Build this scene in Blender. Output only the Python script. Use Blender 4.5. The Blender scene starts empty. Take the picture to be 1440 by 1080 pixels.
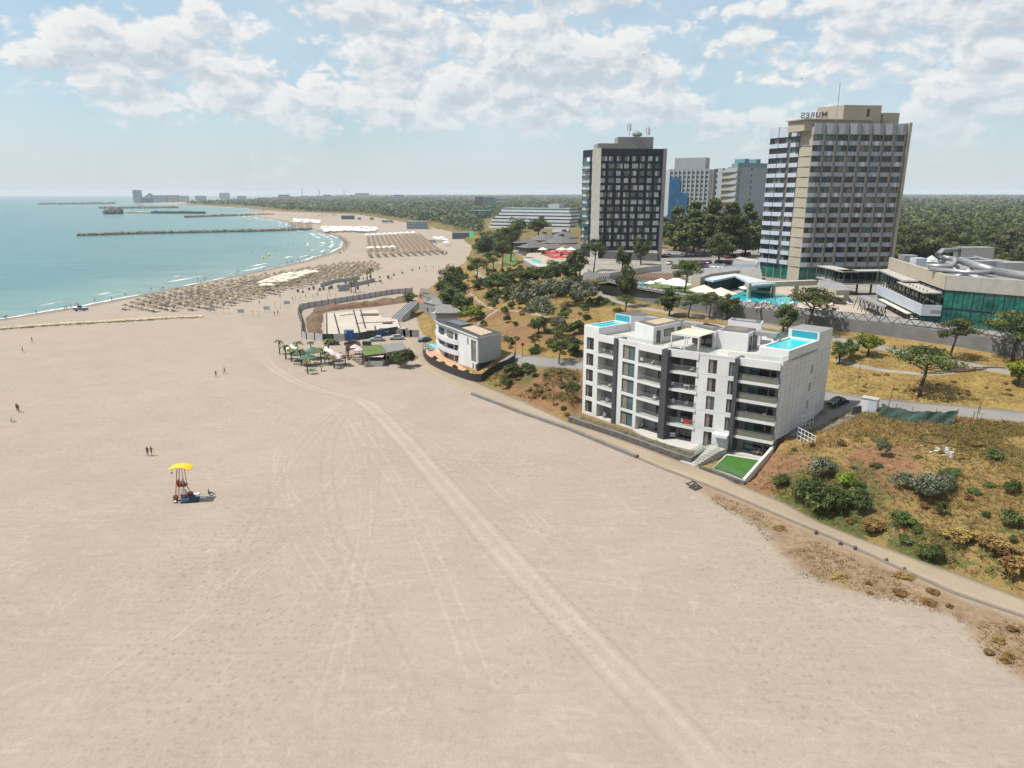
import bpy, bmesh, math, random
import numpy as np
from mathutils import Vector, Matrix

# ---------------------------------------------------------------- camera, sky, sun, exposure
scene = bpy.context.scene
COL = scene.collection
F, PITCH, H = 998.0, math.radians(15.03), 44.0        # focal length in photo pixels, tilt down, height of the drone
cam = bpy.data.cameras.new('camera'); camo = bpy.data.objects.new('camera', cam); COL.objects.link(camo)
cam.sensor_fit = 'HORIZONTAL'; cam.sensor_width = 36.0; cam.lens = 36.0*F/1440.0
cam.clip_start = 1.0; cam.clip_end = 60000.0
camo.location = (0, 0, H); camo.rotation_euler = (math.pi/2 - PITCH, 0, 0)
scene.camera = camo
SUN_EL, SUN_AZ = math.radians(62), math.radians(-98)   # azimuth from +Y towards +X
sdir = Vector((math.sin(SUN_AZ)*math.cos(SUN_EL), math.cos(SUN_AZ)*math.cos(SUN_EL), math.sin(SUN_EL)))
sl = bpy.data.lights.new('sun', 'SUN'); sl.energy = 4.8; sl.angle = math.radians(0.5); sl.color = (1.0, 0.955, 0.89)
so = bpy.data.objects.new('sun', sl); COL.objects.link(so); so.rotation_euler = sdir.to_track_quat('Z', 'Y').to_euler()
so.location = (0, 0, 300)
scene.view_settings.view_transform = 'Standard'; scene.view_settings.look = 'None'
scene.view_settings.exposure = 0.5; scene.view_settings.gamma = 1.0
scene.cycles.use_denoising = True
scene.cycles.max_bounces = 6; scene.cycles.transparent_max_bounces = 12
scene.cycles.volume_bounces = 0; scene.cycles.caustics_reflective = False; scene.cycles.caustics_refractive = False

def N(nt, t, loc=None, **kw):
    n = nt.nodes.new(t)
    for k, v in kw.items():
        if k.startswith('i_'):
            key = k[2:]; key = int(key) if key.isdigit() else key.replace('_', ' ')
            n.inputs[key].default_value = v
        else: setattr(n, k, v)
    return n
def mth(nt, op, a, b=None, c=None, clamp=False):
    n = nt.nodes.new('ShaderNodeMath'); n.operation = op; n.use_clamp = clamp
    for i, v in enumerate((a, b, c)):
        if v is None: continue
        if isinstance(v, (int, float)): n.inputs[i].default_value = v
        else: nt.links.new(v, n.inputs[i])
    return n.outputs[0]
def mixc(nt, fac, a, b, mode='MIX'):
    n = nt.nodes.new('ShaderNodeMix'); n.data_type = 'RGBA'; n.blend_type = mode
    for i, v in ((0, fac), (6, a), (7, b)):
        if isinstance(v, (int, float)): n.inputs[i].default_value = v
        elif isinstance(v, (tuple, list)): n.inputs[i].default_value = (*v[:3], 1)
        else: nt.links.new(v, n.inputs[i])
    return n.outputs[2]
def ramp(nt, fac, stops, interp='LINEAR'):
    n = nt.nodes.new('ShaderNodeValToRGB'); e = n.color_ramp; e.interpolation = interp
    while len(e.elements) < len(stops): e.elements.new(0.5)
    for el, (p, c) in zip(e.elements, stops):
        el.position = p; el.color = (c, c, c, 1) if isinstance(c, (int, float)) else (*c, 1)
    nt.links.new(fac, n.inputs[0]); return n.outputs[0]
def sstep(nt, v, lo, hi):
    n = nt.nodes.new('ShaderNodeMapRange'); n.interpolation_type = 'SMOOTHSTEP'
    nt.links.new(v, n.inputs[0]); n.inputs[1].default_value = lo; n.inputs[2].default_value = hi
    return n.outputs[0]
def noise(nt, vec, scale, detail=4, rough=0.55, dist=0.0, dims='3D'):
    n = N(nt, 'ShaderNodeTexNoise', noise_dimensions=dims)
    n.inputs['Scale'].default_value = scale; n.inputs['Detail'].default_value = detail
    n.inputs['Roughness'].default_value = rough; n.inputs['Distortion'].default_value = dist
    if vec is not None: nt.links.new(vec, n.inputs['Vector'])
    return n.outputs[0]

def make_world():
    w = bpy.data.worlds.new('World'); scene.world = w; w.use_nodes = True
    nt = w.node_tree; nt.nodes.clear()
    out = N(nt, 'ShaderNodeOutputWorld'); bg = N(nt, 'ShaderNodeBackground')
    sky = N(nt, 'ShaderNodeTexSky', sky_type='NISHITA', sun_disc=False)
    sky.sun_elevation = SUN_EL; sky.sun_rotation = SUN_AZ; sky.altitude = 40
    sky.air_density = 1.0; sky.dust_density = 1.6; sky.ozone_density = 1.4
    tc = N(nt, 'ShaderNodeTexCoord'); sep = N(nt, 'ShaderNodeSeparateXYZ'); nt.links.new(tc.outputs['Generated'], sep.inputs[0])
    X, Y, Z = sep.outputs
    el = mth(nt, 'ARCSINE', Z); az = mth(nt, 'ARCTAN2', X, Y)
    def dens(daz, dl):
        cb = N(nt, 'ShaderNodeCombineXYZ')
        nt.links.new(mth(nt, 'ADD', az, daz + 5.0), cb.inputs[0])
        nt.links.new(mth(nt, 'MULTIPLY_ADD', el, 1.75, dl*1.75), cb.inputs[1])
        v = cb.outputs[0]
        big = noise(nt, v, 3.1, 2, 0.5, 0.0, '2D')
        med = noise(nt, v, 9.0, 6, 0.58, 0.2, '2D')
        vo = N(nt, 'ShaderNodeTexVoronoi', feature='F1', voronoi_dimensions='2D'); vo.inputs['Scale'].default_value = 21
        vo.inputs['Detail'].default_value = 2; vo.inputs['Roughness'].default_value = 0.6
        wv = N(nt, 'ShaderNodeVectorMath', operation='MULTIPLY_ADD'); wn = N(nt, 'ShaderNodeTexNoise', noise_dimensions='2D')
        wn.inputs['Scale'].default_value = 16; wn.inputs['Detail'].default_value = 3; nt.links.new(v, wn.inputs['Vector'])
        nt.links.new(wn.outputs[1], wv.inputs[0]); wv.inputs[1].default_value = (0.06, 0.06, 0); nt.links.new(v, wv.inputs[2]); nt.links.new(wv.outputs[0], vo.inputs['Vector'])
        bil = mth(nt, 'SUBTRACT', 0.5, vo.outputs['Distance'])
        s = mth(nt, 'MULTIPLY_ADD', big, 0.9, mth(nt, 'MULTIPLY', med, 0.75))
        return mth(nt, 'MULTIPLY_ADD', bil, 0.22, s)
    d0 = dens(0.0, 0.0); d1 = dens(-0.008, 0.013)
    # where the cloud deck lies: a belt some 4 to 15 degrees above the horizon, thinning towards the left
    belt = sstep(nt, mth(nt, 'ADD', el, mth(nt, 'MULTIPLY', sstep(nt, az, -0.15, 0.25), 0.035)), 0.050, 0.135)
    left = sstep(nt, az, -0.66, -0.46)
    cover = mth(nt, 'ADD', mth(nt, 'MULTIPLY', belt, 0.33), mth(nt, 'MULTIPLY', left, 0.19))
    v0 = mth(nt, 'ADD', d0, cover); v1 = mth(nt, 'ADD', d1, cover)
    mask = sstep(nt, v0, 1.12, 1.30)
    thick = sstep(nt, v0, 1.22, 1.55)
    lit = mth(nt, 'MULTIPLY_ADD', mth(nt, 'SUBTRACT', v0, v1), 3.4, 0.56, clamp=True)
    lit = mth(nt, 'SUBTRACT', lit, mth(nt, 'MULTIPLY', thick, 0.30), clamp=True)
    ccol = ramp(nt, lit, [(0.0, (0.40, 0.445, 0.49)), (0.4, (0.475, 0.515, 0.545)), (0.7, (0.575, 0.585, 0.595)), (1.0, (0.655, 0.645, 0.635))])
    hz = mth(nt, 'SUBTRACT', 1.0, sstep(nt, el, 0.03, 0.14))
    skyc = mixc(nt, 1.0, sky.outputs[0], (SKYS*0.80, SKYS*0.99, SKYS*1.0), 'MULTIPLY')
    thin = mth(nt, 'MULTIPLY', noise(nt, tc.outputs['Generated'], 5.0, 5, 0.6), 1.15)
    skyc = mixc(nt, thin, skyc, (0.465, 0.545, 0.595))
    mm = mth(nt, 'MULTIPLY', mask, mth(nt, 'SUBTRACT', 0.95, mth(nt, 'MULTIPLY', hz, 0.6)))
    col = mixc(nt, mm, skyc, ccol)
    hz2 = mth(nt, 'MULTIPLY', mth(nt, 'SUBTRACT', 1.0, sstep(nt, el, 0.0, 0.115)), 0.75)
    col = mixc(nt, hz2, col, (0.485, 0.525, 0.55))
    nt.links.new(col, bg.inputs[0]); bg.inputs[1].default_value = 1.0
    nt.links.new(bg.outputs[0], out.inputs[0])
SKYS = 0.10
make_world()

# ---------------------------------------------------------------- pixel of the photo -> ray from the drone
CP, SP = math.cos(PITCH), math.sin(PITCH)
def ray(px, py):
    dy = py - 540.0
    return (px - 720.0, F*CP - dy*SP, -(dy*CP + F*SP))
def at(px, py, z=0.0):
    r = ray(px, py); t = (z - H)/r[2]
    return (r[0]*t, r[1]*t)
def at3(px, py, z): return (*at(px, py, z), z)
def zat(x, y, py):                 # height of the point above (x, y) that the photo shows at row py
    r = ray(720, py); return H + y*r[2]/r[1]
def proj(x, y, z):
    zr = z - H; zc = y*CP - zr*SP; yc = y*SP + zr*CP
    return 720 + F*x/zc, 540 - F*yc/zc

# ---------------------------------------------------------------- terrain
def seg_dist(px, py, poly):
    best = np.full(px.shape, 1e18)
    for (x0, y0), (x1, y1) in zip(poly[:-1], poly[1:]):
        dx, dy = x1 - x0, y1 - y0; L = dx*dx + dy*dy + 1e-12
        t = np.clip(((px - x0)*dx + (py - y0)*dy)/L, 0, 1)
        d = (px - x0 - t*dx)**2 + (py - y0 - t*dy)**2
        best = np.minimum(best, d)
    return np.sqrt(best)
def inside(px, py, poly):
    c = np.zeros(px.shape, bool); n = len(poly)
    for i in range(n):
        x0, y0 = poly[i]; x1, y1 = poly[(i+1) % n]
        if y0 == y1: continue
        c ^= ((y0 > py) != (y1 > py)) & (px < (x1 - x0)*(py - y0)/(y1 - y0) + x0)
    return c
def signed(px, py, line, closing):
    d = seg_dist(px, py, line); return np.where(inside(px, py, line + closing), d, -d)

SHORE_PX = [(0,449),(60,440),(120,430),(200,414),(280,398),(350,384),(420,369),(462,357),(482,347),(484,341),(474,333),(452,326),(432,322),
            (418,319),(410,315),(396,310),(372,306.5),(352,304.5),(346,302),(352,300),(372,297.5),(368,294.5),(330,291.5),(300,290),(262,288.5),(222,287),(196,286.3)]
SHORE = [(-420, 60), (-250, 175)] + [at(*p) for p in SHORE_PX] + [(-2300, 6500), (-3000, 12000)]
SEA_CLOSE = [(-30000, 12000), (-30000, -3000), (-1500, -800)]
TOE_PX = [(1440,842),(1345,806),(1290,786),(1206,755.5),(1151,733),(1107,708),(1060,690),(1036,679),(1004,655),(970,653),(875,618),(800,593),(740,565),(690,546),(655,530),
          (628,513),(614,498),(600,480),(590,462),(584,440),(586,420),(600,407),(628,392),(650,376),(661,356),(664,346),(655,341),(650,333),(640,327),(600,319),(560,311),(500,301.5),
          (440,299),(400,297.5),(372,294.5),(330,290.5),(290,288.5),(250,287)]
TOE = [(92, 20), (76, 43)] + [at(px, py, 2.0) for px, py in TOE_PX] + [(-2000, 6500), (-2800, 12000)]
TOE_CLOSE = [(30000, 12000), (30000, -3000), (200, -800)]
WALL_PX = [(1540,520),(1440,505.5),(1325,486),(1210,469.5),(1113,459),(1040,449),(1000,444),(924,428),(872,418),(838,405.5),(826,396)]
WALL = [at(px, py, 12.2) for px, py in WALL_PX]
PLAT_LINE = [(400, 60)] + WALL + [at(812,384,12.5), at(790,374,12.5), at(770,365,12.5), at(752,357,12.5), at(745,346,12), at(700,330,10)]
PLAT_CLOSE = [(300, 900), (900, 900), (900, 60)]
PLATZ = 15.6
CTRL_PX = [(1440,842,2.1),(1290,786,2.1),(1151,733,2.1),(1060,690,2.1),(970,653,2.2),(875,618,2.2),(800,593,2.2),(690,546,2.1),(628,513,2.1),
    (1440,760,5.0),(1440,700,7.2),(1300,715,5.2),(1300,660,6.9),(1200,690,4.4),(1200,640,6.6),(1130,660,4.4),(1130,640,4.9),
    (1440,610,8.6),(1300,610,8.0),(1230,600,7.2),(1180,590,6.2),(1150,600,5.4),(1440,585,8.9),(1300,574,8.3),(1190,566,6.8),(1160,558,6.3),
    (1440,545,10.6),(1300,540,9.9),(1200,535,8.6),(1300,515,11.0),(1200,500,10.9),(1440,528,11.7),(1300,494,11.9),(1200,477,12.0),(1110,463,12.0),(1000,449,12.0),(924,436,12.0),
    (872,424,12.0),(838,411,12.0),(1150,545,6.6),(900,500,7.4),(820,516,6.3),(760,512,5.9),(718,508,5.4),(760,545,3.8),(700,535,3.0),(730,490,7.0),(800,490,7.8),(760,460,9.6),(820,460,9.8),
    (880,455,10.6),(700,470,6.0),(680,440,8.2),(640,440,4.6),(615,440,3.0),(700,410,10.8),(740,420,11.2),(780,420,11.4),(820,430,11.4),(660,410,6.5),(630,408,4.0),(672,392,7.5),(690,382,9.5),
    (720,385,11.8),(760,380,12.3),(800,395,12.2),(680,368,7.4),(668,358,4.2),(690,358,8.4),(715,360,10.8),(745,360,12.3),(690,345,6.5),(720,342,9.0),(745,340,11),(670,340,3.0),
    (700,325,6),(740,318,8),(660,325,3),(780,310,9),(620,310,3.5),(560,303,3.5),(480,295,3.5),(820,300,12)]
CTRL = [(*at(px, py, z), z) for px, py, z in CTRL_PX] + [(400,300,16),(300,200,16),(200,60,11),(150,20,9),(120,10,6.5),(90,15,3),(400,900,13),(100,900,11),(900,600,15),(900,1500,12),(300,2000,9),
    (-300,2500,4),(-900,4000,3),(2500,2500,13),(-500,8000,6),(4000,8000,12),(8000,4000,14),(9000,9000,12),(2000,11000,10),(1500,0,12),(4000,0,14),(400,-400,12),(9000,0,14)]
_c = np.array(CTRL)
def _fit():
    P = _c[:, :2]; D = np.sqrt(((P[:, None] - P[None])**2).sum(-1)); n = len(P)
    A = np.zeros((n+1, n+1)); A[:n, :n] = D + np.eye(n)*-0.05; A[n, :n] = 1; A[:n, n] = 1
    return np.linalg.solve(A, np.append(_c[:, 2], 0))
_w = _fit()
def rbf(x, y):
    x = np.asarray(x, float); s = np.full(x.shape, _w[-1])
    for (cx, cy, _), w in zip(CTRL, _w[:-1]): s = s + w*np.hypot(x - cx, y - cy)
    return s
def smooth(t): t = np.clip(t, 0, 1); return t*t*(3 - 2*t)
def vnoise(x, y, s, seed):          # cheap value noise, for bumps and for scattering
    x = np.asarray(x, float)/s; y = np.asarray(y, float)/s
    xi = np.floor(x).astype(np.int64); yi = np.floor(y).astype(np.int64); fx = smooth(x - xi); fy = smooth(y - yi)
    def h(a, b):
        v = np.sin(a*127.1 + b*311.7 + seed*74.7)*43758.5453; return v - np.floor(v)
    return (h(xi, yi)*(1-fx) + h(xi+1, yi)*fx)*(1-fy) + (h(xi, yi+1)*(1-fx) + h(xi+1, yi+1)*fx)*fy
ROADL = []; BUMP = 1.0
def fields(x, y):
    x = np.atleast_1d(np.asarray(x, float)); y = np.atleast_1d(np.asarray(y, float))
    sd = -signed(x, y, SHORE, SEA_CLOSE)               # > 0 on land
    td = signed(x, y, TOE, TOE_CLOSE)                  # > 0 inland of the beach
    pd = signed(x, y, PLAT_LINE, PLAT_CLOSE)           # > 0 on the terrace behind the concrete wall
    return sd, td, pd
def terrain(x, y, full=False):
    x = np.atleast_1d(np.asarray(x, float)); y = np.atleast_1d(np.asarray(y, float))
    sd, td, pd = fields(x, y)
    beach = np.where(sd < 0, np.maximum(sd*0.035, -4), np.minimum(sd*0.045, 1.0 + 0.9*smooth((sd - 20)/70)))
    beach = beach + np.where(sd > 8, (vnoise(x, y, 9, 3) - 0.5)*0.10 + (vnoise(x, y, 28, 5) - 0.5)*0.22, 0)
    up = rbf(x, y)
    bump = ((vnoise(x, y, 7, 1) - 0.5)*0.9 + (vnoise(x, y, 2.8, 2) - 0.5)*0.55)*smooth((td - 2)/8)*np.where(y < 420, 1, 0.2)
    if ROADL: bump = bump*smooth((np.minimum.reduce([seg_dist(x, y, l) for l in ROADL]) - 2.0)/4)
    bump = bump*BUMP
    up = np.clip(up, 1.8, 40)
    far = smooth((np.hypot(x, y) - 500)/500)
    step = smooth((pd - 0.9)/np.where((y > 215) | (x < 40), 6.0, 1.4))*(1 - far)
    bump = bump*(1 - smooth((pd + 8)/6)*(1 - far)*0.9)
    z = np.where(td > 0, beach*(1 - smooth(td/4)) + (up + bump)*smooth(td/4), beach)
    z = z*(1 - step) + np.maximum(PLATZ + 0*z, 0)*step
    if full: return z, sd, td, pd
    return z
def gz(x, y): return float(terrain(x, y)[0])
def P(px, py, it=40):               # where the photo's ray meets the ground
    r = ray(px, py); z = 6.0
    lo, hi = None, None
    t = (20 - H)/r[2]
    ts = np.linspace(t*0.9, (-1 - H)/r[2], 160); xs = r[0]*ts; ys = r[1]*ts; zs = H + r[2]*ts
    d = zs - terrain(xs, ys)
    k = np.argmax(d < 0)
    if d[k] >= 0: k = len(ts) - 1
    if k == 0: tt = ts[0]
    else: tt = ts[k-1] + (ts[k] - ts[k-1])*d[k-1]/(d[k-1] - d[k] + 1e-9)
    x, y = r[0]*tt, r[1]*tt
    return x, y, gz(x, y)
# ---------------------------------------------------------------- objects, parts, meshes
random.seed(7); RNG = np.random.default_rng(11)
def tag(o, label=None, cat=None, group=None, kind=None):
    if label: o['label'] = label
    if cat: o['category'] = cat
    if group: o['group'] = group
    if kind: o['kind'] = kind
    return o
def thing(name, label, cat, loc=(0, 0, 0), rz=0.0, group=None):
    o = bpy.data.objects.new(name, None); COL.objects.link(o); o.empty_display_size = 0.5
    o.location = loc; o.rotation_euler = (0, 0, rz); return tag(o, label, cat, group)
def kids(o): return [c for c in bpy.data.objects if c.parent == o]
def dup(o, tree, loc, rz=0.0, sc=None, label=None, group=None):
    """copy of thing o; tree = [(part, [sub-parts])]"""
    r = o.copy(); COL.objects.link(r); r.location = loc; r.rotation_euler = (0, 0, rz)
    if sc is not None: r.scale = sc if isinstance(sc, tuple) else (sc, sc, sc)
    if label: r['label'] = label
    if group: r['group'] = group
    for ch, subs in tree:
        c = ch.copy(); COL.objects.link(c); c.parent = r
        for g in subs:
            d = g.copy(); COL.objects.link(d); d.parent = c
    return r
def tree_of(o): return [(c, kids(c)) for c in kids(o)]
def rootloc(o):
    v = Vector((0, 0, 0))
    while o is not None: v += o.location; o = o.parent
    return v
class MB:
    def __init__(s): s.v = []; s.f = []; s.m = []; s.names = []
    def mi(s, m):
        if m not in s.names: s.names.append(m)
        return s.names.index(m)
    def add(s, vs, fs, m):
        b = len(s.v); s.v += [tuple(p) for p in vs]; i = s.mi(m)
        for f in fs: s.f.append(tuple(b + k for k in f)); s.m.append(i)
        return s
    def quad(s, a, b, c, d, m): return s.add([a, b, c, d], [(0, 1, 2, 3)], m)
    def prism(s, poly, z0, z1, m, mtop=None, mbot=None):
        n = len(poly); a = sum(poly[i][0]*poly[(i+1) % n][1] - poly[(i+1) % n][0]*poly[i][1] for i in range(n))
        if a < 0: poly = poly[::-1]
        zz0 = z0 if isinstance(z0, (list, tuple)) else [z0]*n; zz1 = z1 if isinstance(z1, (list, tuple)) else [z1]*n
        if a < 0: zz0 = zz0[::-1]; zz1 = zz1[::-1]
        vs = [(x, y, z) for (x, y), z in zip(poly, zz0)] + [(x, y, z) for (x, y), z in zip(poly, zz1)]
        s.add(vs, [(i, (i+1) % n, n + (i+1) % n, n + i) for i in range(n)], m)
        s.add(vs[n:], [tuple(range(n))], mtop or m); s.add(vs[:n], [tuple(range(n))[::-1]], mbot or m); return s
    def box(s, x0, x1, y0, y1, z0, z1, m, mtop=None):
        return s.prism([(x0, y0), (x1, y0), (x1, y1), (x0, y1)], z0, z1, m, mtop)
    def obox(s, fr, a0, a1, d0, d1, z0, z1, m, mtop=None):
        return s.prism([fr(a0, d0), fr(a1, d0), fr(a1, d1), fr(a0, d1)], z0, z1, m, mtop)
    def tube(s, pts, rad, m, n=8, cap=True):
        pts = [Vector(p) for p in pts]; k = len(pts)
        if not isinstance(rad, (list, tuple)): rad = [rad]*k
        rings = []
        for i, p in enumerate(pts):
            t = (pts[min(i+1, k-1)] - pts[max(i-1, 0)]).normalized()
            u = t.cross(Vector((0, 0, 1))) if abs(t.z) < 0.95 else t.cross(Vector((1, 0, 0)))
            u.normalize(); w = t.cross(u)
            rings.append([p + (u*math.cos(2*math.pi*j/n) + w*math.sin(2*math.pi*j/n))*rad[i] for j in range(n)])
        vs = [q for r in rings for q in r]
        fs = [(i*n + j, i*n + (j+1) % n, (i+1)*n + (j+1) % n, (i+1)*n + j) for i in range(k-1) for j in range(n)]
        if cap: fs += [tuple(range(n))[::-1], tuple((k-1)*n + j for j in range(n))]
        return s.add(vs, fs, m)
    def lathe(s, prof, m, n=12, c=(0, 0)):
        vs = [(c[0] + r*math.cos(2*math.pi*j/n), c[1] + r*math.sin(2*math.pi*j/n), z) for r, z in prof for j in range(n)]
        fs = [(i*n + j, i*n + (j+1) % n, (i+1)*n + (j+1) % n, (i+1)*n + j) for i in range(len(prof)-1) for j in range(n)]
        return s.add(vs, fs, m)
    def blob(s, c, r, m, n=8, k=5, jit=0.0, rnd=random):
        prof = [(math.sin(math.pi*i/k), -math.cos(math.pi*i/k)) for i in range(k+1)]
        vs = []
        for pr, pz in prof:
            for j in range(n):
                a = 2*math.pi*j/n; q = 1 + rnd.uniform(-jit, jit)
                vs.append((c[0] + r[0]*pr*math.cos(a)*q, c[1] + r[1]*pr*math.sin(a)*q, c[2] + r[2]*pz*q))
        fs = [(i*n + j, i*n + (j+1) % n, (i+1)*n + (j+1) % n, (i+1)*n + j) for i in range(k) for j in range(n)]
        return s.add(vs, fs, m)
    def build(s, name, parent=None, world=True, smooth=False, **kw):
        me = bpy.data.meshes.new(name); v = np.array(s.v, float).reshape(-1, 3)
        if parent is not None and world: v = v - np.array(rootloc(parent))
        me.from_pydata(v.tolist(), [], s.f)
        for n in s.names: me.materials.append(M[n])
        me.polygons.foreach_set('material_index', s.m)
        if smooth: me.polygons.foreach_set('use_smooth', [True]*len(s.f))
        me.update()
        o = bpy.data.objects.new(name, me); COL.objects.link(o)
        if parent is not None: o.parent = parent
        return tag(o, **kw)
def np_mesh(name, verts, faces, mats, midx=None, attrs=None, nper=4):
    me = bpy.data.meshes.new(name); nv, nf = len(verts), len(faces)
    me.vertices.add(nv); me.vertices.foreach_set('co', np.asarray(verts, np.float32).ravel())
    me.loops.add(nf*nper); me.loops.foreach_set('vertex_index', np.asarray(faces, np.int32).ravel())
    me.polygons.add(nf); me.polygons.foreach_set('loop_start', np.arange(0, nf*nper, nper, dtype=np.int32))
    for m in mats: me.materials.append(M[m])
    if midx is not None: me.polygons.foreach_set('material_index', np.asarray(midx, np.int32))
    for k, a in (attrs or {}).items():
        at_ = me.attributes.new(k, 'FLOAT', 'POINT'); at_.data.foreach_set('value', np.asarray(a, np.float32))
    me.update(calc_edges=True); me.validate()
    return me
def link(name, me, parent=None, **kw):
    o = bpy.data.objects.new(name, me); COL.objects.link(o)
    if parent is not None: o.parent = parent
    return tag(o, **kw)

# ---------------------------------------------------------------- materials
M = {}; ALB = 0.78
def newmat(name):
    m = bpy.data.materials.new(name); m.use_nodes = True; nt = m.node_tree
    b = nt.nodes['Principled BSDF']; M[name] = m; return m, nt, b
def mat(name, col, rough=0.7, var=0.12, scale=1.2, fine=9.0, bump=0.0, spec=0.4, metal=0.0, objvar=0.0, col2=None):
    col = tuple(c*ALB for c in col); col2 = tuple(c*ALB for c in col2) if col2 else None
    m, nt, b = newmat(name)
    geo = N(nt, 'ShaderNodeNewGeometry'); p = geo.outputs['Position']
    n1 = noise(nt, p, scale, 4, 0.6); n2 = noise(nt, p, fine, 3, 0.6)
    s = mth(nt, 'ADD', mth(nt, 'MULTIPLY', n1, 0.65), mth(nt, 'MULTIPLY', n2, 0.35))
    s = sstep(nt, s, 0.3, 0.7)
    lo = col2 if col2 else tuple(c*(1 - var) for c in col); hi = col if col2 else tuple(min(1, c*(1 + var)) for c in col)
    c = mixc(nt, s, lo, hi)
    if objvar:
        oi = N(nt, 'ShaderNodeObjectInfo'); hs = N(nt, 'ShaderNodeHueSaturation')
        nt.links.new(c, hs.inputs['Color'])
        nt.links.new(mth(nt, 'MULTIPLY_ADD', oi.outputs['Random'], 2*objvar, 1 - objvar), hs.inputs['Value'])
        nt.links.new(mth(nt, 'MULTIPLY_ADD', oi.outputs['Random'], objvar*0.12, 0.5 - objvar*0.06), hs.inputs['Hue'])
        c = hs.outputs[0]
    nt.links.new(c, b.inputs['Base Color']); b.inputs['Roughness'].default_value = rough
    b.inputs['Specular IOR Level'].default_value = spec; b.inputs['Metallic'].default_value = metal
    if bump:
        bp = N(nt, 'ShaderNodeBump'); bp.inputs['Strength'].default_value = bump; bp.inputs['Distance'].default_value = 0.1
        nt.links.new(n2, bp.inputs['Height']); nt.links.new(bp.outputs[0], b.inputs['Normal'])
    return m
def glassmat(name, tint, alpha=0.35, rough=0.05):
    m, nt, b = newmat(name); out = nt.nodes['Material Output']
    tr = N(nt, 'ShaderNodeBsdfTransparent'); tr.inputs[0].default_value = (*tint, 1)
    mx = N(nt, 'ShaderNodeMixShader'); mx.inputs[0].default_value = alpha
    b.inputs['Base Color'].default_value = (*[c*0.6 for c in tint], 1); b.inputs['Roughness'].default_value = rough
    nt.links.new(tr.outputs[0], mx.inputs[1]); nt.links.new(b.outputs[0], mx.inputs[2]); nt.links.new(mx.outputs[0], out.inputs[0])
    return m
def leafmat(name, c1, c2, c3, trans=0.25, scale=0.5):
    m, nt, b = newmat(name); out = nt.nodes['Material Output']
    oi = N(nt, 'ShaderNodeObjectInfo'); tc = N(nt, 'ShaderNodeTexCoord'); at_ = N(nt, 'ShaderNodeAttribute', attribute_name='clump')
    n1 = noise(nt, tc.outputs['Object'], scale, 2, 0.5)
    f = mth(nt, 'ADD', mth(nt, 'MULTIPLY', n1, 0.5), mth(nt, 'MULTIPLY', at_.outputs['Fac'], 0.5))
    c = ramp(nt, f, [(0.25, c1), (0.5, c2), (0.75, c3)])
    hs = N(nt, 'ShaderNodeHueSaturation'); nt.links.new(c, hs.inputs['Color'])
    nt.links.new(mth(nt, 'MULTIPLY_ADD', oi.outputs['Random'], 0.5, 0.75), hs.inputs['Value'])
    nt.links.new(mth(nt, 'MULTIPLY_ADD', oi.outputs['Random'], 0.03, 0.485), hs.inputs['Hue'])
    nt.links.new(hs.outputs[0], b.inputs['Base Color']); b.inputs['Roughness'].default_value = 0.65; b.inputs['Specular IOR Level'].default_value = 0.25
    tl = N(nt, 'ShaderNodeBsdfTranslucent'); nt.links.new(hs.outputs[0], tl.inputs[0])
    mx = N(nt, 'ShaderNodeMixShader'); mx.inputs[0].default_value = trans
    nt.links.new(b.outputs[0], mx.inputs[1]); nt.links.new(tl.outputs[0], mx.inputs[2]); nt.links.new(mx.outputs[0], out.inputs[0])
    return m
mat('white_wall', (0.70, 0.70, 0.695), 0.6, 0.09, 0.22, 2.5)
mat('white_metal', (0.75, 0.75, 0.74), 0.4, 0.04)
mat('cream_wall', (0.42, 0.37, 0.285), 0.8, 0.08, 0.25, 4)
mat('dark_fin', (0.065, 0.067, 0.075), 0.55, 0.15)
mat('dark_wall', (0.11, 0.105, 0.105), 0.7, 0.15)
mat('grey_wall', (0.28, 0.28, 0.275), 0.75, 0.12)
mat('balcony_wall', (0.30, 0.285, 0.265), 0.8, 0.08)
mat('concrete', (0.18, 0.177, 0.17), 0.85, 0.18, 0.4, 5, bump=0.2)
mat('pale_concrete', (0.40, 0.375, 0.335), 0.85, 0.12, 0.5, 5)
mat('terrace_tile', (0.50, 0.475, 0.44), 0.6, 0.06)
mat('roof_gravel', (0.42, 0.33, 0.22), 0.95, 0.15, 0.8, 14, bump=0.3)
mat('roof_felt', (0.105, 0.10, 0.10), 0.85, 0.25, 0.7, 8)
mat('roof_grey', (0.24, 0.235, 0.235), 0.8, 0.2, 0.4, 6)
mat('brown_roof', (0.17, 0.14, 0.115), 0.9, 0.25, 0.8, 8, bump=0.3)
mat('tile_blue', (0.03, 0.34, 0.42), 0.35, 0.12, 3, 20)
mat('dark_glass', (0.022, 0.026, 0.03), 0.06, 0.3, 0.6, 2, spec=0.6)
mat('curtain_glass', (0.22, 0.20, 0.17), 0.12, 0.2, 0.6, 5, spec=0.6)
mat('blue_glass', (0.06, 0.12, 0.13), 0.06, 0.35, 0.4, 2, spec=0.7)
mat('pale_glass', (0.62, 0.64, 0.62), 0.3, 0.45, 0.35, 1.2, spec=0.6)
mat('green_glass', (0.03, 0.21, 0.17), 0.06, 0.5, 0.30, 1.1, spec=0.6, col2=(0.005, 0.05, 0.045))
mat('frame_dark', (0.03, 0.03, 0.032), 0.5, 0.1)
mat('stone', (0.12, 0.105, 0.10), 0.9, 0.45, 1.6, 5, bump=0.5)
mat('curb', (0.20, 0.18, 0.165), 0.9, 0.2, 0.8, 6, bump=0.2)
mat('promenade', (0.31, 0.245, 0.17), 0.9, 0.12, 0.10, 3, bump=0.1)
mat('asphalt', (0.215, 0.20, 0.185), 0.9, 0.12, 0.15, 3)
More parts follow.
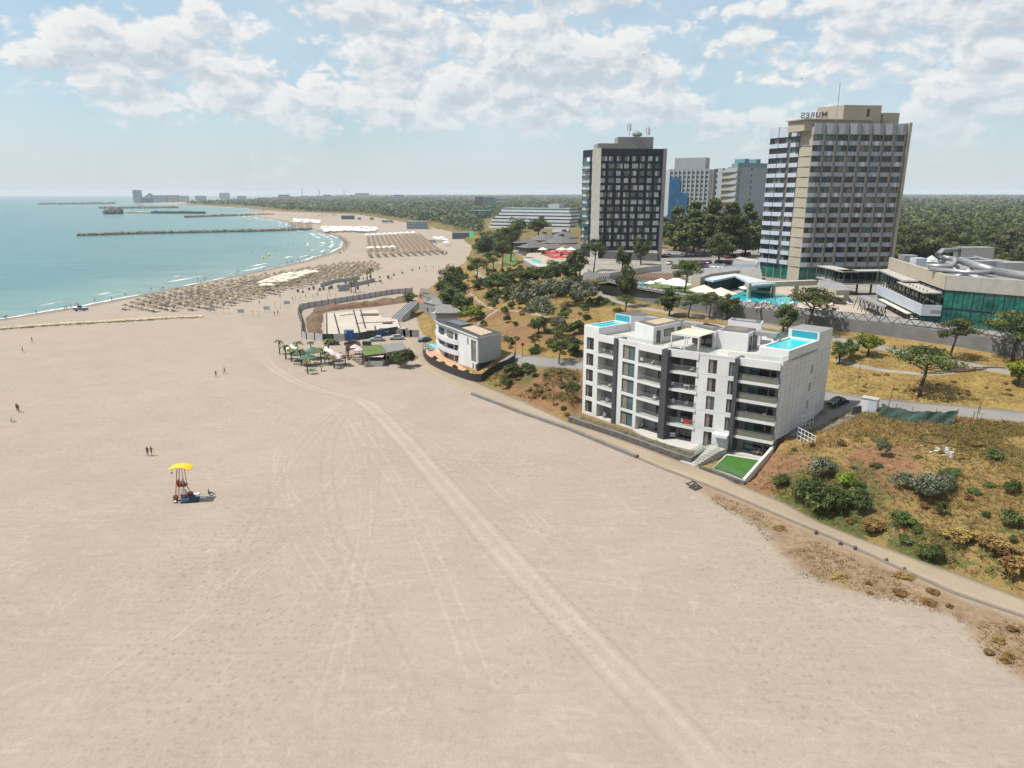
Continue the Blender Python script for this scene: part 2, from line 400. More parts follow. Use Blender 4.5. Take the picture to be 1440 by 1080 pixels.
mat('path_stone', (0.26, 0.235, 0.20), 0.9, 0.15, 0.3, 4)
mat('paving', (0.40, 0.335, 0.265), 0.85, 0.15, 0.2, 3)
mat('turf', (0.04, 0.125, 0.012), 0.9, 0.25, 1.5, 14)
mat('lawn', (0.10, 0.145, 0.035), 0.9, 0.3, 0.4, 6)
mat('wood', (0.28, 0.18, 0.10), 0.75, 0.2)
mat('tan_wall', (0.31, 0.285, 0.235), 0.8, 0.1, 0.25, 4)
mat('reed', (0.24, 0.20, 0.145), 0.85, 0.15)
mat('deck', (0.50, 0.30, 0.19), 0.75, 0.15)
mat('bark', (0.085, 0.065, 0.05), 0.9, 0.3, 2, 12, bump=0.4)
mat('palm_bark', (0.12, 0.085, 0.055), 0.9, 0.3, 3, 12)
mat('thatch', (0.205, 0.148, 0.10), 0.95, 0.25, 2, 9, objvar=0.25)
mat('canvas', (0.66, 0.60, 0.48), 0.85, 0.06)
mat('white_canvas', (0.70, 0.69, 0.68), 0.8, 0.05)
mat('pink_canvas', (0.52, 0.42, 0.43), 0.8, 0.08)
mat('green_canvas', (0.05, 0.115, 0.085), 0.8, 0.15)
mat('red_canvas', (0.46, 0.04, 0.03), 0.8, 0.12)
mat('yellow_paint', (0.80, 0.47, 0.015), 0.5, 0.06)
mat('red_paint', (0.42, 0.07, 0.045), 0.55, 0.2)
mat('dark_red', (0.16, 0.02, 0.02), 0.7, 0.2)
mat('roof_shadow_blue', (0.02, 0.06, 0.11), 0.8, 0.2)  # bluish shade of the lifeguard chair roof, put in as a colour
mat('navy', (0.03, 0.035, 0.075), 0.8, 0.25, objvar=0.4)
mat('container_blue', (0.025, 0.09, 0.24), 0.5, 0.15)
mat('net_green', (0.035, 0.065, 0.054), 0.9, 0.35, 0.5, 4)
mat('net_blue', (0.015, 0.10, 0.22), 0.8, 0.45, 0.25, 1.5)
mat('fence_grey', (0.48, 0.47, 0.46), 0.7, 0.15)
mat('rust', (0.22, 0.10, 0.04), 0.85, 0.35, 1.5, 8)
mat('metal', (0.42, 0.42, 0.43), 0.35, 0.1, metal=0.6)
mat('dark_metal', (0.05, 0.05, 0.052), 0.5, 0.2)
mat('slate', (0.125, 0.12, 0.12), 0.8, 0.2, 1, 10)
mat('asbestos', (0.20, 0.19, 0.18), 0.9, 0.3, 0.8, 8, bump=0.3)
mat('red_tile', (0.34, 0.12, 0.06), 0.85, 0.2, 1, 8)
mat('navy_cladding', (0.008, 0.014, 0.027), 0.5, 0.3, 0.2, 1.5)
mat('panel_grey', (0.33, 0.35, 0.385), 0.55, 0.10, 0.15, 2)
mat('panel_pale', (0.48, 0.53, 0.60), 0.5, 0.06, 0.2, 2)
mat('tower_white', (0.44, 0.45, 0.46), 0.7, 0.08)
mat('tower_blue', (0.32, 0.37, 0.42), 0.7, 0.06)
mat('teal_paint', (0.16, 0.30, 0.33), 0.6, 0.1)
mat('tyre', (0.02, 0.02, 0.02), 0.8, 0.1)
mat('car_black', (0.012, 0.012, 0.014), 0.2, 0.2, spec=0.6)
mat('car_silver', (0.42, 0.43, 0.44), 0.25, 0.05, spec=0.6)
mat('car_white', (0.62, 0.62, 0.61), 0.25, 0.05, spec=0.6)
mat('car_grey', (0.10, 0.105, 0.11), 0.25, 0.1, spec=0.6)
mat('car_blue', (0.03, 0.06, 0.14), 0.25, 0.1, spec=0.6)
mat('car_red', (0.30, 0.02, 0.02), 0.25, 0.1, spec=0.6)
mat('car_glass', (0.012, 0.015, 0.018), 0.05, 0.1, spec=0.7)
mat('skin', (0.40, 0.22, 0.15), 0.6, 0.06); mat('hair', (0.03, 0.02, 0.015), 0.7, 0.1)
mat('cloth_red', (0.45, 0.03, 0.04), 0.85, 0.1); mat('cloth_dark', (0.03, 0.032, 0.045), 0.85, 0.1)
mat('cloth_white', (0.62, 0.62, 0.62), 0.85, 0.05); mat('cloth_blue', (0.07, 0.14, 0.30), 0.85, 0.1)
mat('cloth_teal', (0.05, 0.22, 0.24), 0.85, 0.1); mat('cloth_tan', (0.35, 0.26, 0.17), 0.85, 0.1)
mat('boulder', (0.27, 0.21, 0.165), 0.95, 0.35, 0.5, 3, bump=0.4)
mat('sandbag', (0.52, 0.44, 0.31), 0.95, 0.2, 1, 6)
mat('debris', (0.50, 0.48, 0.45), 0.9, 0.2)
mat('dirt', (0.14, 0.085, 0.05), 0.95, 0.35, 0.5, 4, bump=0.5)
mat('slab', (0.49, 0.44, 0.385), 0.85, 0.14, 0.18, 3, col2=(0.40, 0.345, 0.28))
mat('buoy', (0.65, 0.55, 0.02), 0.5, 0.05)
mat('inflatable_green', (0.02, 0.36, 0.20), 0.4, 0.1); mat('inflatable_red', (0.55, 0.05, 0.04), 0.4, 0.1)
glassmat('rail_glass', (0.88, 0.91, 0.895), 0.06, 0.15)
glassmat('green_rail', (0.42, 0.66, 0.60), 0.25)
leafmat('leaf_pine', (0.034, 0.052, 0.015), (0.076, 0.102, 0.027), (0.142, 0.161, 0.045))
leafmat('leaf_green', (0.036, 0.058, 0.015), (0.078, 0.108, 0.028), (0.15, 0.175, 0.05))
leafmat('leaf_lime', (0.087, 0.135, 0.014), (0.175, 0.230, 0.023), (0.292, 0.324, 0.034))
leafmat('leaf_silver', (0.075, 0.09, 0.052), (0.135, 0.15, 0.09), (0.21, 0.22, 0.14), 0.15)
leafmat('leaf_dark', (0.034, 0.050, 0.016), (0.072, 0.096, 0.030), (0.135, 0.158, 0.050))
leafmat('leaf_wood', (0.018, 0.028, 0.012), (0.055, 0.070, 0.028), (0.135, 0.142, 0.055), 0.2, 0.08)
leafmat('leaf_poplar', (0.042, 0.058, 0.02), (0.088, 0.112, 0.036), (0.17, 0.185, 0.07), 0.25, 0.08)
leafmat('leaf_dry', (0.119, 0.066, 0.023), (0.214, 0.132, 0.042), (0.321, 0.209, 0.065), 0.2)
leafmat('leaf_palm', (0.065, 0.084, 0.020), (0.130, 0.132, 0.036), (0.259, 0.204, 0.061))
leafmat('grass_dry', (0.16, 0.10, 0.04), (0.30, 0.20, 0.075), (0.42, 0.30, 0.11), 0.45, 0.06)
leafmat('grass_olive', (0.085, 0.085, 0.025), (0.17, 0.15, 0.045), (0.27, 0.21, 0.075), 0.45, 0.06)

def watermat(name, c1, c2, rough=0.08):
    m, nt, b = newmat(name); geo = N(nt, 'ShaderNodeNewGeometry')
    n = noise(nt, geo.outputs['Position'], 0.9, 3)
    nt.links.new(mixc(nt, n, c1, c2), b.inputs['Base Color']); b.inputs['Roughness'].default_value = rough
    bp = N(nt, 'ShaderNodeBump'); bp.inputs['Strength'].default_value = 0.25; bp.inputs['Distance'].default_value = 0.05
    nt.links.new(noise(nt, geo.outputs['Position'], 2.5, 3), bp.inputs['Height']); nt.links.new(bp.outputs[0], b.inputs['Normal'])
watermat('pool_water', (0.025, 0.36, 0.42), (0.045, 0.46, 0.50))

def sea_material():
    m, nt, b = newmat('sea_water'); geo = N(nt, 'ShaderNodeNewGeometry'); p = geo.outputs['Position']
    sd = N(nt, 'ShaderNodeAttribute', attribute_name='shore').outputs['Fac']       # metres out from the waterline
    mp = N(nt, 'ShaderNodeMapping'); mp.inputs['Rotation'].default_value = (0, 0, math.radians(-38)); mp.inputs['Scale'].default_value = (0.35, 1.0, 1.0)
    nt.links.new(p, mp.inputs[0]); q = mp.outputs[0]
    big = noise(nt, q, 0.006, 4, 0.6); mid = noise(nt, q, 0.05, 5, 0.62, 0.6); sm = noise(nt, q, 0.42, 4, 0.6, 0.3)
    d = mth(nt, 'ADD', sd, mth(nt, 'MULTIPLY', mth(nt, 'SUBTRACT', mid, 0.5), 26.0))
    t = sstep(nt, d, 0.0, 90.0)
    c = mixc(nt, t, (0.11, 0.185, 0.16), (0.024, 0.135, 0.135))
    t2 = sstep(nt, d, 80.0, 900.0)
    c = mixc(nt, t2, c, (0.008, 0.088, 0.10))
    st = mth(nt, 'ADD', mth(nt, 'MULTIPLY', big, 0.5), mth(nt, 'MULTIPLY', mid, 0.5))
    c = mixc(nt, mth(nt, 'MULTIPLY', sstep(nt, st, 0.42, 0.62), 0.42), c, (0.004, 0.052, 0.062))
    # surf: breaking crests that follow the waterline, and the swash at the edge
    w = noise(nt, p, 0.016, 3, 0.5); w2 = noise(nt, p, 0.11, 4, 0.65); w3 = noise(nt, p, 0.6, 4, 0.7)
    e = mth(nt, 'ADD', sd, mth(nt, 'MULTIPLY', mth(nt, 'SUBTRACT', w, 0.5), 14.0))
    e = mth(nt, 'ADD', e, mth(nt, 'MULTIPLY', mth(nt, 'SUBTRACT', w2, 0.5), 5.0))
    foam = None
    for c0, wd, gate in ((1.2, 1.5, 0.46), (10.0, 1.5, 0.52), (19.0, 1.7, 0.58), (32.0, 1.3, 0.64)):
        band = mth(nt, 'SUBTRACT', 1.0, sstep(nt, mth(nt, 'ABSOLUTE', mth(nt, 'SUBTRACT', e, c0)), wd*0.35, wd))
        gn = noise(nt, p, 0.022 + c0*0.0006, 2, 0.5)
        band = mth(nt, 'MULTIPLY', band, sstep(nt, gn, gate - 0.06, gate + 0.05))
        foam = band if foam is None else mth(nt, 'MAXIMUM', foam, band)
    foam = mth(nt, 'MULTIPLY', foam, sstep(nt, mth(nt, 'ADD', w3, mth(nt, 'MULTIPLY', foam, 0.35)), 0.50, 0.72))
    c = mixc(nt, foam, c, (0.52, 0.53, 0.53))
    nt.links.new(c, b.inputs['Base Color'])
    nt.links.new(mth(nt, 'MULTIPLY_ADD', foam, 0.5, 0.22), b.inputs['Roughness']); b.inputs['Specular IOR Level'].default_value = 0.28
    hgt = mth(nt, 'ADD', mth(nt, 'MULTIPLY', mid, 1.6), mth(nt, 'MULTIPLY', sm, 0.45))
    bp = N(nt, 'ShaderNodeBump'); bp.inputs['Strength'].default_value = 0.55; bp.inputs['Distance'].default_value = 0.9
    nt.links.new(hgt, bp.inputs['Height']); nt.links.new(bp.outputs[0], b.inputs['Normal'])
sea_material()

def ground_material():
    m, nt, b = newmat('ground_cover'); geo = N(nt, 'ShaderNodeNewGeometry'); p = geo.outputs['Position']
    A = lambda n: N(nt, 'ShaderNodeAttribute', attribute_name=n).outputs['Fac']
    sd, td, grn, soil, yel, fr, twn = [A(k) for k in ('shore', 'toe', 'green', 'soil', 'yellow', 'fringe', 'town')]
    big = noise(nt, p, 0.022, 4, 0.55, 0.5); mid = noise(nt, p, 0.16, 5, 0.62, 0.4); sm = noise(nt, p, 1.1, 5, 0.65); fine = noise(nt, p, 5.0, 3, 0.7)
    # raked and driven streaks, in two directions
    def streak(ang, sc, seed):
        mp = N(nt, 'ShaderNodeMapping'); mp.inputs['Rotation'].default_value = (0, 0, math.radians(ang)); mp.inputs['Scale'].default_value = (0.09, 1.0, 1.0)
        mp.inputs['Location'].default_value = (seed, seed*2, 0); nt.links.new(p, mp.inputs[0]); return noise(nt, mp.outputs[0], sc, 3, 0.6, 0.35)
    s1 = streak(-20, 1.7, 3.1); s2 = streak(52, 1.5, 8.7); s3 = streak(-62, 2.3, 5.2)
    g1 = sstep(nt, noise(nt, p, 0.028, 2), 0.42, 0.58)
    stv = mth(nt, 'ADD', mth(nt, 'MULTIPLY', s1, g1), mth(nt, 'MULTIPLY', s2, mth(nt, 'SUBTRACT', 1.0, g1)))
    stv = mth(nt, 'ADD', mth(nt, 'MULTIPLY', stv, 0.7), mth(nt, 'MULTIPLY', s3, 0.3))
    v = mth(nt, 'ADD', mth(nt, 'MULTIPLY', big, 0.30), mth(nt, 'MULTIPLY', mid, 0.24))
    v = mth(nt, 'ADD', v, mth(nt, 'MULTIPLY', stv, 0.30)); v = mth(nt, 'ADD', v, mth(nt, 'MULTIPLY', mth(nt, 'ADD', mth(nt, 'MULTIPLY', sm, 0.8), mth(nt, 'MULTIPLY', fine, 1.2)), 0.42)); v = mth(nt, 'SUBTRACT', v, 0.28)
    sand = ramp(nt, v, [(0.30, (0.200, 0.161, 0.130)), (0.54, (0.254, 0.209, 0.169)), (0.80, (0.304, 0.254, 0.207))])
    # wheel tracks, each a line over the beach: pale pressed lanes, broken up by drifted sand
    sx = N(nt, 'ShaderNodeSeparateXYZ'); nt.links.new(p, sx.inputs[0]); px_, py_ = sx.outputs[0], sx.outputs[1]
    wob = mth(nt, 'MULTIPLY', mth(nt, 'SUBTRACT', mid, 0.5), 0.5); brk = sstep(nt, mth(nt, 'ADD', mid, mth(nt, 'MULTIPLY', sm, 0.5)), 0.52, 0.92)
    def across(line, swap):
        pts = sorted(((q[1], q[0]) if not swap else (q[0], q[1])) for q in line); lo, hi = pts[0][0], pts[-1][0]
        fc = N(nt, 'ShaderNodeFloatCurve'); cv = fc.mapping.curves[0]; f = lambda q: ((q[0]-lo)/(hi-lo), (q[1]+250)/600)
        cv.points[0].location = f(pts[0]); cv.points[-1].location = f(pts[-1])
        for q in pts[1:-1]: cv.points.new(*f(q))
        for c_ in cv.points: c_.handle_type = 'AUTO'
        fc.mapping.update(); run, oth = (px_, py_) if swap else (py_, px_)
        u = mth(nt, 'DIVIDE', mth(nt, 'SUBTRACT', run, lo), hi-lo); nt.links.new(u, fc.inputs['Value'])
        d = mth(nt, 'ADD', mth(nt, 'SUBTRACT', oth, mth(nt, 'MULTIPLY_ADD', fc.outputs[0], 600, -250)), wob)
        k = sum(abs(b_[1]-a_[1]) for a_, b_ in zip(pts[:-1], pts[1:]))/(hi-lo); d = mth(nt, 'MULTIPLY', mth(nt, 'ABSOLUTE', d), 1/math.sqrt(1+k*k))
        return d, mth(nt, 'MULTIPLY', sstep(nt, u, 0.0, 0.08), mth(nt, 'SUBTRACT', 1.0, sstep(nt, u, 0.9, 1.0)))
    gap = lambda d, c0, w0, w1: mth(nt, 'SUBTRACT', 1.0, sstep(nt, mth(nt, 'ABSOLUTE', mth(nt, 'SUBTRACT', d, c0)), w0, w1))
    d, end = across(TRACK[1:], False)
    ln = mth(nt, 'MULTIPLY', gap(d, 0.85, 0.10, 0.60), mth(nt, 'MULTIPLY_ADD', brk, 0.34, 0.10))
    sand = mixc(nt, mth(nt, 'MULTIPLY', gap(d, 0.0, 1.0, 3.0), 0.22), sand, (0.30, 0.252, 0.207))
    sand = mixc(nt, mth(nt, 'MULTIPLY', ln, end), sand, (0.345, 0.290, 0.243))
    sand = mixc(nt, mth(nt, 'MULTIPLY', mth(nt, 'MULTIPLY', gap(d, 1.85, 0.05, 0.4), 0.30), end), sand, (0.19, 0.155, 0.125))
    rg = random.Random(17); pale = None; dark = None
    for k in range(13):
        if k < 9: h = rg.choice(TRACK[2:5]); e = at(rg.uniform(-60, 820), rg.uniform(780, 1080), 1.9); line = [h, ((h[0]*.6+e[0]*.4) + rg.uniform(-14, 14), h[1]*.6+e[1]*.4), e]; sw = False
        else: a_ = (rg.uniform(-60, 10), rg.uniform(60, 130)); L_ = rg.uniform(25, 55); line = [a_, (a_[0]+L_*.5, a_[1]+rg.uniform(-5, 5)), (a_[0]+L_, a_[1]+rg.uniform(-9, 9))]; sw = True
        if not sw and not (line[0][1] > line[1][1] > line[2][1]): continue
        d, end = across(line, sw); v_ = mth(nt, 'MULTIPLY', mth(nt, 'MULTIPLY', gap(d, rg.uniform(.7, 1.0), 0.05, rg.uniform(.22, .4)), end), brk)
        if k % 4: pale = v_ if pale is None else mth(nt, 'MAXIMUM', pale, v_)
        else: dark = v_ if dark is None else mth(nt, 'MAXIMUM', dark, v_)
    sand = mixc(nt, mth(nt, 'MULTIPLY', pale, 0.26), sand, (0.345, 0.292, 0.242)); sand = mixc(nt, mth(nt, 'MULTIPLY', dark, 0.26), sand, (0.175, 0.142, 0.115))
    fv = N(nt, 'ShaderNodeTexVoronoi', feature='F1', voronoi_dimensions='2D'); fv.inputs['Scale'].default_value = 0.75; nt.links.new(p, fv.inputs['Vector'])
    foot = mth(nt, 'MULTIPLY', mth(nt, 'SUBTRACT', 1.0, sstep(nt, fv.outputs['Distance'], 0.08, 0.22)), sstep(nt, noise(nt, p, 0.045, 3, 0.6), 0.46, 0.60))
    sand = mixc(nt, mth(nt, 'MULTIPLY', foot, 0.38), sand, (0.165, 0.134, 0.108))
    tw = noise(nt, p, 0.07, 3, 0.5, 2.5); tl = mth(nt, 'SUBTRACT', 1.0, sstep(nt, mth(nt, 'ABSOLUTE', mth(nt, 'SUBTRACT', tw, 0.5)), 0.004, 0.016))
    sand = mixc(nt, mth(nt, 'MULTIPLY', mth(nt, 'MULTIPLY', tl, brk), 0.30), sand, (0.33, 0.28, 0.232))
    # wet sand along the water
    wet = mth(nt, 'SUBTRACT', 1.0, sstep(nt, mth(nt, 'ADD', sd, mth(nt, 'MULTIPLY', mth(nt, 'SUBTRACT', mid, 0.5), 6.0)), 2.0, 9.0))
    sand = mixc(nt, mth(nt, 'MULTIPLY', wet, 0.75), sand, (0.13, 0.102, 0.075))
    # dry weeds on the sand beside the promenade
    fm = sstep(nt, mth(nt, 'ADD', fr, mth(nt, 'MULTIPLY', mth(nt, 'SUBTRACT', mth(nt, 'ADD', mth(nt, 'MULTIPLY', mid, 0.6), mth(nt, 'MULTIPLY', sm, 0.4)), 0.5), 9.0)), -0.6, 1.6)
    weeds = ramp(nt, mth(nt, 'ADD', mth(nt, 'MULTIPLY', sm, 0.6), mth(nt, 'MULTIPLY', mid, 0.4)), [(0.35, (0.101, 0.067, 0.035)), (0.5, (0.181, 0.122, 0.067)), (0.68, (0.252, 0.189, 0.126))])
    sand = mixc(nt, mth(nt, 'MULTIPLY', fm, 0.85), sand, weeds)
    # the slopes: straw coloured grass, red earth, green growth
    gm = mth(nt, 'ADD', mth(nt, 'MULTIPLY', mid, 0.5), mth(nt, 'MULTIPLY', sm, 0.5)); gw = mth(nt, 'MULTIPLY_ADD', mth(nt, 'SUBTRACT', gm, 0.5), 2.2, 0.5)
    grass = ramp(nt, gm, [(0.34, (0.095, 0.064, 0.025)), (0.5, (0.185, 0.124, 0.046)), (0.66, (0.27, 0.188, 0.072))])
    yg = ramp(nt, gm, [(0.34, (0.118, 0.080, 0.027)), (0.5, (0.197, 0.136, 0.044)), (0.66, (0.269, 0.193, 0.069))])
    grass = mixc(nt, sstep(nt, mth(nt, 'ADD', yel, mth(nt, 'MULTIPLY', mth(nt, 'SUBTRACT', mid, 0.5), 0.7)), 0.25, 0.7), grass, yg)
    earth = ramp(nt, mth(nt, 'ADD', mth(nt, 'MULTIPLY', sm, 0.65), mth(nt, 'MULTIPLY', fine, 0.35)), [(0.34, (0.097, 0.046, 0.025)), (0.5, (0.164, 0.086, 0.045)), (0.68, (0.227, 0.134, 0.076))])
    grass = mixc(nt, sstep(nt, mth(nt, 'ADD', soil, mth(nt, 'MULTIPLY', mth(nt, 'SUBTRACT', gw, 0.5), 1.6)), 0.40, 0.72), grass, earth)
    green = ramp(nt, sm, [(0.3, (0.029, 0.042, 0.013)), (0.6, (0.071, 0.084, 0.025)), (0.8, (0.126, 0.122, 0.042))])
    grass = mixc(nt, sstep(nt, mth(nt, 'ADD', grn, mth(nt, 'MULTIPLY', mth(nt, 'SUBTRACT', gw, 0.5), 1.6)), 0.48, 0.80), grass, green)
    pave = ramp(nt, mid, [(0.35, (0.168, 0.155, 0.139)), (0.65, (0.277, 0.252, 0.218))])
    grass = mixc(nt, sstep(nt, twn, 0.4, 0.6), grass, pave)
    k = sstep(nt, mth(nt, 'ADD', td, mth(nt, 'MULTIPLY', mth(nt, 'SUBTRACT', sm, 0.5), 2.2)), -0.5, 0.5)
    nt.links.new(mixc(nt, k, sand, grass), b.inputs['Base Color'])
    b.inputs['Roughness'].default_value = 0.95; b.inputs['Specular IOR Level'].default_value = 0.15
    h = mth(nt, 'ADD', mth(nt, 'MULTIPLY', sm, 0.30), mth(nt, 'MULTIPLY', stv, 0.16)); h = mth(nt, 'ADD', h, mth(nt, 'MULTIPLY', fine, 0.09))
    h = mth(nt, 'ADD', h, mth(nt, 'MULTIPLY', mth(nt, 'MAXIMUM', mth(nt, 'MAXIMUM', pale, ln), foot), -0.07))
    bp = N(nt, 'ShaderNodeBump'); bp.inputs['Strength'].default_value = 0.65; bp.inputs['Distance'].default_value = 0.5
    nt.links.new(h, bp.inputs['Height']); nt.links.new(bp.outputs[0], b.inputs['Normal'])
# ---------------------------------------------------------------- ground, sea, roads
APT_PAD = [at(px, py, 2.0) for px, py in ((800,590),(970,652),(1036,681),(1062,676),(1094,641),(1080,610),(960,560),(812,556))]
def polyline(px, z): return [at(*p, z) if isinstance(z, (int, float)) else at(*p, zz) for p, zz in zip(px, z if isinstance(z, list) else [z]*len(px))]
TRACK = polyline([(330,470),(368,500),(400,528),(450,549),(500,560),(530,580),(560,610),(600,655),(640,700),(690,755),(740,810),(800,872),(860,935),(930,1005),(1000,1080),(1060,1150)], 1.9)
ground_material()
FRINGE = [at(px, py, 1.9) for px, py in ((940,668),(1000,702),(1062,742),(1092,770),(1115,806),(1190,832),(1290,852),(1345,872),(1385,915),(1425,955),(1500,1010),(1500,890),(1345,835),(1273,803),(1109,731),(1000,686))]
# (px, py, z, radius in m, weight) patches of green growth, bare earth, yellow grass
GREEN = [(1170,705,3.5,9,1),(1210,690,4,6,.7),(1330,690,5.5,6,.5),(1420,750,4,9,.5),(1300,770,3,5,.8),(1120,690,3,4,.8),(1390,800,2.6,6,.5),(1340,620,8,6,.45),(1280,612,7.6,6,.3),(1400,640,7.8,9,.45),
    (720,530,4,8,.6),(790,525,5,8,.5),(750,520,5,9,.6),(690,545,3,5,.5),(640,430,4,10,.9),(665,440,6,9,.8),(720,405,11,16,.8),(770,400,12,18,.9),(820,400,12,14,.8),(760,440,10,10,.6),(690,400,9,10,.5),(740,380,12,12,.7),
    (700,375,9,12,.6),(680,355,6,10,.7),(900,410,15,14,.5),(860,425,12,8,.9),(1020,420,15.6,10,.2),(560,430,2.5,5,.8),(1230,497,11,5,.5),(1130,470,12,8,.5)]
SOIL = [(1100,655,4.2,6,.8),(1130,670,3.8,6,.7),(1085,672,3,5,.9),(1235,655,5.5,5,1),(1225,690,4.2,6,1),(1215,720,3,6,.7),(1180,640,5,4,.4),(1300,730,3.6,6,.4),(1400,690,6,6,.4),(1395,745,4,5,.5),(760,545,3.2,10,1),(800,560,3,9,.9),
    (780,530,4,7,.6),(720,470,7,14,.75),(760,470,9,12,.7),(690,450,7,9,.7),(800,475,8.5,10,.6),(880,455,10.5,9,.4),(665,405,7,8,.6),(720,440,11,10,.35)]
YELLOW = [(1300,540,10,22,1),(1400,560,10,22,1),(1200,530,9,16,1),(1240,600,7.5,9,.5),(1180,505,11,10,.9),(1440,520,11.5,12,.9),(760,495,7,12,.6),(840,465,10,14,.6),(880,440,11.5,10,.8),(700,430,10,12,.4),(1000,460,12,12,.6),(1350,500,12,10,.5)]
def patch(x, y, lst):
    s = np.zeros(x.shape)
    for px, py, z, r, w in lst:
        cx, cy = at(px, py, z); s = np.maximum(s, w*np.exp(-(((x - cx)**2 + (y - cy)**2)/(r*r))*0.7))
    return s
def pad_z(x, y, z):
    d = signed(x, y, APT_PAD + APT_PAD[:1], [])
    return z*(1 - smooth((d + 0.8)/1.4)) + np.minimum(z, 1.75)*smooth((d + 0.8)/1.4)
_terr0 = terrain
def terrain(x, y, full=False):
    r = _terr0(x, y, True); z = pad_z(np.atleast_1d(np.asarray(x, float)), np.atleast_1d(np.asarray(y, float)), r[0])
    return (z, *r[1:]) if full else z

BUMP = 0.0
ROAD1 = [P(*p)[:2] for p in ((1560,600),(1440,587),(1370,581),(1300,575),(1235,569),(1188,563),(1150,556),(1110,547),(1040,535),(960,527),(880,522),(815,513),(775,510),(735,507),(712,503))]
PATH1 = [P(*p)[:2] for p in ((1560,546),(1440,527),(1370,514.5),(1300,501),(1250,492),(1200,481),(1140,470),(1090,460),(1040,452.5),(990,446),(924,437),(880,428),(852,417),(833,405),(824,395),(806,386),(780,377),(758,369),(735,360),(722,352))]
PATH2 = [P(*p)[:2] for p in ((1175,505),(1205,514),(1240,521),(1275,524),(1300,527),(1340,524))]
BUMP = 1.0
ROADL += [ROAD1, PATH1, PATH2]
RESTZ = [at(*q, 13.5) for q in ((722,362),(825,362),(822,318),(770,318),(726,333))]
CLEAR = [at(*q, 15) for q in ((640,352),(1092,352),(1110,300.0),(1240,305),(1252,396),(1500,408),(1500,600),(640,600))]
def axis(lo, hi, step, far_lo, far_hi, g=1.09):
    a = list(np.arange(lo, hi + step, step)); s = step
    while a[-1] < far_hi: s = min(s*g, 900); a.append(a[-1] + s)
    s = step; b = [lo]
    while b[-1] > far_lo: s = min(s*g, 900); b.append(b[-1] - s)
    return np.array(b[:0:-1] + a)
def grid_mesh(xs, ys):
    X, Y = np.meshgrid(xs, ys); nx, ny = len(xs), len(ys)
    i = np.arange((ny-1)*(nx-1)); r, c = i//(nx-1), i % (nx-1); a = r*nx + c
    return X.ravel(), Y.ravel(), np.stack([a, a+1, a+nx+1, a+nx], 1)
def make_ground():
    xs = axis(-150, 140, 1.25, -3500, 9000); ys = axis(34, 330, 1.25, -700, 12500)
    x, y, f = grid_mesh(xs, ys)
    z, sd, td, pd = terrain(x, y, True)
    far = np.clip((y - 330)/120, 0, 1)
    grn = np.maximum(patch(x, y, GREEN), far*0.6); soil = patch(x, y, SOIL)*(1 - far); yel = patch(x, y, YELLOW)
    fr = np.clip(signed(x, y, FRINGE + FRINGE[:1], []), -20, 20)
    town = smooth((pd + 0.5)/1.0)*(1 - smooth((np.hypot(x - 90, y - 300) - 260)/60))*inside(x, y, CLEAR)
    keep = (sd[f] > -120).any(1)
    me = np_mesh('ground', np.stack([x, y, z], 1), f[keep], ['ground_cover'],
                 attrs=dict(shore=np.clip(sd, -50, 400), toe=np.clip(td, -60, 60), green=grn, soil=soil, yellow=yel, fringe=fr, town=town))
    me.polygons.foreach_set('use_smooth', [True]*len(me.polygons))
    link('ground', me, kind='structure')
    xs = axis(-460, 60, 6, -26000, 400, 1.10); ys = axis(120, 900, 6, -2500, 12500, 1.06)
    x, y, f = grid_mesh(xs, ys); sd = -fields(x, y)[0]
    keep = (sd[f] > -25).any(1)
    me = np_mesh('sea', np.stack([x, y, 0*x], 1), f[keep], ['sea_water'], attrs=dict(shore=np.clip(sd, -60, 2500)))
    link('sea', me, kind='structure')
make_ground()

def resample(poly, step):
    out = [poly[0]]; 
    for a, b in zip(poly[:-1], poly[1:]):
        L = math.hypot(b[0]-a[0], b[1]-a[1]); n = max(1, int(L/step))
        out += [(a[0] + (b[0]-a[0])*k/n, a[1] + (b[1]-a[1])*k/n) for k in range(1, n+1)]
    return out
def even(poly, n):
    L = [0]
    for a, b in zip(poly[:-1], poly[1:]): L.append(L[-1] + math.hypot(b[0]-a[0], b[1]-a[1]))
    t = np.linspace(0, L[-1], n); p = np.array(poly)
    return np.stack([np.interp(t, L, p[:, 0]), np.interp(t, L, p[:, 1])], 1)
def smooth_line(pl, n=3):
    for _ in range(n):
        pl = [pl[0]] + [q for a, b in zip(pl[:-1], pl[1:]) for q in ((a[0]*.75 + b[0]*.25, a[1]*.75 + b[1]*.25), (a[0]*.25 + b[0]*.75, a[1]*.25 + b[1]*.75))] + [pl[-1]]
    return pl
def sheet(name, left, right, m, off=0.08, cross=5, step=1.2, thick=0.4, kind='structure', zf=None, **kw):
    """a draped road surface between two edge lines"""
    n = max(2, int(max(sum(math.hypot(b[0]-a[0], b[1]-a[1]) for a, b in zip(l[:-1], l[1:])) for l in (left, right))/step))
    L, R = even(left, n), even(right, n)
    rows = [L + (R - L)*k/(cross-1) for k in range(cross)]
    Z = [(zf(r[:, 0], r[:, 1]) if zf else terrain(r[:, 0], r[:, 1])) + off for r in rows]
    V = [np.column_stack([rows[0], Z[0] - thick])] + [np.column_stack([r, z]) for r, z in zip(rows, Z)] + [np.column_stack([rows[-1], Z[-1] - thick])]
    k = len(V); V = np.concatenate(V); i = np.arange((k-1)*(n-1)); a = (i//(n-1))*n + i % (n-1)
    me = np_mesh(name, V, np.stack([a, a+1, a+n+1, a+n], 1), [m])
    return link(name, me, kind=kind, **kw)
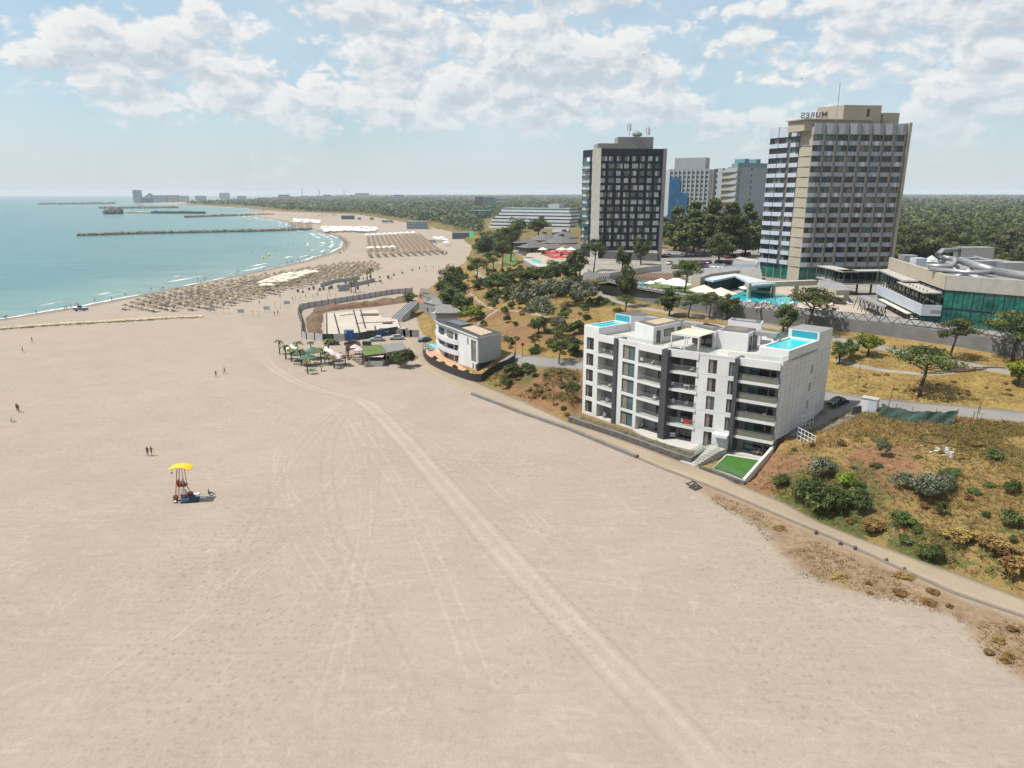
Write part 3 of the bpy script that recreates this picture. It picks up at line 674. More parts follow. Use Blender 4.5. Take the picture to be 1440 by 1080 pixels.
def ribbon(name, line, w, m, **kw):
    line = smooth_line(line, 2); l, r = [], []
    for i, p in enumerate(line):
        a, b = line[max(i-1, 0)], line[min(i+1, len(line)-1)]; dx, dy = b[0]-a[0], b[1]-a[1]; q = math.hypot(dx, dy) or 1
        l.append((p[0] - dy/q*w/2, p[1] + dx/q*w/2)); r.append((p[0] + dy/q*w/2, p[1] - dx/q*w/2))
    return sheet(name, l, r, m, **kw)
def sweep(mb, line, z0, z1, w, m, step=2.0, zf=None, top=None):
    """a wall of thickness w along a line, z0/z1 heights above the ground (or absolute when zf is given)"""
    pts = even(line, max(2, int(sum(math.hypot(b[0]-a[0], b[1]-a[1]) for a, b in zip(line[:-1], line[1:]))/step) + 1)); n = len(pts)
    nrm = np.zeros_like(pts)
    for i in range(n):
        d = pts[min(i+1, n-1)] - pts[max(i-1, 0)]; nrm[i] = (-d[1], d[0])/ (np.hypot(*d) + 1e-9)
    g = np.array([zf(*p) for p in pts]) if zf else terrain(pts[:, 0], pts[:, 1])
    A, B = pts + nrm*w/2, pts - nrm*w/2
    vs = [(*A[i], g[i]+z0) for i in range(n)] + [(*A[i], g[i]+z1) for i in range(n)] + [(*B[i], g[i]+z1) for i in range(n)] + [(*B[i], g[i]+z0) for i in range(n)]
    fs = []; ft = []
    for i in range(n-1):
        fs += [(i, i+1, n+i+1, n+i), (2*n+i, 2*n+i+1, 3*n+i+1, 3*n+i)]; ft.append((n+i, n+i+1, 2*n+i+1, 2*n+i))
    fs += [(0, n, 2*n, 3*n), (n-1, 4*n-1, 3*n-1, 2*n-1)]
    mb.add(vs, fs, m); mb.add(vs, ft, top or m); return mb

PROM_IN = [(1500,868),(1440,840.6),(1345.6,804.5),(1290,785),(1206.7,754.5),(1151,732),(1106.7,707),(1060,689),(1036,679),(1004,656),(970,652.5),(875,617.8),(800,592.8),(740,565),(690,545),(655,529.5),(628,512.5),(612,497),(600,484),(590,474)]
PROM_OUT = [(1500,894),(1440,865),(1345.6,833.6),(1273,801.7),(1201,768),(1109,729),(1040,700),(1000,684),(939,660.8),(896,643),(800,602.5),(735,580),(664,553),(640,541),(619,532),(600,522),(585,513),(577,498),(574,486),(574,476)]
sheet('promenade', polyline(PROM_IN, 2.1), polyline(PROM_OUT, 2.0), 'promenade', off=0.16)
ribbon('road', ROAD1, 5.2, 'asphalt', off=0.10)
ribbon('path', PATH1, 3.0, 'path_stone', off=0.08)
ribbon('path', PATH2, 1.5, 'path_stone', off=0.06)
ribbon('footpath', [P(*p)[:2] for p in ((632,398),(650,405),(665,414),(672,424),(690,434),(700,436),(720,436),(740,440),(768,444),(780,452))], 1.1, 'promenade', off=0.05)
ribbon('footpath', [P(*p)[:2] for p in ((700,436),(688,444),(676,452),(668,462))], 1.0, 'promenade', off=0.05)
ribbon('path', [P(*p)[:2] for p in ((669,386),(690,393),(680,388),(665,380),(700,372),(725,366))], 2.0, 'path_stone', off=0.06)

def haze():
    m = bpy.data.materials.new('haze_air'); m.use_nodes = True; nt = m.node_tree; nt.nodes.clear()
    out = N(nt, 'ShaderNodeOutputMaterial'); v = N(nt, 'ShaderNodeVolumePrincipled'); v.inputs['Density'].default_value = HAZE
    v.inputs['Color'].default_value = (0.80, 0.88, 0.95, 1); v.inputs['Anisotropy'].default_value = 0.0
    nt.links.new(v.outputs[0], out.inputs[1]); M['haze_air'] = m
    b = MB(); b.box(-27000, 14000, -3500, 13500, -6, 84, 'haze_air'); b.build('haze', kind='stuff')
HAZE = 0.00008
# ---------------------------------------------------------------- facade helpers
def frame(A, B, flip=False):
    """wall frame: s metres from A towards B, d metres out of the wall (towards the drone)"""
    dx, dy = B[0]-A[0], B[1]-A[1]; L = math.hypot(dx, dy); dx, dy = dx/L, dy/L
    nx, ny = -dy, dx
    if nx*A[0] + ny*A[1] > 0: nx, ny = -nx, -ny
    if flip: nx, ny = -nx, -ny
    fr = lambda s, d: (A[0] + dx*s + nx*d, A[1] + dy*s + ny*d)
    fr.L = L; fr.dir = (dx, dy); fr.n = (nx, ny); return fr
def s_at(fr, px, z):
    lo, hi = -10.0, fr.L + 10; f = lambda s: proj(*fr(s, 0), z)[0] - px
    inc = f(hi) > f(lo)
    for _ in range(40):
        mid = (lo + hi)/2
        if (f(mid) > 0) == inc: hi = mid
        else: lo = mid
    return (lo + hi)/2
def Q(mb, fr, s0, s1, z0, z1, d, m):          # an upright face of the wall, facing out
    a, b = fr(s0, d), fr(s1, d); vs = [(*a, z0), (*b, z0), (*b, z1), (*a, z1)]
    e = (fr.dir[0]*(-fr.n[1]) + fr.dir[1]*fr.n[0])        # keep the outward winding
    mb.add(vs, [(0, 1, 2, 3) if e > 0 else (3, 2, 1, 0)], m)
def pierced(mb, fr, s0, s1, z0, z1, holes, dep, m, mrev=None, d=0.0):
    """a wall face with real openings: holes = (s0, s1, z0, z1), each with reveals dep deep"""
    S = sorted({s0, s1, *[h[0] for h in holes], *[h[1] for h in holes]}); Z = sorted({z0, z1, *[h[2] for h in holes], *[h[3] for h in holes]})
    inn = lambda s, z: any(h[0] < s < h[1] and h[2] < z < h[3] for h in holes)
    for a, b in zip(S[:-1], S[1:]):
        k = 0
        while k < len(Z) - 1:
            if inn((a+b)/2, (Z[k]+Z[k+1])/2): k += 1; continue
            j = k
            while j + 1 < len(Z) - 1 and not inn((a+b)/2, (Z[j+1]+Z[j+2])/2): j += 1
            Q(mb, fr, a, b, Z[k], Z[j+1], d, m); k = j + 1
    for a, b, c, e in holes:
        r = mrev or m; p, q = fr(a, d), fr(b, d); p2, q2 = fr(a, d-dep), fr(b, d-dep)
        mb.quad((*p, c), (*p, e), (*p2, e), (*p2, c), r); mb.quad((*q, c), (*q2, c), (*q2, e), (*q, e), r)
        mb.quad((*p, c), (*p2, c), (*q2, c), (*q, c), r); mb.quad((*p, e), (*q, e), (*q2, e), (*p2, e), r)
def window(fr, h, dep, parent, gl, gl2=None, split=0.5, name='window', sub=True, fw=0.07, mf='frame_dark', d=0.0):
    a, b, c, e = h; mb = MB(); D0, D1 = d - dep - 0.06, d - dep + 0.05
    mb.obox(fr, a, b, D0, D1, c, c+fw, mf); mb.obox(fr, a, b, D0, D1, e-fw, e, mf)
    mb.obox(fr, a, a+fw, D0, D1, c+fw, e-fw, mf); mb.obox(fr, b-fw, b, D0, D1, c+fw, e-fw, mf)
    sm = a + (b-a)*split
    if 0.02 < split < 0.98: mb.obox(fr, sm-fw/2, sm+fw/2, D0, D1, c+fw, e-fw, mf)
    pm = mb if not sub else MB()
    if gl2 and 0.02 < split < 0.98:
        Q(pm, fr, a+fw, sm-fw/2, c+fw, e-fw, d-dep, gl); Q(pm, fr, sm+fw/2, b-fw, c+fw, e-fw, d-dep, gl2)
    else: Q(pm, fr, a+fw, b-fw, c+fw, e-fw, d-dep, gl)
    o = mb.build(name, parent)
    if sub: pm.build('pane', o)
    return o

# ---------------------------------------------------------------- the white apartment block
BEDS = []
def apartments():
    ZB, FH = 2.0, 3.15; FL = [ZB + FH*k for k in range(6)]; ZT = 18.3
    A = at(1098.5, 510, ZT); Fp = at(940, 490, ZT); L1 = at(843, 470, ZT)
    dl = Vector((L1[0]-Fp[0], L1[1]-Fp[1])).normalized(); L0 = (L1[0] + dl.x*4.1, L1[1] + dl.y*4.1)
    R = at(1157, 582, 5.2)
    fr = frame(A, Fp); fl = frame(Fp, L0); fs = frame(A, R)
    RL = (L0[0] - fl.n[0]*15, L0[1] - fl.n[1]*15); RM = ((R[0]+RL[0])/2 + 2.0, (R[1]+RL[1])/2 + 3.0)
    t = thing('apartment_building', 'white five storey apartment block with balconies and two blue rooftop pools beside the beach promenade', 'apartment building', (*A, ZB))
    sx = lambda f, px: s_at(f, px, ZT)
    B = -2.3
    # body behind the balconies, flat roof, and the walls between the bays
    body = MB()
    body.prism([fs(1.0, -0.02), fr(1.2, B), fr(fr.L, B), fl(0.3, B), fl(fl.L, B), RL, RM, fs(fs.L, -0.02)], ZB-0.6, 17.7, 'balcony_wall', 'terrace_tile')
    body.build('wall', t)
    top = MB(); top.prism([fs(0.3, -0.3), fr(0.3, -0.2), fr(fr.L, -0.2), fl(fl.L-0.3, -0.2), (RL[0]-.2, RL[1]), RM, fs(fs.L-0.3, -0.3)], 17.7, 17.84, 'terrace_tile'); top.build('roof', t)
    # side wall with three small windows, panel joints and the dark plinth
    w = MB(); hs = []
    for zc, px in ((14.9, 1142), (11.8, 1138.5), (8.7, 1135)):
        s = s_at(fs, px, zc); hs.append((s-0.42, s+0.42, zc-0.75, zc+0.75))
    pierced(w, fs, 0.9, fs.L, 5.2, ZT, hs, 0.25, 'white_wall')
    w.obox(fs, 0.9, 1.2, -0.35, -0.01, 5.2, ZT, 'white_wall')
    for k in range(1, 15):
        z = 5.2 + k*0.88; w.obox(fs, 0.9, fs.L, 0.0, 0.012, z, z+0.03, 'grey_wall') if not any(h[2]-.05 < z < h[3]+.05 for h in hs) else None
    for k in range(1, 11): w.obox(fs, 0.9 + k*1.75, 0.93 + k*1.75, 0.0, 0.010, 5.2, ZT, 'grey_wall') if not any(h[0]-.1 < .9+k*1.75 < h[1]+.1 for h in hs) else None
    w.obox(fs, fs.L-0.3, fs.L, -8, -0.05, ZB, ZT, 'white_wall')
    w.build('side_wall', t)
    for h in hs: window(fs, h, 0.25, t, 'dark_glass', split=0)
    p = MB(); p.obox(fs, 0.8, fs.L, -0.3, 0.10, ZB-1.5, 5.2, 'dark_wall'); p.build('plinth', t)
    # right wing: bay j, fin, two window columns, bay g
    sJ1, sI1 = sx(fr, 1041), sx(fr, 1035.5); sG0 = sx(fr, 983.5)
    wall = MB(); holes = []
    for a, b in ((1035.5-0.3, 1026.5), (1010, 997.5)):
        for k in range(5): holes.append((sx(fr, a)+0.05, sx(fr, b), FL[k] + (0.1 if k == 0 else 0.35), FL[k]+2.75))
    holes = [h for h in holes if h[1] - h[0] > 0.3]
    holes.remove(holes[0])
    pierced(wall, fr, sI1, sG0, ZB-0.5, 17.9, holes, 0.22, 'white_wall')
    for k in range(1, 15): wall.obox(fr, sI1, sG0, 0.0, 0.008, ZB+k*1.06, ZB+k*1.06+.02, 'grey_wall') if not any(h[2]-.1 < ZB+k*1.06 < h[3]+.1 for h in holes) else None
    wall.quad((*fr(sI1, 0), ZB-.5), (*fr(sI1, B), ZB-.5), (*fr(sI1, B), 17.9), (*fr(sI1, 0), 17.9), 'white_wall')
    wall.quad((*fr(sG0, 0), ZB-.5), (*fr(sG0, 0), 17.9), (*fr(sG0, B), 17.9), (*fr(sG0, B), ZB-.5), 'white_wall')
    wall.build('front_wall', t)
    for i, h in enumerate(holes): window(fr, h, 0.22, t, 'dark_glass' if i % 3 else 'blue_glass', 'curtain_glass' if h[3] < 17 else 'curtain_glass', 0.45)
    # left wing: window column by the pillar, end block
    sE1, sP1, sD1, sC0, sC1, sB1 = [sx(fl, q) for q in (898.5, 894, 876, 869.8, 865, 842)]
    wl = MB(); hl = [(sP1, sD1-0.1, FL[k]+0.08, FL[k]+2.72) for k in range(5)]
    pierced(wl, fl, sE1, sC0, ZB-0.5, 17.9, hl, 0.25, 'white_wall')
    wl.quad((*fl(sE1, 0), ZB-.5), (*fl(sE1, B), ZB-.5), (*fl(sE1, B), 17.9), (*fl(sE1, 0), 17.9), 'white_wall')
    he = [(sx(fl, 835.5), sx(fl, 825.5), FL[k]+0.30, FL[k]+2.70) for k in range(5)]
    pierced(wl, fl, sB1, fl.L, ZB-0.5, 17.84, he, 0.3, 'white_wall')
    wl.quad((*fl(sB1, 0), ZB-.5), (*fl(sB1, B-.6), ZB-.5), (*fl(sB1, B-.6), 17.84), (*fl(sB1, 0), 17.84), 'white_wall')
    wl.build('front_wall', t)
    for i, h in enumerate(hl): window(fl, h, 0.25, t, 'blue_glass' if i else 'blue_glass', 'curtain_glass', 0.55)
    for h in he: window(fl, h, 0.3, t, 'dark_glass', 'curtain_glass', 0.68)
    # dark fins
    for f, a, b, d1 in ((fr, sJ1, sI1, 0.55), (fl, -0.55, 0.75, 0.75), (fl, sC1 if sC1 < sC0 else sC0, max(sC0, sC1), 0.30)):
        m_ = MB(); m_.obox(f, a, b, B-0.1, d1, ZB-1.2, 18.15, 'dark_fin'); m_.build('fin', t)
    # balcony bays
    def bay(f, s0, s1, wrap, doors, reed):
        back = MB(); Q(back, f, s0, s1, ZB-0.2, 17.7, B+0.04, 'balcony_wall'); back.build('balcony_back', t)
        for k in range(6):
            z = FL[k]; m_ = MB()
            zt, zb = (z, z-0.5) if k else (z, z-1.6)
            if k == 5: zt, zb = 17.72, 17.0
            m_.obox(f, s0, s1, B+0.05, 0.16, zb, zt, 'white_wall', 'terrace_tile')
            if k == 5: m_.obox(f, s0, s1, -0.15, 0.16, 17.725, ZT, 'white_wall')
            m_.build('balcony_slab', t)
            if k == 5: continue
            top = 16.95 if k == 4 else FL[k+1] - 0.55
            for (u0, u1, g1, g2, spl) in doors:
                h = (s0 + (s1-s0)*u0, s0 + (s1-s0)*u1, z+0.04, min(top, z+2.45)); window(f, h, -0.0, t, g1, g2, spl, 'sliding_door', d=B+0.13)
            if k >= 1:
                r = MB(); r.obox(f, s0+0.05, s1-0.05, 0.06, 0.09, z+0.03, z+1.05, 'rail_glass')
                if wrap: r.obox(f, s0+0.02, s0+0.05, -1.2, 0.09, z+0.03, z+1.05, 'rail_glass')
                r.obox(f, s0, s1, 0.05, 0.10, z+1.052, z+1.09, 'metal')
                ro = r.build('balcony_rail', t)
                if reed:
                    q = MB(); q.obox(f, s0+0.1, s1-0.1, -0.02, 0.02, z+0.05, z+0.95, 'reed'); q.build('reed_screen', ro)
    bay(fr, 0.0, sJ1, True, ((0.12, 0.30, 'dark_glass', None, 0), (0.34, 0.82, 'dark_glass', 'blue_glass', 0.5)), True)
    bay(fr, sG0, fr.L, False, ((0.12, 0.62, 'dark_glass', 'dark_glass', 0.5), (0.74, 0.95, 'blue_glass', None, 0)), False)
    bay(fl, 0.7, sE1, False, ((0.08, 0.50, 'dark_glass', 'dark_glass', 0.5),), False)
    bay(fl, max(sC0, sC1), sB1, False, ((0.05, 0.40, 'dark_glass', None, 0),), False)
    m_ = MB(); m_.obox(fr, sG0-0.05, sG0+0.35, -0.5, 0.02, ZB-0.4, 17.0, 'white_wall'); m_.build('pillar', t)
    # bits of wall over the window bays up to the parapet, roof edge
    c = MB(); c.obox(fr, sI1, sG0, -0.3, 0.03, 17.902, ZT, 'white_wall'); c.obox(fl, sE1, sC0, -0.3, 0.03, 17.902, ZT, 'white_wall'); c.build('parapet', t)
    g = MB(); g.obox(fr, 0.2, 8.5, -0.10, -0.07, 18.31, 19.05, 'rail_glass'); g.obox(fl, 1.0, 14.5, -0.10, -0.07, 18.31, 19.05, 'rail_glass'); g.obox(fs, 0.2, 2.4, -0.10, -0.07, 18.31, 19.05, 'rail_glass')
    g.obox(fr, 10.5, fr.L, -0.10, -0.07, 18.31, 19.05, 'rail_glass'); g.build('terrace_rail', t)
    # rooftop pools
    def rim(poly, z0, z1, wid, name):
        m_ = MB(); cx = sum(p[0] for p in poly)/len(poly); cy = sum(p[1] for p in poly)/len(poly)
        inn = []
        for p in poly:
            v = Vector((cx-p[0], cy-p[1])); L = v.length; v *= wid/L; inn.append((p[0]+v.x, p[1]+v.y))
        n = len(poly)
        for i in range(n):
            j = (i+1) % n
            m_.prism([poly[i], poly[j], inn[j], inn[i]], z0, z1, 'white_wall')
        o = m_.build(name, t); w_ = MB(); w_.prism(inn, z0+0.02, z1-0.22, 'tile_blue', 'pool_water'); w_.build('water', o); return o
    pl = [fl(fl.L, 0), fl(sB1, 0), fl(sB1, -8.6), fl(fl.L, -8.6)]
    rim(pl, 17.85, 19.5, 0.75, 'rooftop_pool')
    b = MB(); b.prism([fl(fl.L, -8.65), fl(sB1-0.2, -8.65), fl(sB1-3.2, -12.5), fl(fl.L, -14)], 17.85, 20.9, 'white_wall', 'roof_felt'); b.obox(fl, sB1+.2, fl.L-.2, -8.6, -8.55, 19.3, 20.7, 'tile_blue'); b.build('pool_house', t)
    pr = [fs(2.6, 0.0), fs(2.6, -5.0), fs(14.6, -5.0), fs(14.6, 0.0)]
    rim(pr, 17.85, 19.75, 0.85, 'rooftop_pool')
    b = MB(); b.prism([fs(14.7, 0.03), fs(14.7, -5.4), fs(fs.L, -5.4), fs(fs.L, 0.03)], 17.85, 21.1, 'white_wall', 'roof_grey'); b.obox(fs, 14.6, 14.66, -4.7, -0.4, 19.5, 20.95, 'tile_blue'); b.build('pool_house', t)
    # penthouse volumes on the roof
    def pent(pxs, z1, roof, wins=()):
        poly = [at(*q, z1) for q in pxs]; m_ = MB(); m_.prism(poly, 17.85, z1, 'white_wall')
        o = m_.build('penthouse', t)
        cx = sum(p[0] for p in poly)/len(poly); cy = sum(p[1] for p in poly)/len(poly)
        sh = lambda k: [(cx+(p[0]-cx)*k, cy+(p[1]-cy)*k) for p in poly]
        r = MB(); r.prism(sh(0.93), z1+0.003, z1+0.05, 'roof_felt'); r.prism(sh(0.62), z1+0.055, z1+0.10, roof); r.build('roof', o)
        for i, (s0, s1, za, zb, g1) in wins:
            f = frame(poly[i], poly[(i+1) % len(poly)]); window(f, (f.L*s0, f.L*s1, 17.9+za, 17.9+zb), -0.07, o, g1, split=0, sub=False)
        return poly
    pent([(893,452.6),(919.4,460.3),(963.9,451),(937,444.5)], 21.0, 'roof_gravel', [(1, (0.10, 0.2, 0.1, 2.3, 'dark_glass')), (1, (0.33, 0.62, 1.0, 2.3, 'curtain_glass')), (1, (0.75, 0.86, 1.2, 2.2, 'dark_glass'))])
    pent([(972,458.5),(1006,466.5),(1022,459.5),(988,452.5)], 20.9, 'brown_roof', [(0, (0.1, 0.9, 0.1, 2.3, 'dark_glass'))])
    pent([(1009,464.5),(1052.6,469.5),(1066,462.3),(1024,457.5)], 21.0, 'brown_roof', [(1, (0.15, 0.35, 0.1, 2.4, 'dark_glass')), (1, (0.55, 0.72, 0.1, 2.4, 'dark_glass'))])
    pent([(1024,450),(1071,455.5),(1073.5,451),(1030,446.5)], 21.6, 'roof_grey')
    bm_ = MB(); b0, b1 = at(906, 445.5, 21.0), at(1092, 469.5, 21.0); fb = frame(b0, b1); bm_.obox(fb, 0, fb.L, -1.6, 0, 20.3, 21.0, 'grey_wall')
    for s in (fb.L*0.72, fb.L*0.86, fb.L*0.99): bm_.obox(fb, s-.2, s+.2, -.6, -.2, 17.85, 20.3, 'grey_wall')
    bm_.build('roof_beam', t)
    gr = MB(); f2 = frame(at(1062, 480, 18), at(1118, 487, 18)); gr.obox(f2, 0.4, f2.L, -5.2, -5.1, 17.85, 19.3, 'green_rail'); gr.build('terrace_screen', t)
    # slatted pergola with white posts
    pz = 20.7; pc = [at(*q, pz) for q in ((943.7,468.6),(983.3,474.2),(1000.5,467.2),(961.8,461.3))]
    pg = MB(); fp = frame(pc[0], pc[1]); dpt = math.hypot(pc[3][0]-pc[0][0], pc[3][1]-pc[0][1])
    for k in range(26): pg.obox(fp, fp.L*k/26, fp.L*(k+0.8)/26, -dpt, 0, pz, pz+0.08, 'canvas')
    pg.obox(fp, 0, fp.L, -0.12, 0.03, pz-0.22, pz-0.005, 'white_metal'); pg.obox(fp, 0, fp.L, -dpt, -dpt+.15, pz-0.22, pz-0.005, 'white_metal')
    for s in (0.1, fp.L*0.5, fp.L-0.1):
        for d in (-0.1, -dpt+0.1): pg.obox(fp, s-.09, s+.09, d-.09, d+.09, 17.85, pz-.22, 'white_metal')
    pg.build('pergola', t)
    # pavilion canopy over the entrance steps
    e = MB(); e.obox(fr, sI1+0.05, sI1+2.6, 0.0, 1.4, FL[1]-0.6, FL[1]-0.1, 'white_wall'); e.build('entrance_canopy', t)
    # --- things round the house
    def low(name, label, cat, px, z0, z1, wdt, m, cap=None):
        mb = MB(); sweep(mb, [at(*q, 2.0) for q in px], z0, z1, wdt, m, 2.0, lambda x, y: 2.0, cap); o = mb.build(name); tag(o, label, cat); return o
    low('stone_wall', 'dark stone garden wall between promenade and white apartment block', 'wall', [(800,592),(875,617),(970,651.5),(1001,632)], -0.8, 0.95, 0.45, 'stone', 'curb')
    low('stone_wall', 'low dark stone wall below the bright green lawn', 'wall', [(984,658.5),(1047.5,681)], -0.8, 0.45, 0.4, 'stone')
    mb = MB(); a_, b_ = at(1047.5, 680, 2.0), at(1092, 641, 2.0); fw_ = frame(a_, b_)
    mb.prism([fw_(0, 0), fw_(fw_.L, 0), fw_(fw_.L, -0.4), fw_(0, -0.4)], 1.0, [2.7, 4.4, 4.4, 2.7], 'white_wall'); tag(mb.build('garden_wall'), 'sloping white garden wall along the right edge of the green lawn', 'wall')
    wl_ = [at(*q, 2.0) for q in ((806,593.5),(875,617),(970,651.5))]
    f5 = frame(wl_[0], wl_[1]); f6 = frame(wl_[1], wl_[2])
    for nm, f_, lab in (('planting_bed', f5, 'raised planting bed of dry plants at the far end of the stone wall'), ('planting_bed', f6, 'raised planting bed of green and yellow plants behind the near end of the stone wall')):
        bed = MB(); bed.prism([f_(0.3, -0.24), f_(f_.L-0.3, -0.24), f_(f_.L-0.8, -2.6), f_(0.6, -2.2)], 1.5, 2.75, 'stone', 'dirt'); o = bed.build(nm); tag(o, lab, 'planting bed')
        BEDS.append((f_, 0.4, f_.L-0.8))
    ter = MB(); f3 = fr; ter.prism([fr(sI1+0.2, 3.4), fr(sI1+0.2, B), fl(3.5, B), fl(sE1, 0.5), fl(0.5, 2.8)], 1.6, 2.06, 'terrace_tile'); tag(ter.build('terrace', kind='structure'))
    lw = MB(); lw.prism([at(*q, 2.2) for q in ((1003,656.5),(1021.5,637.5),(1076,646),(1092,641),(1047,676.5))], 1.5, 2.16, 'terrace_tile', 'terrace_tile'); lw.build('patio', kind='structure')
    lg = MB(); lg.prism([at(*q, 2.25) for q in ((1004,657),(1022,640),(1075,648.5),(1047,674.5))], 2.165, 2.26, 'turf'); lg.build('lawn', kind='structure')
    st = thing('garden_steps', 'white concrete steps climbing from promenade to the apartment terrace', 'steps', (*at(985, 645, 2), 2)); sm = MB()
    a_, b_ = at(974, 656.5, 1.9), at(1010, 634.5, 2.9); dd = ((b_[0]-a_[0])/8, (b_[1]-a_[1])/8); fx = frame(a_, b_)
    for k in range(8): sm.obox(fx, fx.L*k/8, fx.L*(k+1)/8 + (0.0 if k < 7 else 1.5), -2.6, 0.4, 1.5, 2.0 + 0.13*(k+1), 'pale_concrete')
    sm.build('step_flight', st); sr = MB()
    for d in (0.35, -2.55): sr.prism([fx(0, d), fx(fx.L, d), fx(fx.L, d-.04), fx(0, d-.04)], [2.15, 3.1, 3.1, 2.15], [3.1, 4.0, 4.0, 3.1], 'rail_glass')
    sr.build('hand_rail', st)
    gl = MB(); sweep(gl, [at(*q, 2.0) for q in ((803,592),(875,616.5),(969.5,651),(1000,632))], 0, 0.95, 0.03, 'rail_glass', 2, lambda x, y: 2.96); tag(gl.build('glass_fence'), 'clear glass fence on top of the long dark stone wall', 'fence')
    gl = MB(); sweep(gl, [at(*q, 2.4) for q in ((1003,653),(1046,673))], 0, 0.95, 0.03, 'rail_glass', 2, lambda x, y: 2.26); tag(gl.build('glass_fence'), 'clear glass fence along the front edge of the green lawn', 'fence')
    for k, (s, z, w_) in enumerate(((3.0, 3.05, 'nearest the lawn wall'), (5.0, 3.35, 'in the middle of the three'), (7.0, 3.65, 'nearest the white lattice'))):
        ac = thing('air_conditioner', f'white air conditioner by the dark plinth, {w_}', 'air conditioner', (*fs(s, 0.7), z-1.0), group='air conditioners by the apartment block')
        m_ = MB(); m_.obox(fs, s-0.62, s+0.62, 0.45, 0.95, z-0.9, z+0.75, 'white_metal'); m_.build('case', ac)
        m_ = MB()
        for q in (0.35, -0.42):
            c_ = fs(s, 0.97); m_.add([(c_[0] + fs.dir[0]*0.34*math.cos(a), c_[1] + fs.dir[1]*0.34*math.cos(a), z + q + 0.34*math.sin(a)) for a in np.linspace(0, 2*math.pi, 12, endpoint=False)], [tuple(range(12))], 'dark_metal')
        m_.build('fan_grille', ac)
    for px, lab, h in (([(1116,608),(1143,598)], 'white lattice screen standing beside the dark driveway', 2.6), ([(1121,618),(1146,626)], 'white grid panel leaning in front of the lattice screen', 2.2)):
        a_, b_ = [P(*q) for q in px]; f4 = frame(a_[:2], b_[:2]); z = min(a_[2], b_[2]); m_ = MB(); L = f4.L
        for k in range(6): m_.obox(f4, L*k/5-.05, L*k/5+.05, 0, .05, z, z+h, 'white_metal')
        for k in range(4): m_.obox(f4, 0, L, .052, .09, z+h*k/3.2, z+h*k/3.2+.09, 'white_metal')
        tag(m_.build('lattice_screen'), lab, 'screen')
    # balcony furniture
    def item(name, lab, cat, f, s, d, k, col, sz):
        z = FL[k]; m_ = MB(); x, y = f(s, d); o = thing(name, lab, cat, (x, y, z))
        m_.obox(f, s-sz/2, s+sz/2, d-.35, d+.35, z+.68, z+.74, col); m_.build('top', o); m_ = MB()
        for a in (-.4, .4):
            for b_ in (-.25, .25): m_.obox(f, s+a*sz-.03, s+a*sz+.03, d+b_-.03, d+b_+.03, z+.01, z+.68, col)
        m_.build('leg_frame', o)
    item('balcony_table', 'white table on the second balcony of the right end stack', 'table', fr, 3.4, -0.6, 2, 'white_metal', 1.2)
    item('balcony_table', 'small dark table on the top balcony of the right end stack', 'table', fr, 3.0, -0.8, 4, 'dark_metal', 1.2)
    item('balcony_table', 'white table on the third balcony beside the tall dark fin', 'table', fr, sG0+2, -0.6, 3, 'white_metal', 1.0)
    item('patio_table', 'wooden dining table under the lowest balcony by the lawn', 'table', fr, 2.5, -0.8, 0, 'wood', 1.8)
    x, y = fr(sG0+1.2, 0.14); m_ = MB(); m_.obox(fr, sG0+0.7, sG0+1.9, 0.11, 0.15, FL[1]+0.35, FL[1]+1.15, 'cloth_red'); tag(m_.build('beach_towel'), 'red towel hung over a balcony rail left of the plain white wall', 'towel')
    # chairs on the balconies
    mb = MB(); mb.box(-.27, .27, -.27, .27, .38, .46, 'white_metal'); mb.box(-.27, .27, .22, .28, .462, .95, 'white_metal'); [mb.box(a-.03, a+.03, b-.03, b+.03, 0, .38, 'dark_metal') for a in (-.22, .22) for b in (-.22, .22)]
    ch = mb.build('balcony_chair'); tag(ch, 'small white chair on a balcony of the white apartment block', 'chair', 'chairs on the apartment balconies'); rr = random.Random(3); first = True
    for f, a, b in ((fr, .6, sJ1-.4), (fr, sG0+.4, fr.L-.6), (fl, 1.2, sE1-.3), (fl, max(sC0, sC1)+.3, sB1-.3)):
        for k in range(5):
            for q in range(2):
                if rr.random() < .3: continue
                o = ch if first else ch.copy()
                if not first: COL.objects.link(o)
                first = False; o.location = (*f(rr.uniform(a, b), rr.uniform(-1.3, -.5)), FL[k] + (.01 if k else .07)); o.rotation_euler = (0, 0, rr.uniform(0, 6.28))
    # driveway on the right
    dv = MB(); pts = [fs(2.2, 1.2), fs(fs.L+1, 0.6), fs(fs.L+2.5, 6.5), fs(13, 7.2), fs(6.5, 4.0)]
    sheet('driveway', [fs(4.5, 0.25), fs(fs.L-2, 0.25), fs(fs.L+4, 0.25)], [fs(4.5, 3.2), fs(12, 6.0), fs(fs.L+4, 6.5)], 'asphalt', off=0.12)
    return fs
APT_SIDE = apartments()
# ---------------------------------------------------------------- high-rise hotels
def limited_windows(fr_list, t, dep, gls, rnd, cap=100, mf='frame_dark'):
    """the first hundred windows as parts, the others as one part"""
    rest = MB(); n = 0
    for fr, h, d in fr_list:
        n += 1; gl = gls[rnd.randrange(len(gls))]; g2 = gls[rnd.randrange(len(gls))]; sp = rnd.choice((0.5, 0.5, 0.35, 0.65))
        if n <= cap: window(fr, h, dep, t, gl, g2, sp, sub=False, mf=mf, d=d)
        else:
            a, b, c, e = h; sm = a + (b-a)*sp
            Q(rest, fr, a, sm-.04, c, e, d-dep, gl); Q(rest, fr, sm+.04, b, c, e, d-dep, g2); Q(rest, fr, sm-.04, sm+.04, c, e, d-dep+.02, mf)
            Q(rest, fr, a, b, e-.06, e, d-dep+.02, mf); Q(rest, fr, a, b, c, c+.06, d-dep+.02, mf)
    if rest.v: rest.build('window', t, kind='stuff')
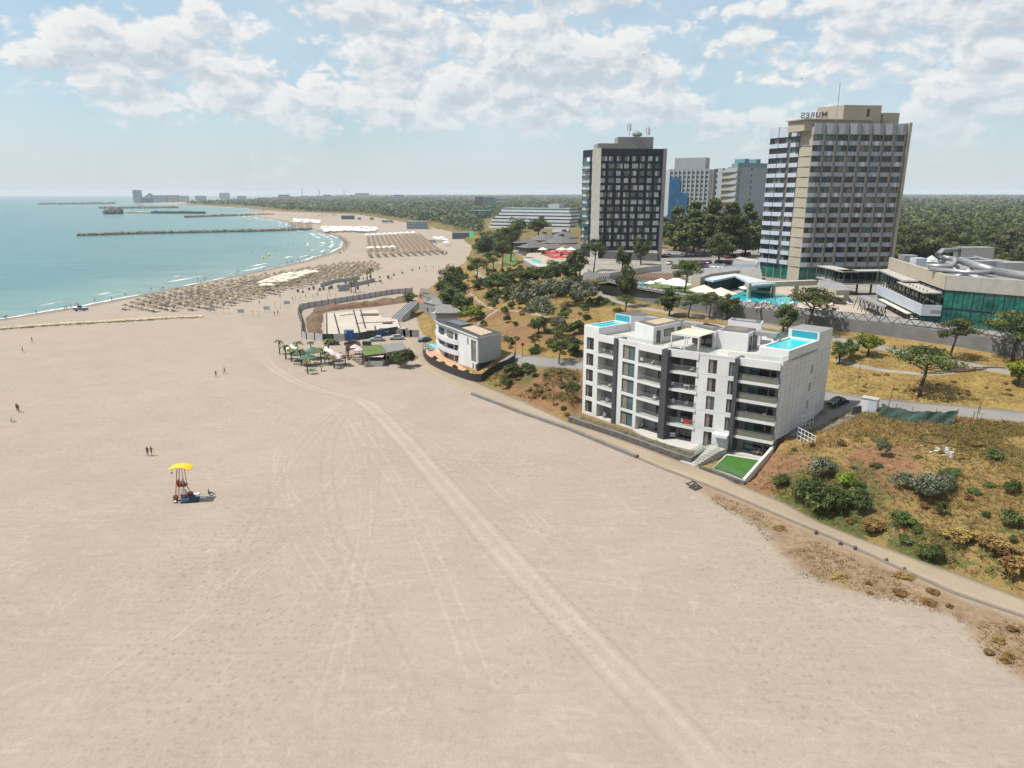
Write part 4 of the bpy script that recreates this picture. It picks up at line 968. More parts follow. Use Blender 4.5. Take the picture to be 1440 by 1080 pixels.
def back_corner(P1, P2, q): # q metres behind the wall P1-P2
    f = frame(P1, P2); return f(0, -q), f(f.L, -q)

def cream_hotel():
    rnd = random.Random(3); g = 15.6
    P1 = at(1122, 398, g); zt = zat(*P1, 173); P2 = at(1277, 174.6, zt); P0 = at(1128, 176, zt); PW = at(1084.5, 180.5, zt)
    f1 = frame(P1, P2); f2 = frame(PW, P0)
    t = thing('hotel_tower', 'tall cream hotel tower with faceted grey panels and rooftop letters', 'hotel', (*P1, g))
    bk = [f1(f1.L, -14), f1(9, -15), f2(6, -15), f2(0, -15)]
    w = MB(); w.prism([f1(0, -0.4), f1(f1.L, -0.4)] + bk + [f2(0, -0.4), f2(f2.L, -0.4)], g-1, zt-2.2, 'cream_wall', 'roof_felt'); w.build('wall', t)
    fl0, fh = g + 5.4, (zt - 3.3 - (g + 5.4))/13
    rows_ = [MB() for _ in range(14)]; cw = MB(); wins = []; bw = f1.L/8; h1 = []
    for c in range(8):
        s0 = c*bw
        for k in range(13):
            z = fl0 + k*fh; wide = rnd.random() < 0.28
            h1.append((s0+0.25, s0 + bw*(0.97 if wide else 0.80), z+1.25, z+fh-0.12))
    pierced(cw, f1, 0, f1.L, fl0, zt-3.2, h1, 0.28, 'tan_wall'); 
    for h in h1: wins.append((f1, h, 0.0))
    for c in range(8):
        s0 = c*bw
        for k in range(14):
            z0, z1 = (fl0 + k*fh - 0.1, fl0 + k*fh + 1.2) if k < 13 else (zt-3.25, zt)
            a, b = s0 + 0.12, s0 + bw*(0.88 if k < 13 else 0.97); sh = rnd.choice((0, 0, 0.35))
            pan = rows_[k]; pan.prism([f1(a, 0.02), f1(b, 0.02), f1(b, 0.30+sh), f1((a+b)/2, 0.85+sh), f1(a, 0.42)], z0, z1, 'panel_grey')
    [q.build('cladding_band', t) for q in rows_]; cw.build('front_wall', t)
    e = MB(); e.obox(f1, f1.L, f1.L+0.9, -14, 0.9, g-1, zt+0.4, 'cream_wall'); e.build('end_wall', t)
    # recessed corner pillar
    pc = MB(); fp = frame(P0, P1)
    pc.prism([P0, f2(f2.L, -3), f1(0, -3), P1, fp(fp.L*0.55, 0.9), fp(fp.L*0.2, 0.9)], g-1, zt-1.0, 'cream_wall')
    for k in range(14): pc.prism([fp(-0.1, 0.2), fp(fp.L*0.18, 1.05), fp(fp.L*0.57, 1.05), fp(fp.L, 0.25)], fl0+k*fh-.12, fl0+k*fh+.02, 'cream_wall')
    pc.build('corner_pillar', t)
    # left wing
    lw = MB(); h2 = []
    cols = ((0.15, f2.L*0.30), (f2.L*0.33, f2.L*0.60), (f2.L*0.72, f2.L*0.97))
    for c in cols:
        for k in range(13): h2.append((c[0], c[1], fl0+k*fh+1.25, fl0+(k+1)*fh-.12))
    pierced(lw, f2, 0, f2.L, fl0, zt-3.2, h2, 0.25, 'dark_wall'); lw.build('side_wall', t)
    for k in range(14):
        for c in (0, 1, 2):
            pn = MB()
            z0, z1 = (fl0 + k*fh - 0.1, fl0 + k*fh + 1.22) if k < 13 else (zt-3.3, zt)
            a, b = ((0.0, f2.L*0.31), (f2.L*0.32, f2.L*0.63), (f2.L*0.72, f2.L))[c]
            pn.prism([f2(a, 0.02), f2(b, 0.02), f2(b, 0.5), f2(a, 0.32)], z0, z1, 'panel_pale'); pn.build('cladding_panel', t)
    pn = MB(); pn.obox(f2, f2.L*0.635, f2.L*0.715, 0.02, 0.45, zt-3.3, zt-.3, 'dark_fin'); pn.build('accent_strip', t)
    wins += [(f2, h, 0.0) for h in h2]
    limited_windows(wins, t, 0.26, ['dark_glass', 'dark_glass', 'dark_glass', 'curtain_glass', 'blue_glass'], rnd)
    # glazed ground floor
    for f, n in ((f1, 10), (f2, 4)):
        gf = MB()
        for k in range(n): Q(gf, f, f.L*k/n+.15, f.L*(k+1)/n-.15, g+0.4, fl0-0.5, -0.33, 'green_glass')
        gf.build('lobby_glazing', t)
    # roof storey and lift blocks
    r = MB(); r.prism([f1(-2.6, -1.2), f1(f1.L*.62, -1.4), f1(f1.L*.62, -9), f1(-4.5, -8)], zt-2.2, zt+1.0, 'cream_wall', 'roof_grey'); r.prism([f1(-3.2, -.6), f1(f1.L*.64, -.9), f1(f1.L*.64, -9.4), f1(-5.2, -8.4)], zt+1.003, zt+1.35, 'cream_wall', 'roof_grey'); r.build('roof_storey', t)
    def blk(s0, s1, d0, d1, ytop):
        z = zat(*f1(s0, d0), ytop); m = MB(); m.prism([f1(s0, d0), f1(s1, d0), f1(s1, d1), f1(s0-4.5, d1)], zt-2.1, z, 'cream_wall', 'roof_grey'); return m.build('lift_block', t)
    blk(f1.L*.335, f1.L*.74, -2.2, -10, 147.5); blk(f1.L*.785, f1.L*.96, -3, -9, 158.5)
    m = MB(); Q(m, f1, f1.L*.585, f1.L*.615, zt+2.2, zt+4.6, -2.15, 'dark_glass'); m.build('hatch', t)
    mp = at(1176, 167, zt+1); zz = zat(*mp, 152); a = MB(); a.tube([(*mp, zt), (*mp, zz+7)], 0.10, 'metal', 6); a.build('mast', t)
    # letters on the roof, read from the far side: mirrored from here
    b0, b1 = at(1126.5, 168.3, zt+1.7), at(1163, 166, zt+1.7); fb = frame(b0, b1); s = thing('roof_sign', 'dark rooftop letters on a frame seen from behind on the cream hotel', 'sign', (*b0, zt+1.62))
    cu = bpy.data.curves.new('lettering', 'FONT'); cu.body = 'MUREȘ'; cu.size = 3.6; cu.extrude = 0.10; cu.offset = 0.05; cu.space_character = 1.12
    cu.materials.append(M['dark_metal']); tx = bpy.data.objects.new('lettering', cu); COL.objects.link(tx)
    bpy.context.view_layer.update(); dg = bpy.context.evaluated_depsgraph_get()
    me = bpy.data.meshes.new_from_object(tx.evaluated_get(dg)); me.materials.clear(); me.materials.append(M['dark_metal'])
    bpy.data.objects.remove(tx); xs = [v.co.x for v in me.vertices]; wd = max(xs) - min(xs); k = fb.L/wd
    o = link('lettering', me, s); o.scale = (k, k*0.9, 1)
    ang = math.atan2(-fb.dir[1], -fb.dir[0])
    o.rotation_euler = (math.pi/2, 0, ang); o.location = (fb.dir[0]*fb.L, fb.dir[1]*fb.L, 0.55)
    m = MB()
    for q in range(6): m.obox(fb, fb.L*q/5-.04, fb.L*q/5+.04, -.37, -.27, zt+1.4, zt+3.9, 'dark_metal')
    m.obox(fb, 0, fb.L, -.26, -.18, zt+1.95, zt+2.05, 'dark_metal'); m.build('frame', s)
cream_hotel()

def dark_hotel():
    rnd = random.Random(5); g = 15.6
    P2 = at(927, 363, g); zt = zat(*P2, 209.3); P2 = at(933, 209.3, zt); P1 = at(844.8, 209, zt); P0 = at(837, 210, zt); PW = at(820, 211.5, zt)
    f1 = frame(P1, P2); f2 = frame(PW, P0)
    t = thing('hotel_tower', 'dark navy clad hotel tower with pale square windows and roof antennas', 'hotel', (*P1, g))
    w = MB(); w.prism([f1(0, -.4), f1(f1.L, -.4), f1(f1.L, -15), f1(8, -16), f2(4, -14), f2(0, -14), f2(0, -.4), f2(f2.L, -.4)], g-1, zt-1.2, 'grey_wall', 'roof_grey'); w.build('wall', t)
    fl0 = g + 4.6; fh = (zt - 2.9 - fl0)/13; bw = f1.L/8; h1 = []; h2 = []
    for c in range(8):
        for k in range(13):
            if k == 0 and c < 1: continue
            wide = rnd.random() < 0.22
            h1.append((c*bw + 0.25, c*bw + bw*(0.88 if wide else 0.68), fl0 + k*fh + 0.75, fl0 + (k+1)*fh - .18))
    cw = MB(); pierced(cw, f1, 0, f1.L, g, zt, h1, 0.2, 'navy_cladding')
    for c in range(8):
        x = c*bw + bw*0.9; cw.obox(f1, x, x+0.45, 0.01, 0.5, g+4, zt, 'navy_cladding')
    for k in range(14): cw.obox(f1, 0, f1.L, 0.012, 0.22, fl0+k*fh-.05, fl0+k*fh+.5, 'navy_cladding')
    cw.build('cladding', t)
    for k in range(13):
        h2.append((0.1, f2.L*0.60, fl0+k*fh+1.0, fl0+(k+1)*fh-.05)); h2.append((f2.L*0.74, f2.L*0.98, fl0+k*fh+1.0, fl0+(k+1)*fh-.05))
    lw = MB(); pierced(lw, f2, 0, f2.L, g, zt, h2, 0.2, 'navy_cladding')
    for k in range(13): lw.obox(f2, 0.05, f2.L*.62, 0.01, 0.4, fl0+k*fh-.05, fl0+k*fh+.9, 'blue_glass')
    lw.build('side_wall', t)
    limited_windows([(f1, h, 0.0) for h in h1] + [(f2, h, 0.0) for h in h2], t, 0.18, ['pale_glass', 'pale_glass', 'curtain_glass', 'pale_glass', 'blue_glass'], rnd)
    p = MB(); fp = frame(P0, P1); p.prism([P0, P1, f1(0.1, 1.1), fp(0.2, 1.3)], g, zt+0.2, 'pale_concrete'); p.build('corner_pillar', t)
    e = MB(); e.obox(f1, f1.L, f1.L+1.5, -14, 0.7, g-1, zt+0.1, 'grey_wall'); e.build('end_wall', t)
    r = MB(); f = f1; r.obox(f, -1.0, f.L*0.80, -12, -1.5, zt-1.2, zt+2.3, 'grey_wall', 'roof_felt'); r.build('roof_storey', t)
    r = MB(); z2 = zat(*f(f.L*0.4, -3), 192.5); r.obox(f, f.L*0.29, f.L*0.86, -11, -3, zt-1.1, z2, 'grey_wall', 'roof_felt'); r.build('lift_block', t)
    for px, yt in ((884.5, 172.5), (911, 178.5)):
        b = at(px, 195, zt+4.0); zz = zat(*b, yt); m = MB(); m.tube([(*b, z2), (*b, zz)], 0.14, 'metal', 6)
        for a in range(3):
            q = (b[0] + 0.8*math.cos(a*2.1+.5), b[1] + .8*math.sin(a*2.1+.5)); m.box(q[0]-.2, q[0]+.2, q[1]-.2, q[1]+.2, zz-3.2, zz-.4, 'cloth_white')
            m.tube([(*b, zz-1), (*q, zz-1)], .06, 'metal', 4)
        m.build('antenna', t)
    m = MB(); b = at(896, 192, z2); m.lathe([(1.5, z2), (2.2, z2+.6), (2.2, z2+1.4), (.1, z2+2.6)], 'metal', 12, b); m.build('dish_antenna', t)
dark_hotel()

def net_hotel():
    rnd = random.Random(8); g = 15.6; zt = 61.5
    P1, P2 = at(942.5, 238, zt), at(998.5, 237, zt); f1 = frame(P1, P2); PW = at(935.5, 240, zt); f2 = frame(PW, P1)
    t = thing('hotel_tower', 'grey hotel tower half wrapped in blue scaffolding net', 'hotel', (*P1, g))
    w = MB(); w.prism([f1(0, -.4), f1(f1.L, -.4), f1(f1.L, -15), f1(0, -15), f2(0, -.4)], g-1, zt-.5, 'panel_grey', 'roof_felt'); w.build('wall', t)
    fh = 3.1; fl0 = g + 4; bw = f1.L/9; cw = MB(); hs = []
    for c in range(9):
        for k in range(13): hs.append((c*bw+.5, c*bw+bw*.68, fl0+k*fh+1, fl0+k*fh+2.7))
    pierced(cw, f1, 0, f1.L, g, zt, hs, .25, 'panel_grey')
    for c in range(10): cw.obox(f1, max(0, c*bw-.3), min(f1.L, c*bw+.3), .01, .6, g, zt, 'tower_white')
    cw.build('front_wall', t); s_ = MB(); Q(s_, f2, 0, f2.L, g, zt, 0, 'tower_white'); s_.build('side_wall', t)
    limited_windows([(f1, h, 0) for h in hs[::-1]], t, .22, ['dark_glass', 'dark_glass', 'blue_glass'], rnd)
    n = MB(); a = 0.2
    n.obox(f1, a, f1.L*.30, .9, 1.05, g+2, fl0+11.6*fh, 'net_blue'); n.obox(f1, f1.L*.302, f1.L*.50, .9, 1.05, g+2, fl0+8*fh, 'net_blue'); n.build('scaffold_net', t)
    z2 = zat(*f1(4, -3), 222.5); r = MB(); r.obox(f1, 2.5, f1.L*.86, -12, -2, zt-.5, z2, 'panel_grey', 'roof_felt'); r.build('roof_storey', t)
net_hotel()

def flats():
    g = 15.6; zt = 57.0
    P1, P2, P3 = at(1004, 237.5, zt), at(1037.5, 235, zt), at(1081, 236, zt); f1, f2 = frame(P1, P2), frame(P2, P3)
    t = thing('apartment_tower', 'pale blue gabled tower block with cream balconies behind the tall poplars', 'apartment building', (*P1, g))
    w = MB(); w.prism([f1(0, -1.6), P2, P3, (P3[0]-2, P3[1]+16), (P1[0]+6, P1[1]+20)], g-1, zt, 'tower_blue', 'roof_felt'); w.build('wall', t)
    fh = 3.05; n = int((zt-g-2)/fh)
    b = MB(); Q(b, f1, 0, f1.L, g, zt, -1.55, 'cream_wall'); b.build('balcony_back', t)
    for k in range(n):
        z = zt - 2.2 - k*fh; m = MB()
        m.obox(f1, f1.L*.42, f1.L-.1, -1.5, 0.3, z-.15, z+.95, 'cream_wall'); m.build('balcony', t)
        m = MB(); Q(m, f1, .4, f1.L*.36, z+.6, z+2.3, -1.5, 'dark_glass'); Q(m, f1, f1.L*.5, f1.L*.9, z+1.0, z+2.5, -1.5, 'dark_glass'); m.build('window', t)
        m = MB(); s = f2.L*.46; Q(m, f2, s-.4, s+.4, z+.7, z+1.9, .02, 'dark_glass'); m.build('stair_window', t)
    for s in (0.15, f1.L*.40): m = MB(); m.obox(f1, s-.2, s+.2, -1.5, .2, g, zt, 'cream_wall'); m.build('pillar', t)
    c = MB(); c.prism([(P2[0], P2[1]-.05), (P3[0], P3[1]-.05), (P3[0]-2, P3[1]+16), (P2[0]+1, P2[1]+14)], zt+.01, zt+2.2, 'teal_paint', 'roof_felt'); c.build('roof_band', t)
    for s in (f2.L*.25, f2.L*.62): m = MB(); m.obox(f2, s, s+3.2, -8, -1, zt+2.2, zt+4.2, 'teal_paint'); m.build('lift_block', t)
flats()
# ---------------------------------------------------------------- spa with glass front, retaining wall, pool terrace, villa, site
PZ = PLATZ
def spa():
    C0 = at(1295, 455, PZ); C1 = at(1367, 463, PZ); f = frame(C0, C1); L = f.L*2.6; f.L = L
    sA = s_at(f, 1331, 26.0); A = f(sA, 0); zt = zat(*A, 387.3); zb = zat(*A, 407.5)
    Bk = at(1251, 362, zt); fs = frame(Bk, A)
    t = thing('spa_building', 'low modern building with green glass walls and silver roof ducts', 'building', (*A, PZ))
    m = MB(); E = f(L, 0)
    top = [A, E, (E[0]+26, E[1]+30), (Bk[0]+34, Bk[1]+6), Bk]
    m.prism([f(sA+.4, -.5), f(L, -.5), top[2], top[3], fs(0, -.6), fs(fs.L-.3, -.6)], PZ-.5, zt-.9, 'dark_wall', 'roof_grey'); m.build('wall', t)
    m = MB(); m.obox(f, sA, L, -.6, 0.12, zb, zt, 'pale_concrete'); m.prism([fs(0, 0.12), fs(fs.L, 0.12), fs(fs.L-.6, -.6), fs(0, -.6)], zb, zt, 'cream_wall')
    m.build('concrete_band', t)
    for k in range(12):          # two storeys of green glazing
        a, b = sA + (L-sA)*k/12, sA + (L-sA)*(k+1)/12
        for z0, z1 in ((PZ, PZ+(zb-PZ)*.48), (PZ+(zb-PZ)*.5, zb)):
            window(f, (a+.02, b-.02, z0+.02, z1-.02), 0.15, t, 'green_glass', 'green_glass', 0.5, sub=False, fw=.06)
    m = MB(); s1 = sA + 0.5
    # lower storey reaching out to the terrace corner, the balcony band above it
    zl = PZ + (zb-PZ)*.44; W = at(1234, 398, zl+1.5); Cc = at(1296, 435, zl); fb = frame(W, Cc); fb2 = frame(Cc, f(sA, 0.1))
    m.prism([W, Cc, f(sA, 0.15), fs(fs.L-2, -.5), fs(2, -.5)], zl-.9, zl-.05, 'grey_wall', 'paving'); m.obox(fb, 0, fb.L, -.25, .02, zl-1.4, zl+1.0, 'panel_pale'); m.obox(fb2, 0, fb2.L, -.25, .02, zl-1.4, zl+1.0, 'panel_pale'); m.build('balcony', t)
    fg = frame((W[0]+.6, W[1]+.3), (C0[0], C0[1]))
    for k in range(14):
        window(fg, (fg.L*k/14+.02, fg.L*(k+1)/14-.02, PZ+.05, zl-1.45), .1, t, 'green_glass', 'blue_glass' if k % 3 == 0 else 'green_glass', 0.5, sub=False, fw=.05)
    f0 = frame(C0, f(sA, 0))
    for k in range(3): window(f, ((sA)*k/3, sA*(k+1)/3, PZ+.05, zl-1.45), .1, t, 'green_glass', split=0, sub=False)
    fu = frame(fs(1, .4), fs(fs.L-.2, .4))
    for k in range(12): window(fu, (fu.L*k/12+.3, fu.L*(k+1)/12-.3, zl+.05, zb-.3), .1, t, 'green_glass' if k % 2 else 'dark_glass', split=0, sub=False)
    m = MB(); c0, c1 = fs(fs.L*.05, 3.0), fs(fs.L*.62, 3.6)
    m.prism([fs(0, 0.13), fs(fs.L*.62, 0.13), c1, c0], zb-.4, zb-.05, 'pale_concrete'); m.prism([fs(fs.L*.56, .13), fs(fs.L*.99, .13), (Cc[0], Cc[1]), fs(fs.L*.56, 4.2)], zb-1.0, zb-.72, 'pale_concrete'); m.build('canopy', t)
    m = MB()
    for k in range(15):
        p = fb(fb.L*(k+.5)/15, -.5); q = fb(fb.L*(k+.2)/15, -1.2); m.tube([(*p, zl), (*q, zb-.4)], .13, 'dark_metal', 5)
    m.build('leaning_post', t)
    m = MB(); m.prism([fb(fb.L*.22, .3), fb(fb.L*.86, .3), fb(fb.L*.86, 1.5), fb(fb.L*.22, 1.5)], zl-1.9, zl-1.7, 'canvas'); m.build('awning', t)
    # roof plant
    def U(px, py, z): return at3(px, py, z)
    z1 = zt+0.7
    ducts = [([U(1352,351,z1+1), U(1325,352,z1+1), U(1318,358,z1+1), U(1326,362,z1), U(1342,364.5,z1), U(1343,370,z1), U(1335,375,z1), U(1305,374,z1)], .62),
             ([U(1350,366,z1+.6), U(1368,372,z1+.6), U(1396,380,z1)], .85), ([U(1308,378.5,zt+.5), U(1360,383,zt+.5), U(1396,383,zt+.7)], .5), ([U(1398,381.5,zt+.9), U(1445,388.5,zt+.9), U(1475,391.5,zt+.9)], .85),
             ([U(1370,362,z1), U(1395,368,z1), U(1440,372,z1)], .5)]
    for i, (pts, r) in enumerate(ducts): mb = MB(); mb.tube(pts, r, 'metal', 12); mb.build('duct', t, smooth=True)
    def unit(px0, px1, py, h, dep, nm='air_handling_unit', ma='metal'):
        a, b = at(px0, py, zt), at(px1, py, zt); fu_ = frame(a, b); mb = MB(); mb.obox(fu_, 0, fu_.L, -dep, 0, zt-.89, zt+h, ma); return mb.build(nm, t)
    unit(1352, 1397, 360, 2.4, 4); unit(1271, 1290, 365.5, 1.2, 3); unit(1288, 1303, 370, 1.2, 3, ma='panel_pale'); unit(1374, 1410, 378, 1.8, 3); unit(1412, 1450, 380, 1.7, 4); unit(1360, 1376, 369, 1.2, 2)
    for px, py in ((1310,365),(1334,378),(1361,385)):
        c = at(px, py, zt); mb = MB(); mb.add([(c[0]-1.7, c[1]-1.7, zt-.5), (c[0]+1.7, c[1]-1.7, zt-.5), (c[0]+1.7, c[1]+1.7, zt-.5), (c[0]-1.7, c[1]+1.7, zt-.5), (*c, zt+1.2)], [(0,1,4), (1,2,4), (2,3,4), (3,0,4)], 'pale_glass'); mb.build('skylight', t)
    # walkway between hotel and spa
    t2 = thing('link_walkway', 'dark steel walkway with flat pale roof between the cream hotel and the glass building', 'walkway', (*at(1160, 395, PZ), PZ))
    wz = zl; a, b, c = at(1150, 373.5, wz+3.4), at(1186, 381.5, wz+3.4), at(1246, 381, wz+3.4)
    for nm, z0, z1_, ma, wd in (('roof', wz+3.1, wz+3.4, 'pale_concrete', 4.5), ('deck', wz-.4, wz, 'pale_concrete', 4.3)):
        mb = MB()
        for p, q in ((a, b), (b, c)): fw = frame(p, q); mb.obox(fw, -.2, fw.L+.2, -wd, 0, z0, z1_, ma)
        mb.build(nm, t2)
    for p, q, n in ((a, b, 4), (b, c, 6)):
        fw = frame(p, q)
        for k in range(n):
            mb = MB(); s = fw.L*(k+.3)/n; mb.obox(fw, s-.2, s+.2, -.6, -.2, PZ-1 if k % 2 == 0 else wz, wz+3.1, 'dark_metal'); mb.build('post', t2)
        mb = MB(); mb.obox(fw, 0, fw.L, -.15, -.1, wz+.01, wz+1.05, 'rail_glass'); mb.build('rail', t2)
        mb = MB(); mb.obox(fw, 0, fw.L, -4.4, -4.3, wz+.01, wz+3.08, 'dark_glass'); mb.build('glazing', t2)
    # timber pavilion of leaning posts
    t3 = thing('pavilion', 'flat roofed pavilion on slanted dark posts in front of the glass building', 'pavilion', (*at(1225, 437, PZ), PZ)); pz = PZ+3.0
    q = [at(*k, pz) for k in ((1206,417.5),(1243,434),(1247,431),(1217,416.5))]
    mb = MB(); mb.prism(q, pz, pz+.25, 'roof_grey'); mb.build('roof', t3)
    for (p0, p1) in ((q[0], q[1]), (q[3], q[2])):
        for k in range(13):
            u = k/12; x, y = p0[0]+(p1[0]-p0[0])*u, p0[1]+(p1[1]-p0[1])*u; s = .5 if k % 2 else -.5
            mb = MB(); mb.tube([(x+s, y-s, PZ), (x, y, pz)], .09, 'frame_dark', 5); mb.build('slanted_post', t3)
spa()

def walls():
    t = thing('retaining_wall', 'long concrete retaining wall above the dry grass with dark zigzag railing on top', 'wall', (*WALL[5], 12))
    line = smooth_line([(p[0], p[1]) for p in WALL], 2)
    mb = MB(); sweep(mb, line, -1.5, 3.3, .5, 'concrete', 2.5, lambda x, y: 12.2); mb.build('wall', t)
    mb = MB(); pts = even(line, 2); n = int(sum(math.hypot(b[0]-a[0], b[1]-a[1]) for a, b in zip(line[:-1], line[1:]))/1.25); pts = even(line, n)
    for i in range(n-1):
        z0, z1 = (15.55, 17.0) if i % 2 == 0 else (17.0, 15.55); mb.tube([(*pts[i], z0), (*pts[i+1], z1)], .085, 'rust' if i % 7 == 0 else 'dark_metal', 4)
    sweep(mb, line, 4.75, 4.83, .1, 'dark_metal', 2.5, lambda x, y: 12.2); mb.build('zigzag_railing', t)
    mb = MB(); l2 = [(p[0]-.0, p[1]+1.1) for p in line]; sweep(mb, l2, 3.0, 4.6, .12, 'fence_grey', 2.5, lambda x, y: 12.2); tag(mb.build('parapet_screen'), 'pale grey screen wall behind the zigzag railing', 'wall')
    # zigzag fence further back, by the pool lawn
    l3 = [at(*q, PZ) for q in ((838,398),(872,393),(905,396),(935,399),(968,398))]; mb = MB(); t2 = thing('zigzag_fence', 'dark zigzag steel fence along the back of the pool lawn', 'fence', (*l3[2], PZ))
    pts = even(l3, 70)
    for i in range(69): z0, z1 = (PZ+.1, PZ+1.7) if i % 2 == 0 else (PZ+1.7, PZ+.1); mb.tube([(*pts[i], z0), (*pts[i+1], z1)], .09, 'dark_metal', 4)
    sweep(mb, l3, 0, .5, .3, 'concrete', 3, lambda x, y: PZ); mb.build('lattice', t2)
walls()

def flat(name, pxs, z, m, th=.5, top=None, **kw):
    mb = MB(); mb.prism([at(*q, z) for q in pxs], z-th, z, m, top); return mb.build(name, **kw)
def gable(mb, pxs, z0, z1, m, rf, over=.4):        # hip roofed box: four corners
    q = [at(*p, z0) for p in pxs]; cx = sum(p[0] for p in q)/len(q); cy = sum(p[1] for p in q)/len(q)
    mb.prism(q, z0-1.0, z1, m)
    return q, (cx, cy)
def hip_house(name, label, cx, cy, w, d, rz, z0, hw, hr, m, rf, cat='house', lantern=False, n=4):
    t = thing(name, label, cat, (cx, cy, z0), rz); mb = MB()
    if n == 4: pts = [(-w/2, -d/2), (w/2, -d/2), (w/2, d/2), (-w/2, d/2)]
    else: pts = [(w/2*math.cos(2*math.pi*k/n), d/2*math.sin(2*math.pi*k/n)) for k in range(n)]
    mb.prism(pts, -1.0, hw, m); mb.build('wall', t, world=False)
    mb = MB(); o = [(x*1.14, y*1.14, hw-.1) for x, y in pts]; r = min(w, d)*.0 if n > 4 else max(0, (w-d)/2)
    if n == 4: mb.add(o + [(-r, 0, hw+hr), (r, 0, hw+hr)], [(0, 1, 5, 4), (1, 2, 5), (2, 3, 4, 5), (3, 0, 4), (0, 3, 2, 1)], rf)
    else: mb.add(o + [(0, 0, hw+hr)], [(k, (k+1) % n, n) for k in range(n)] + [tuple(range(n))[::-1]], rf)
    ro = mb.build('roof', t, world=False)
    if lantern: mb = MB(); mb.lathe([(w*.09, hw+hr*.86), (w*.09, hw+hr+.6), (0.02, hw+hr+1.1)], rf, 8); mb.build('roof_lantern', ro, world=False)
    mb = MB()
    for k in range(-1, 2): mb.box(k*w*.3-.5, k*w*.3+.5, -d/2-.04 if n == 4 else -d*.46, -d/2+.02 if n == 4 else -d*.44, .6, min(2.2, hw-.3), 'dark_glass')
    mb.build('window', t, world=False)
    return t

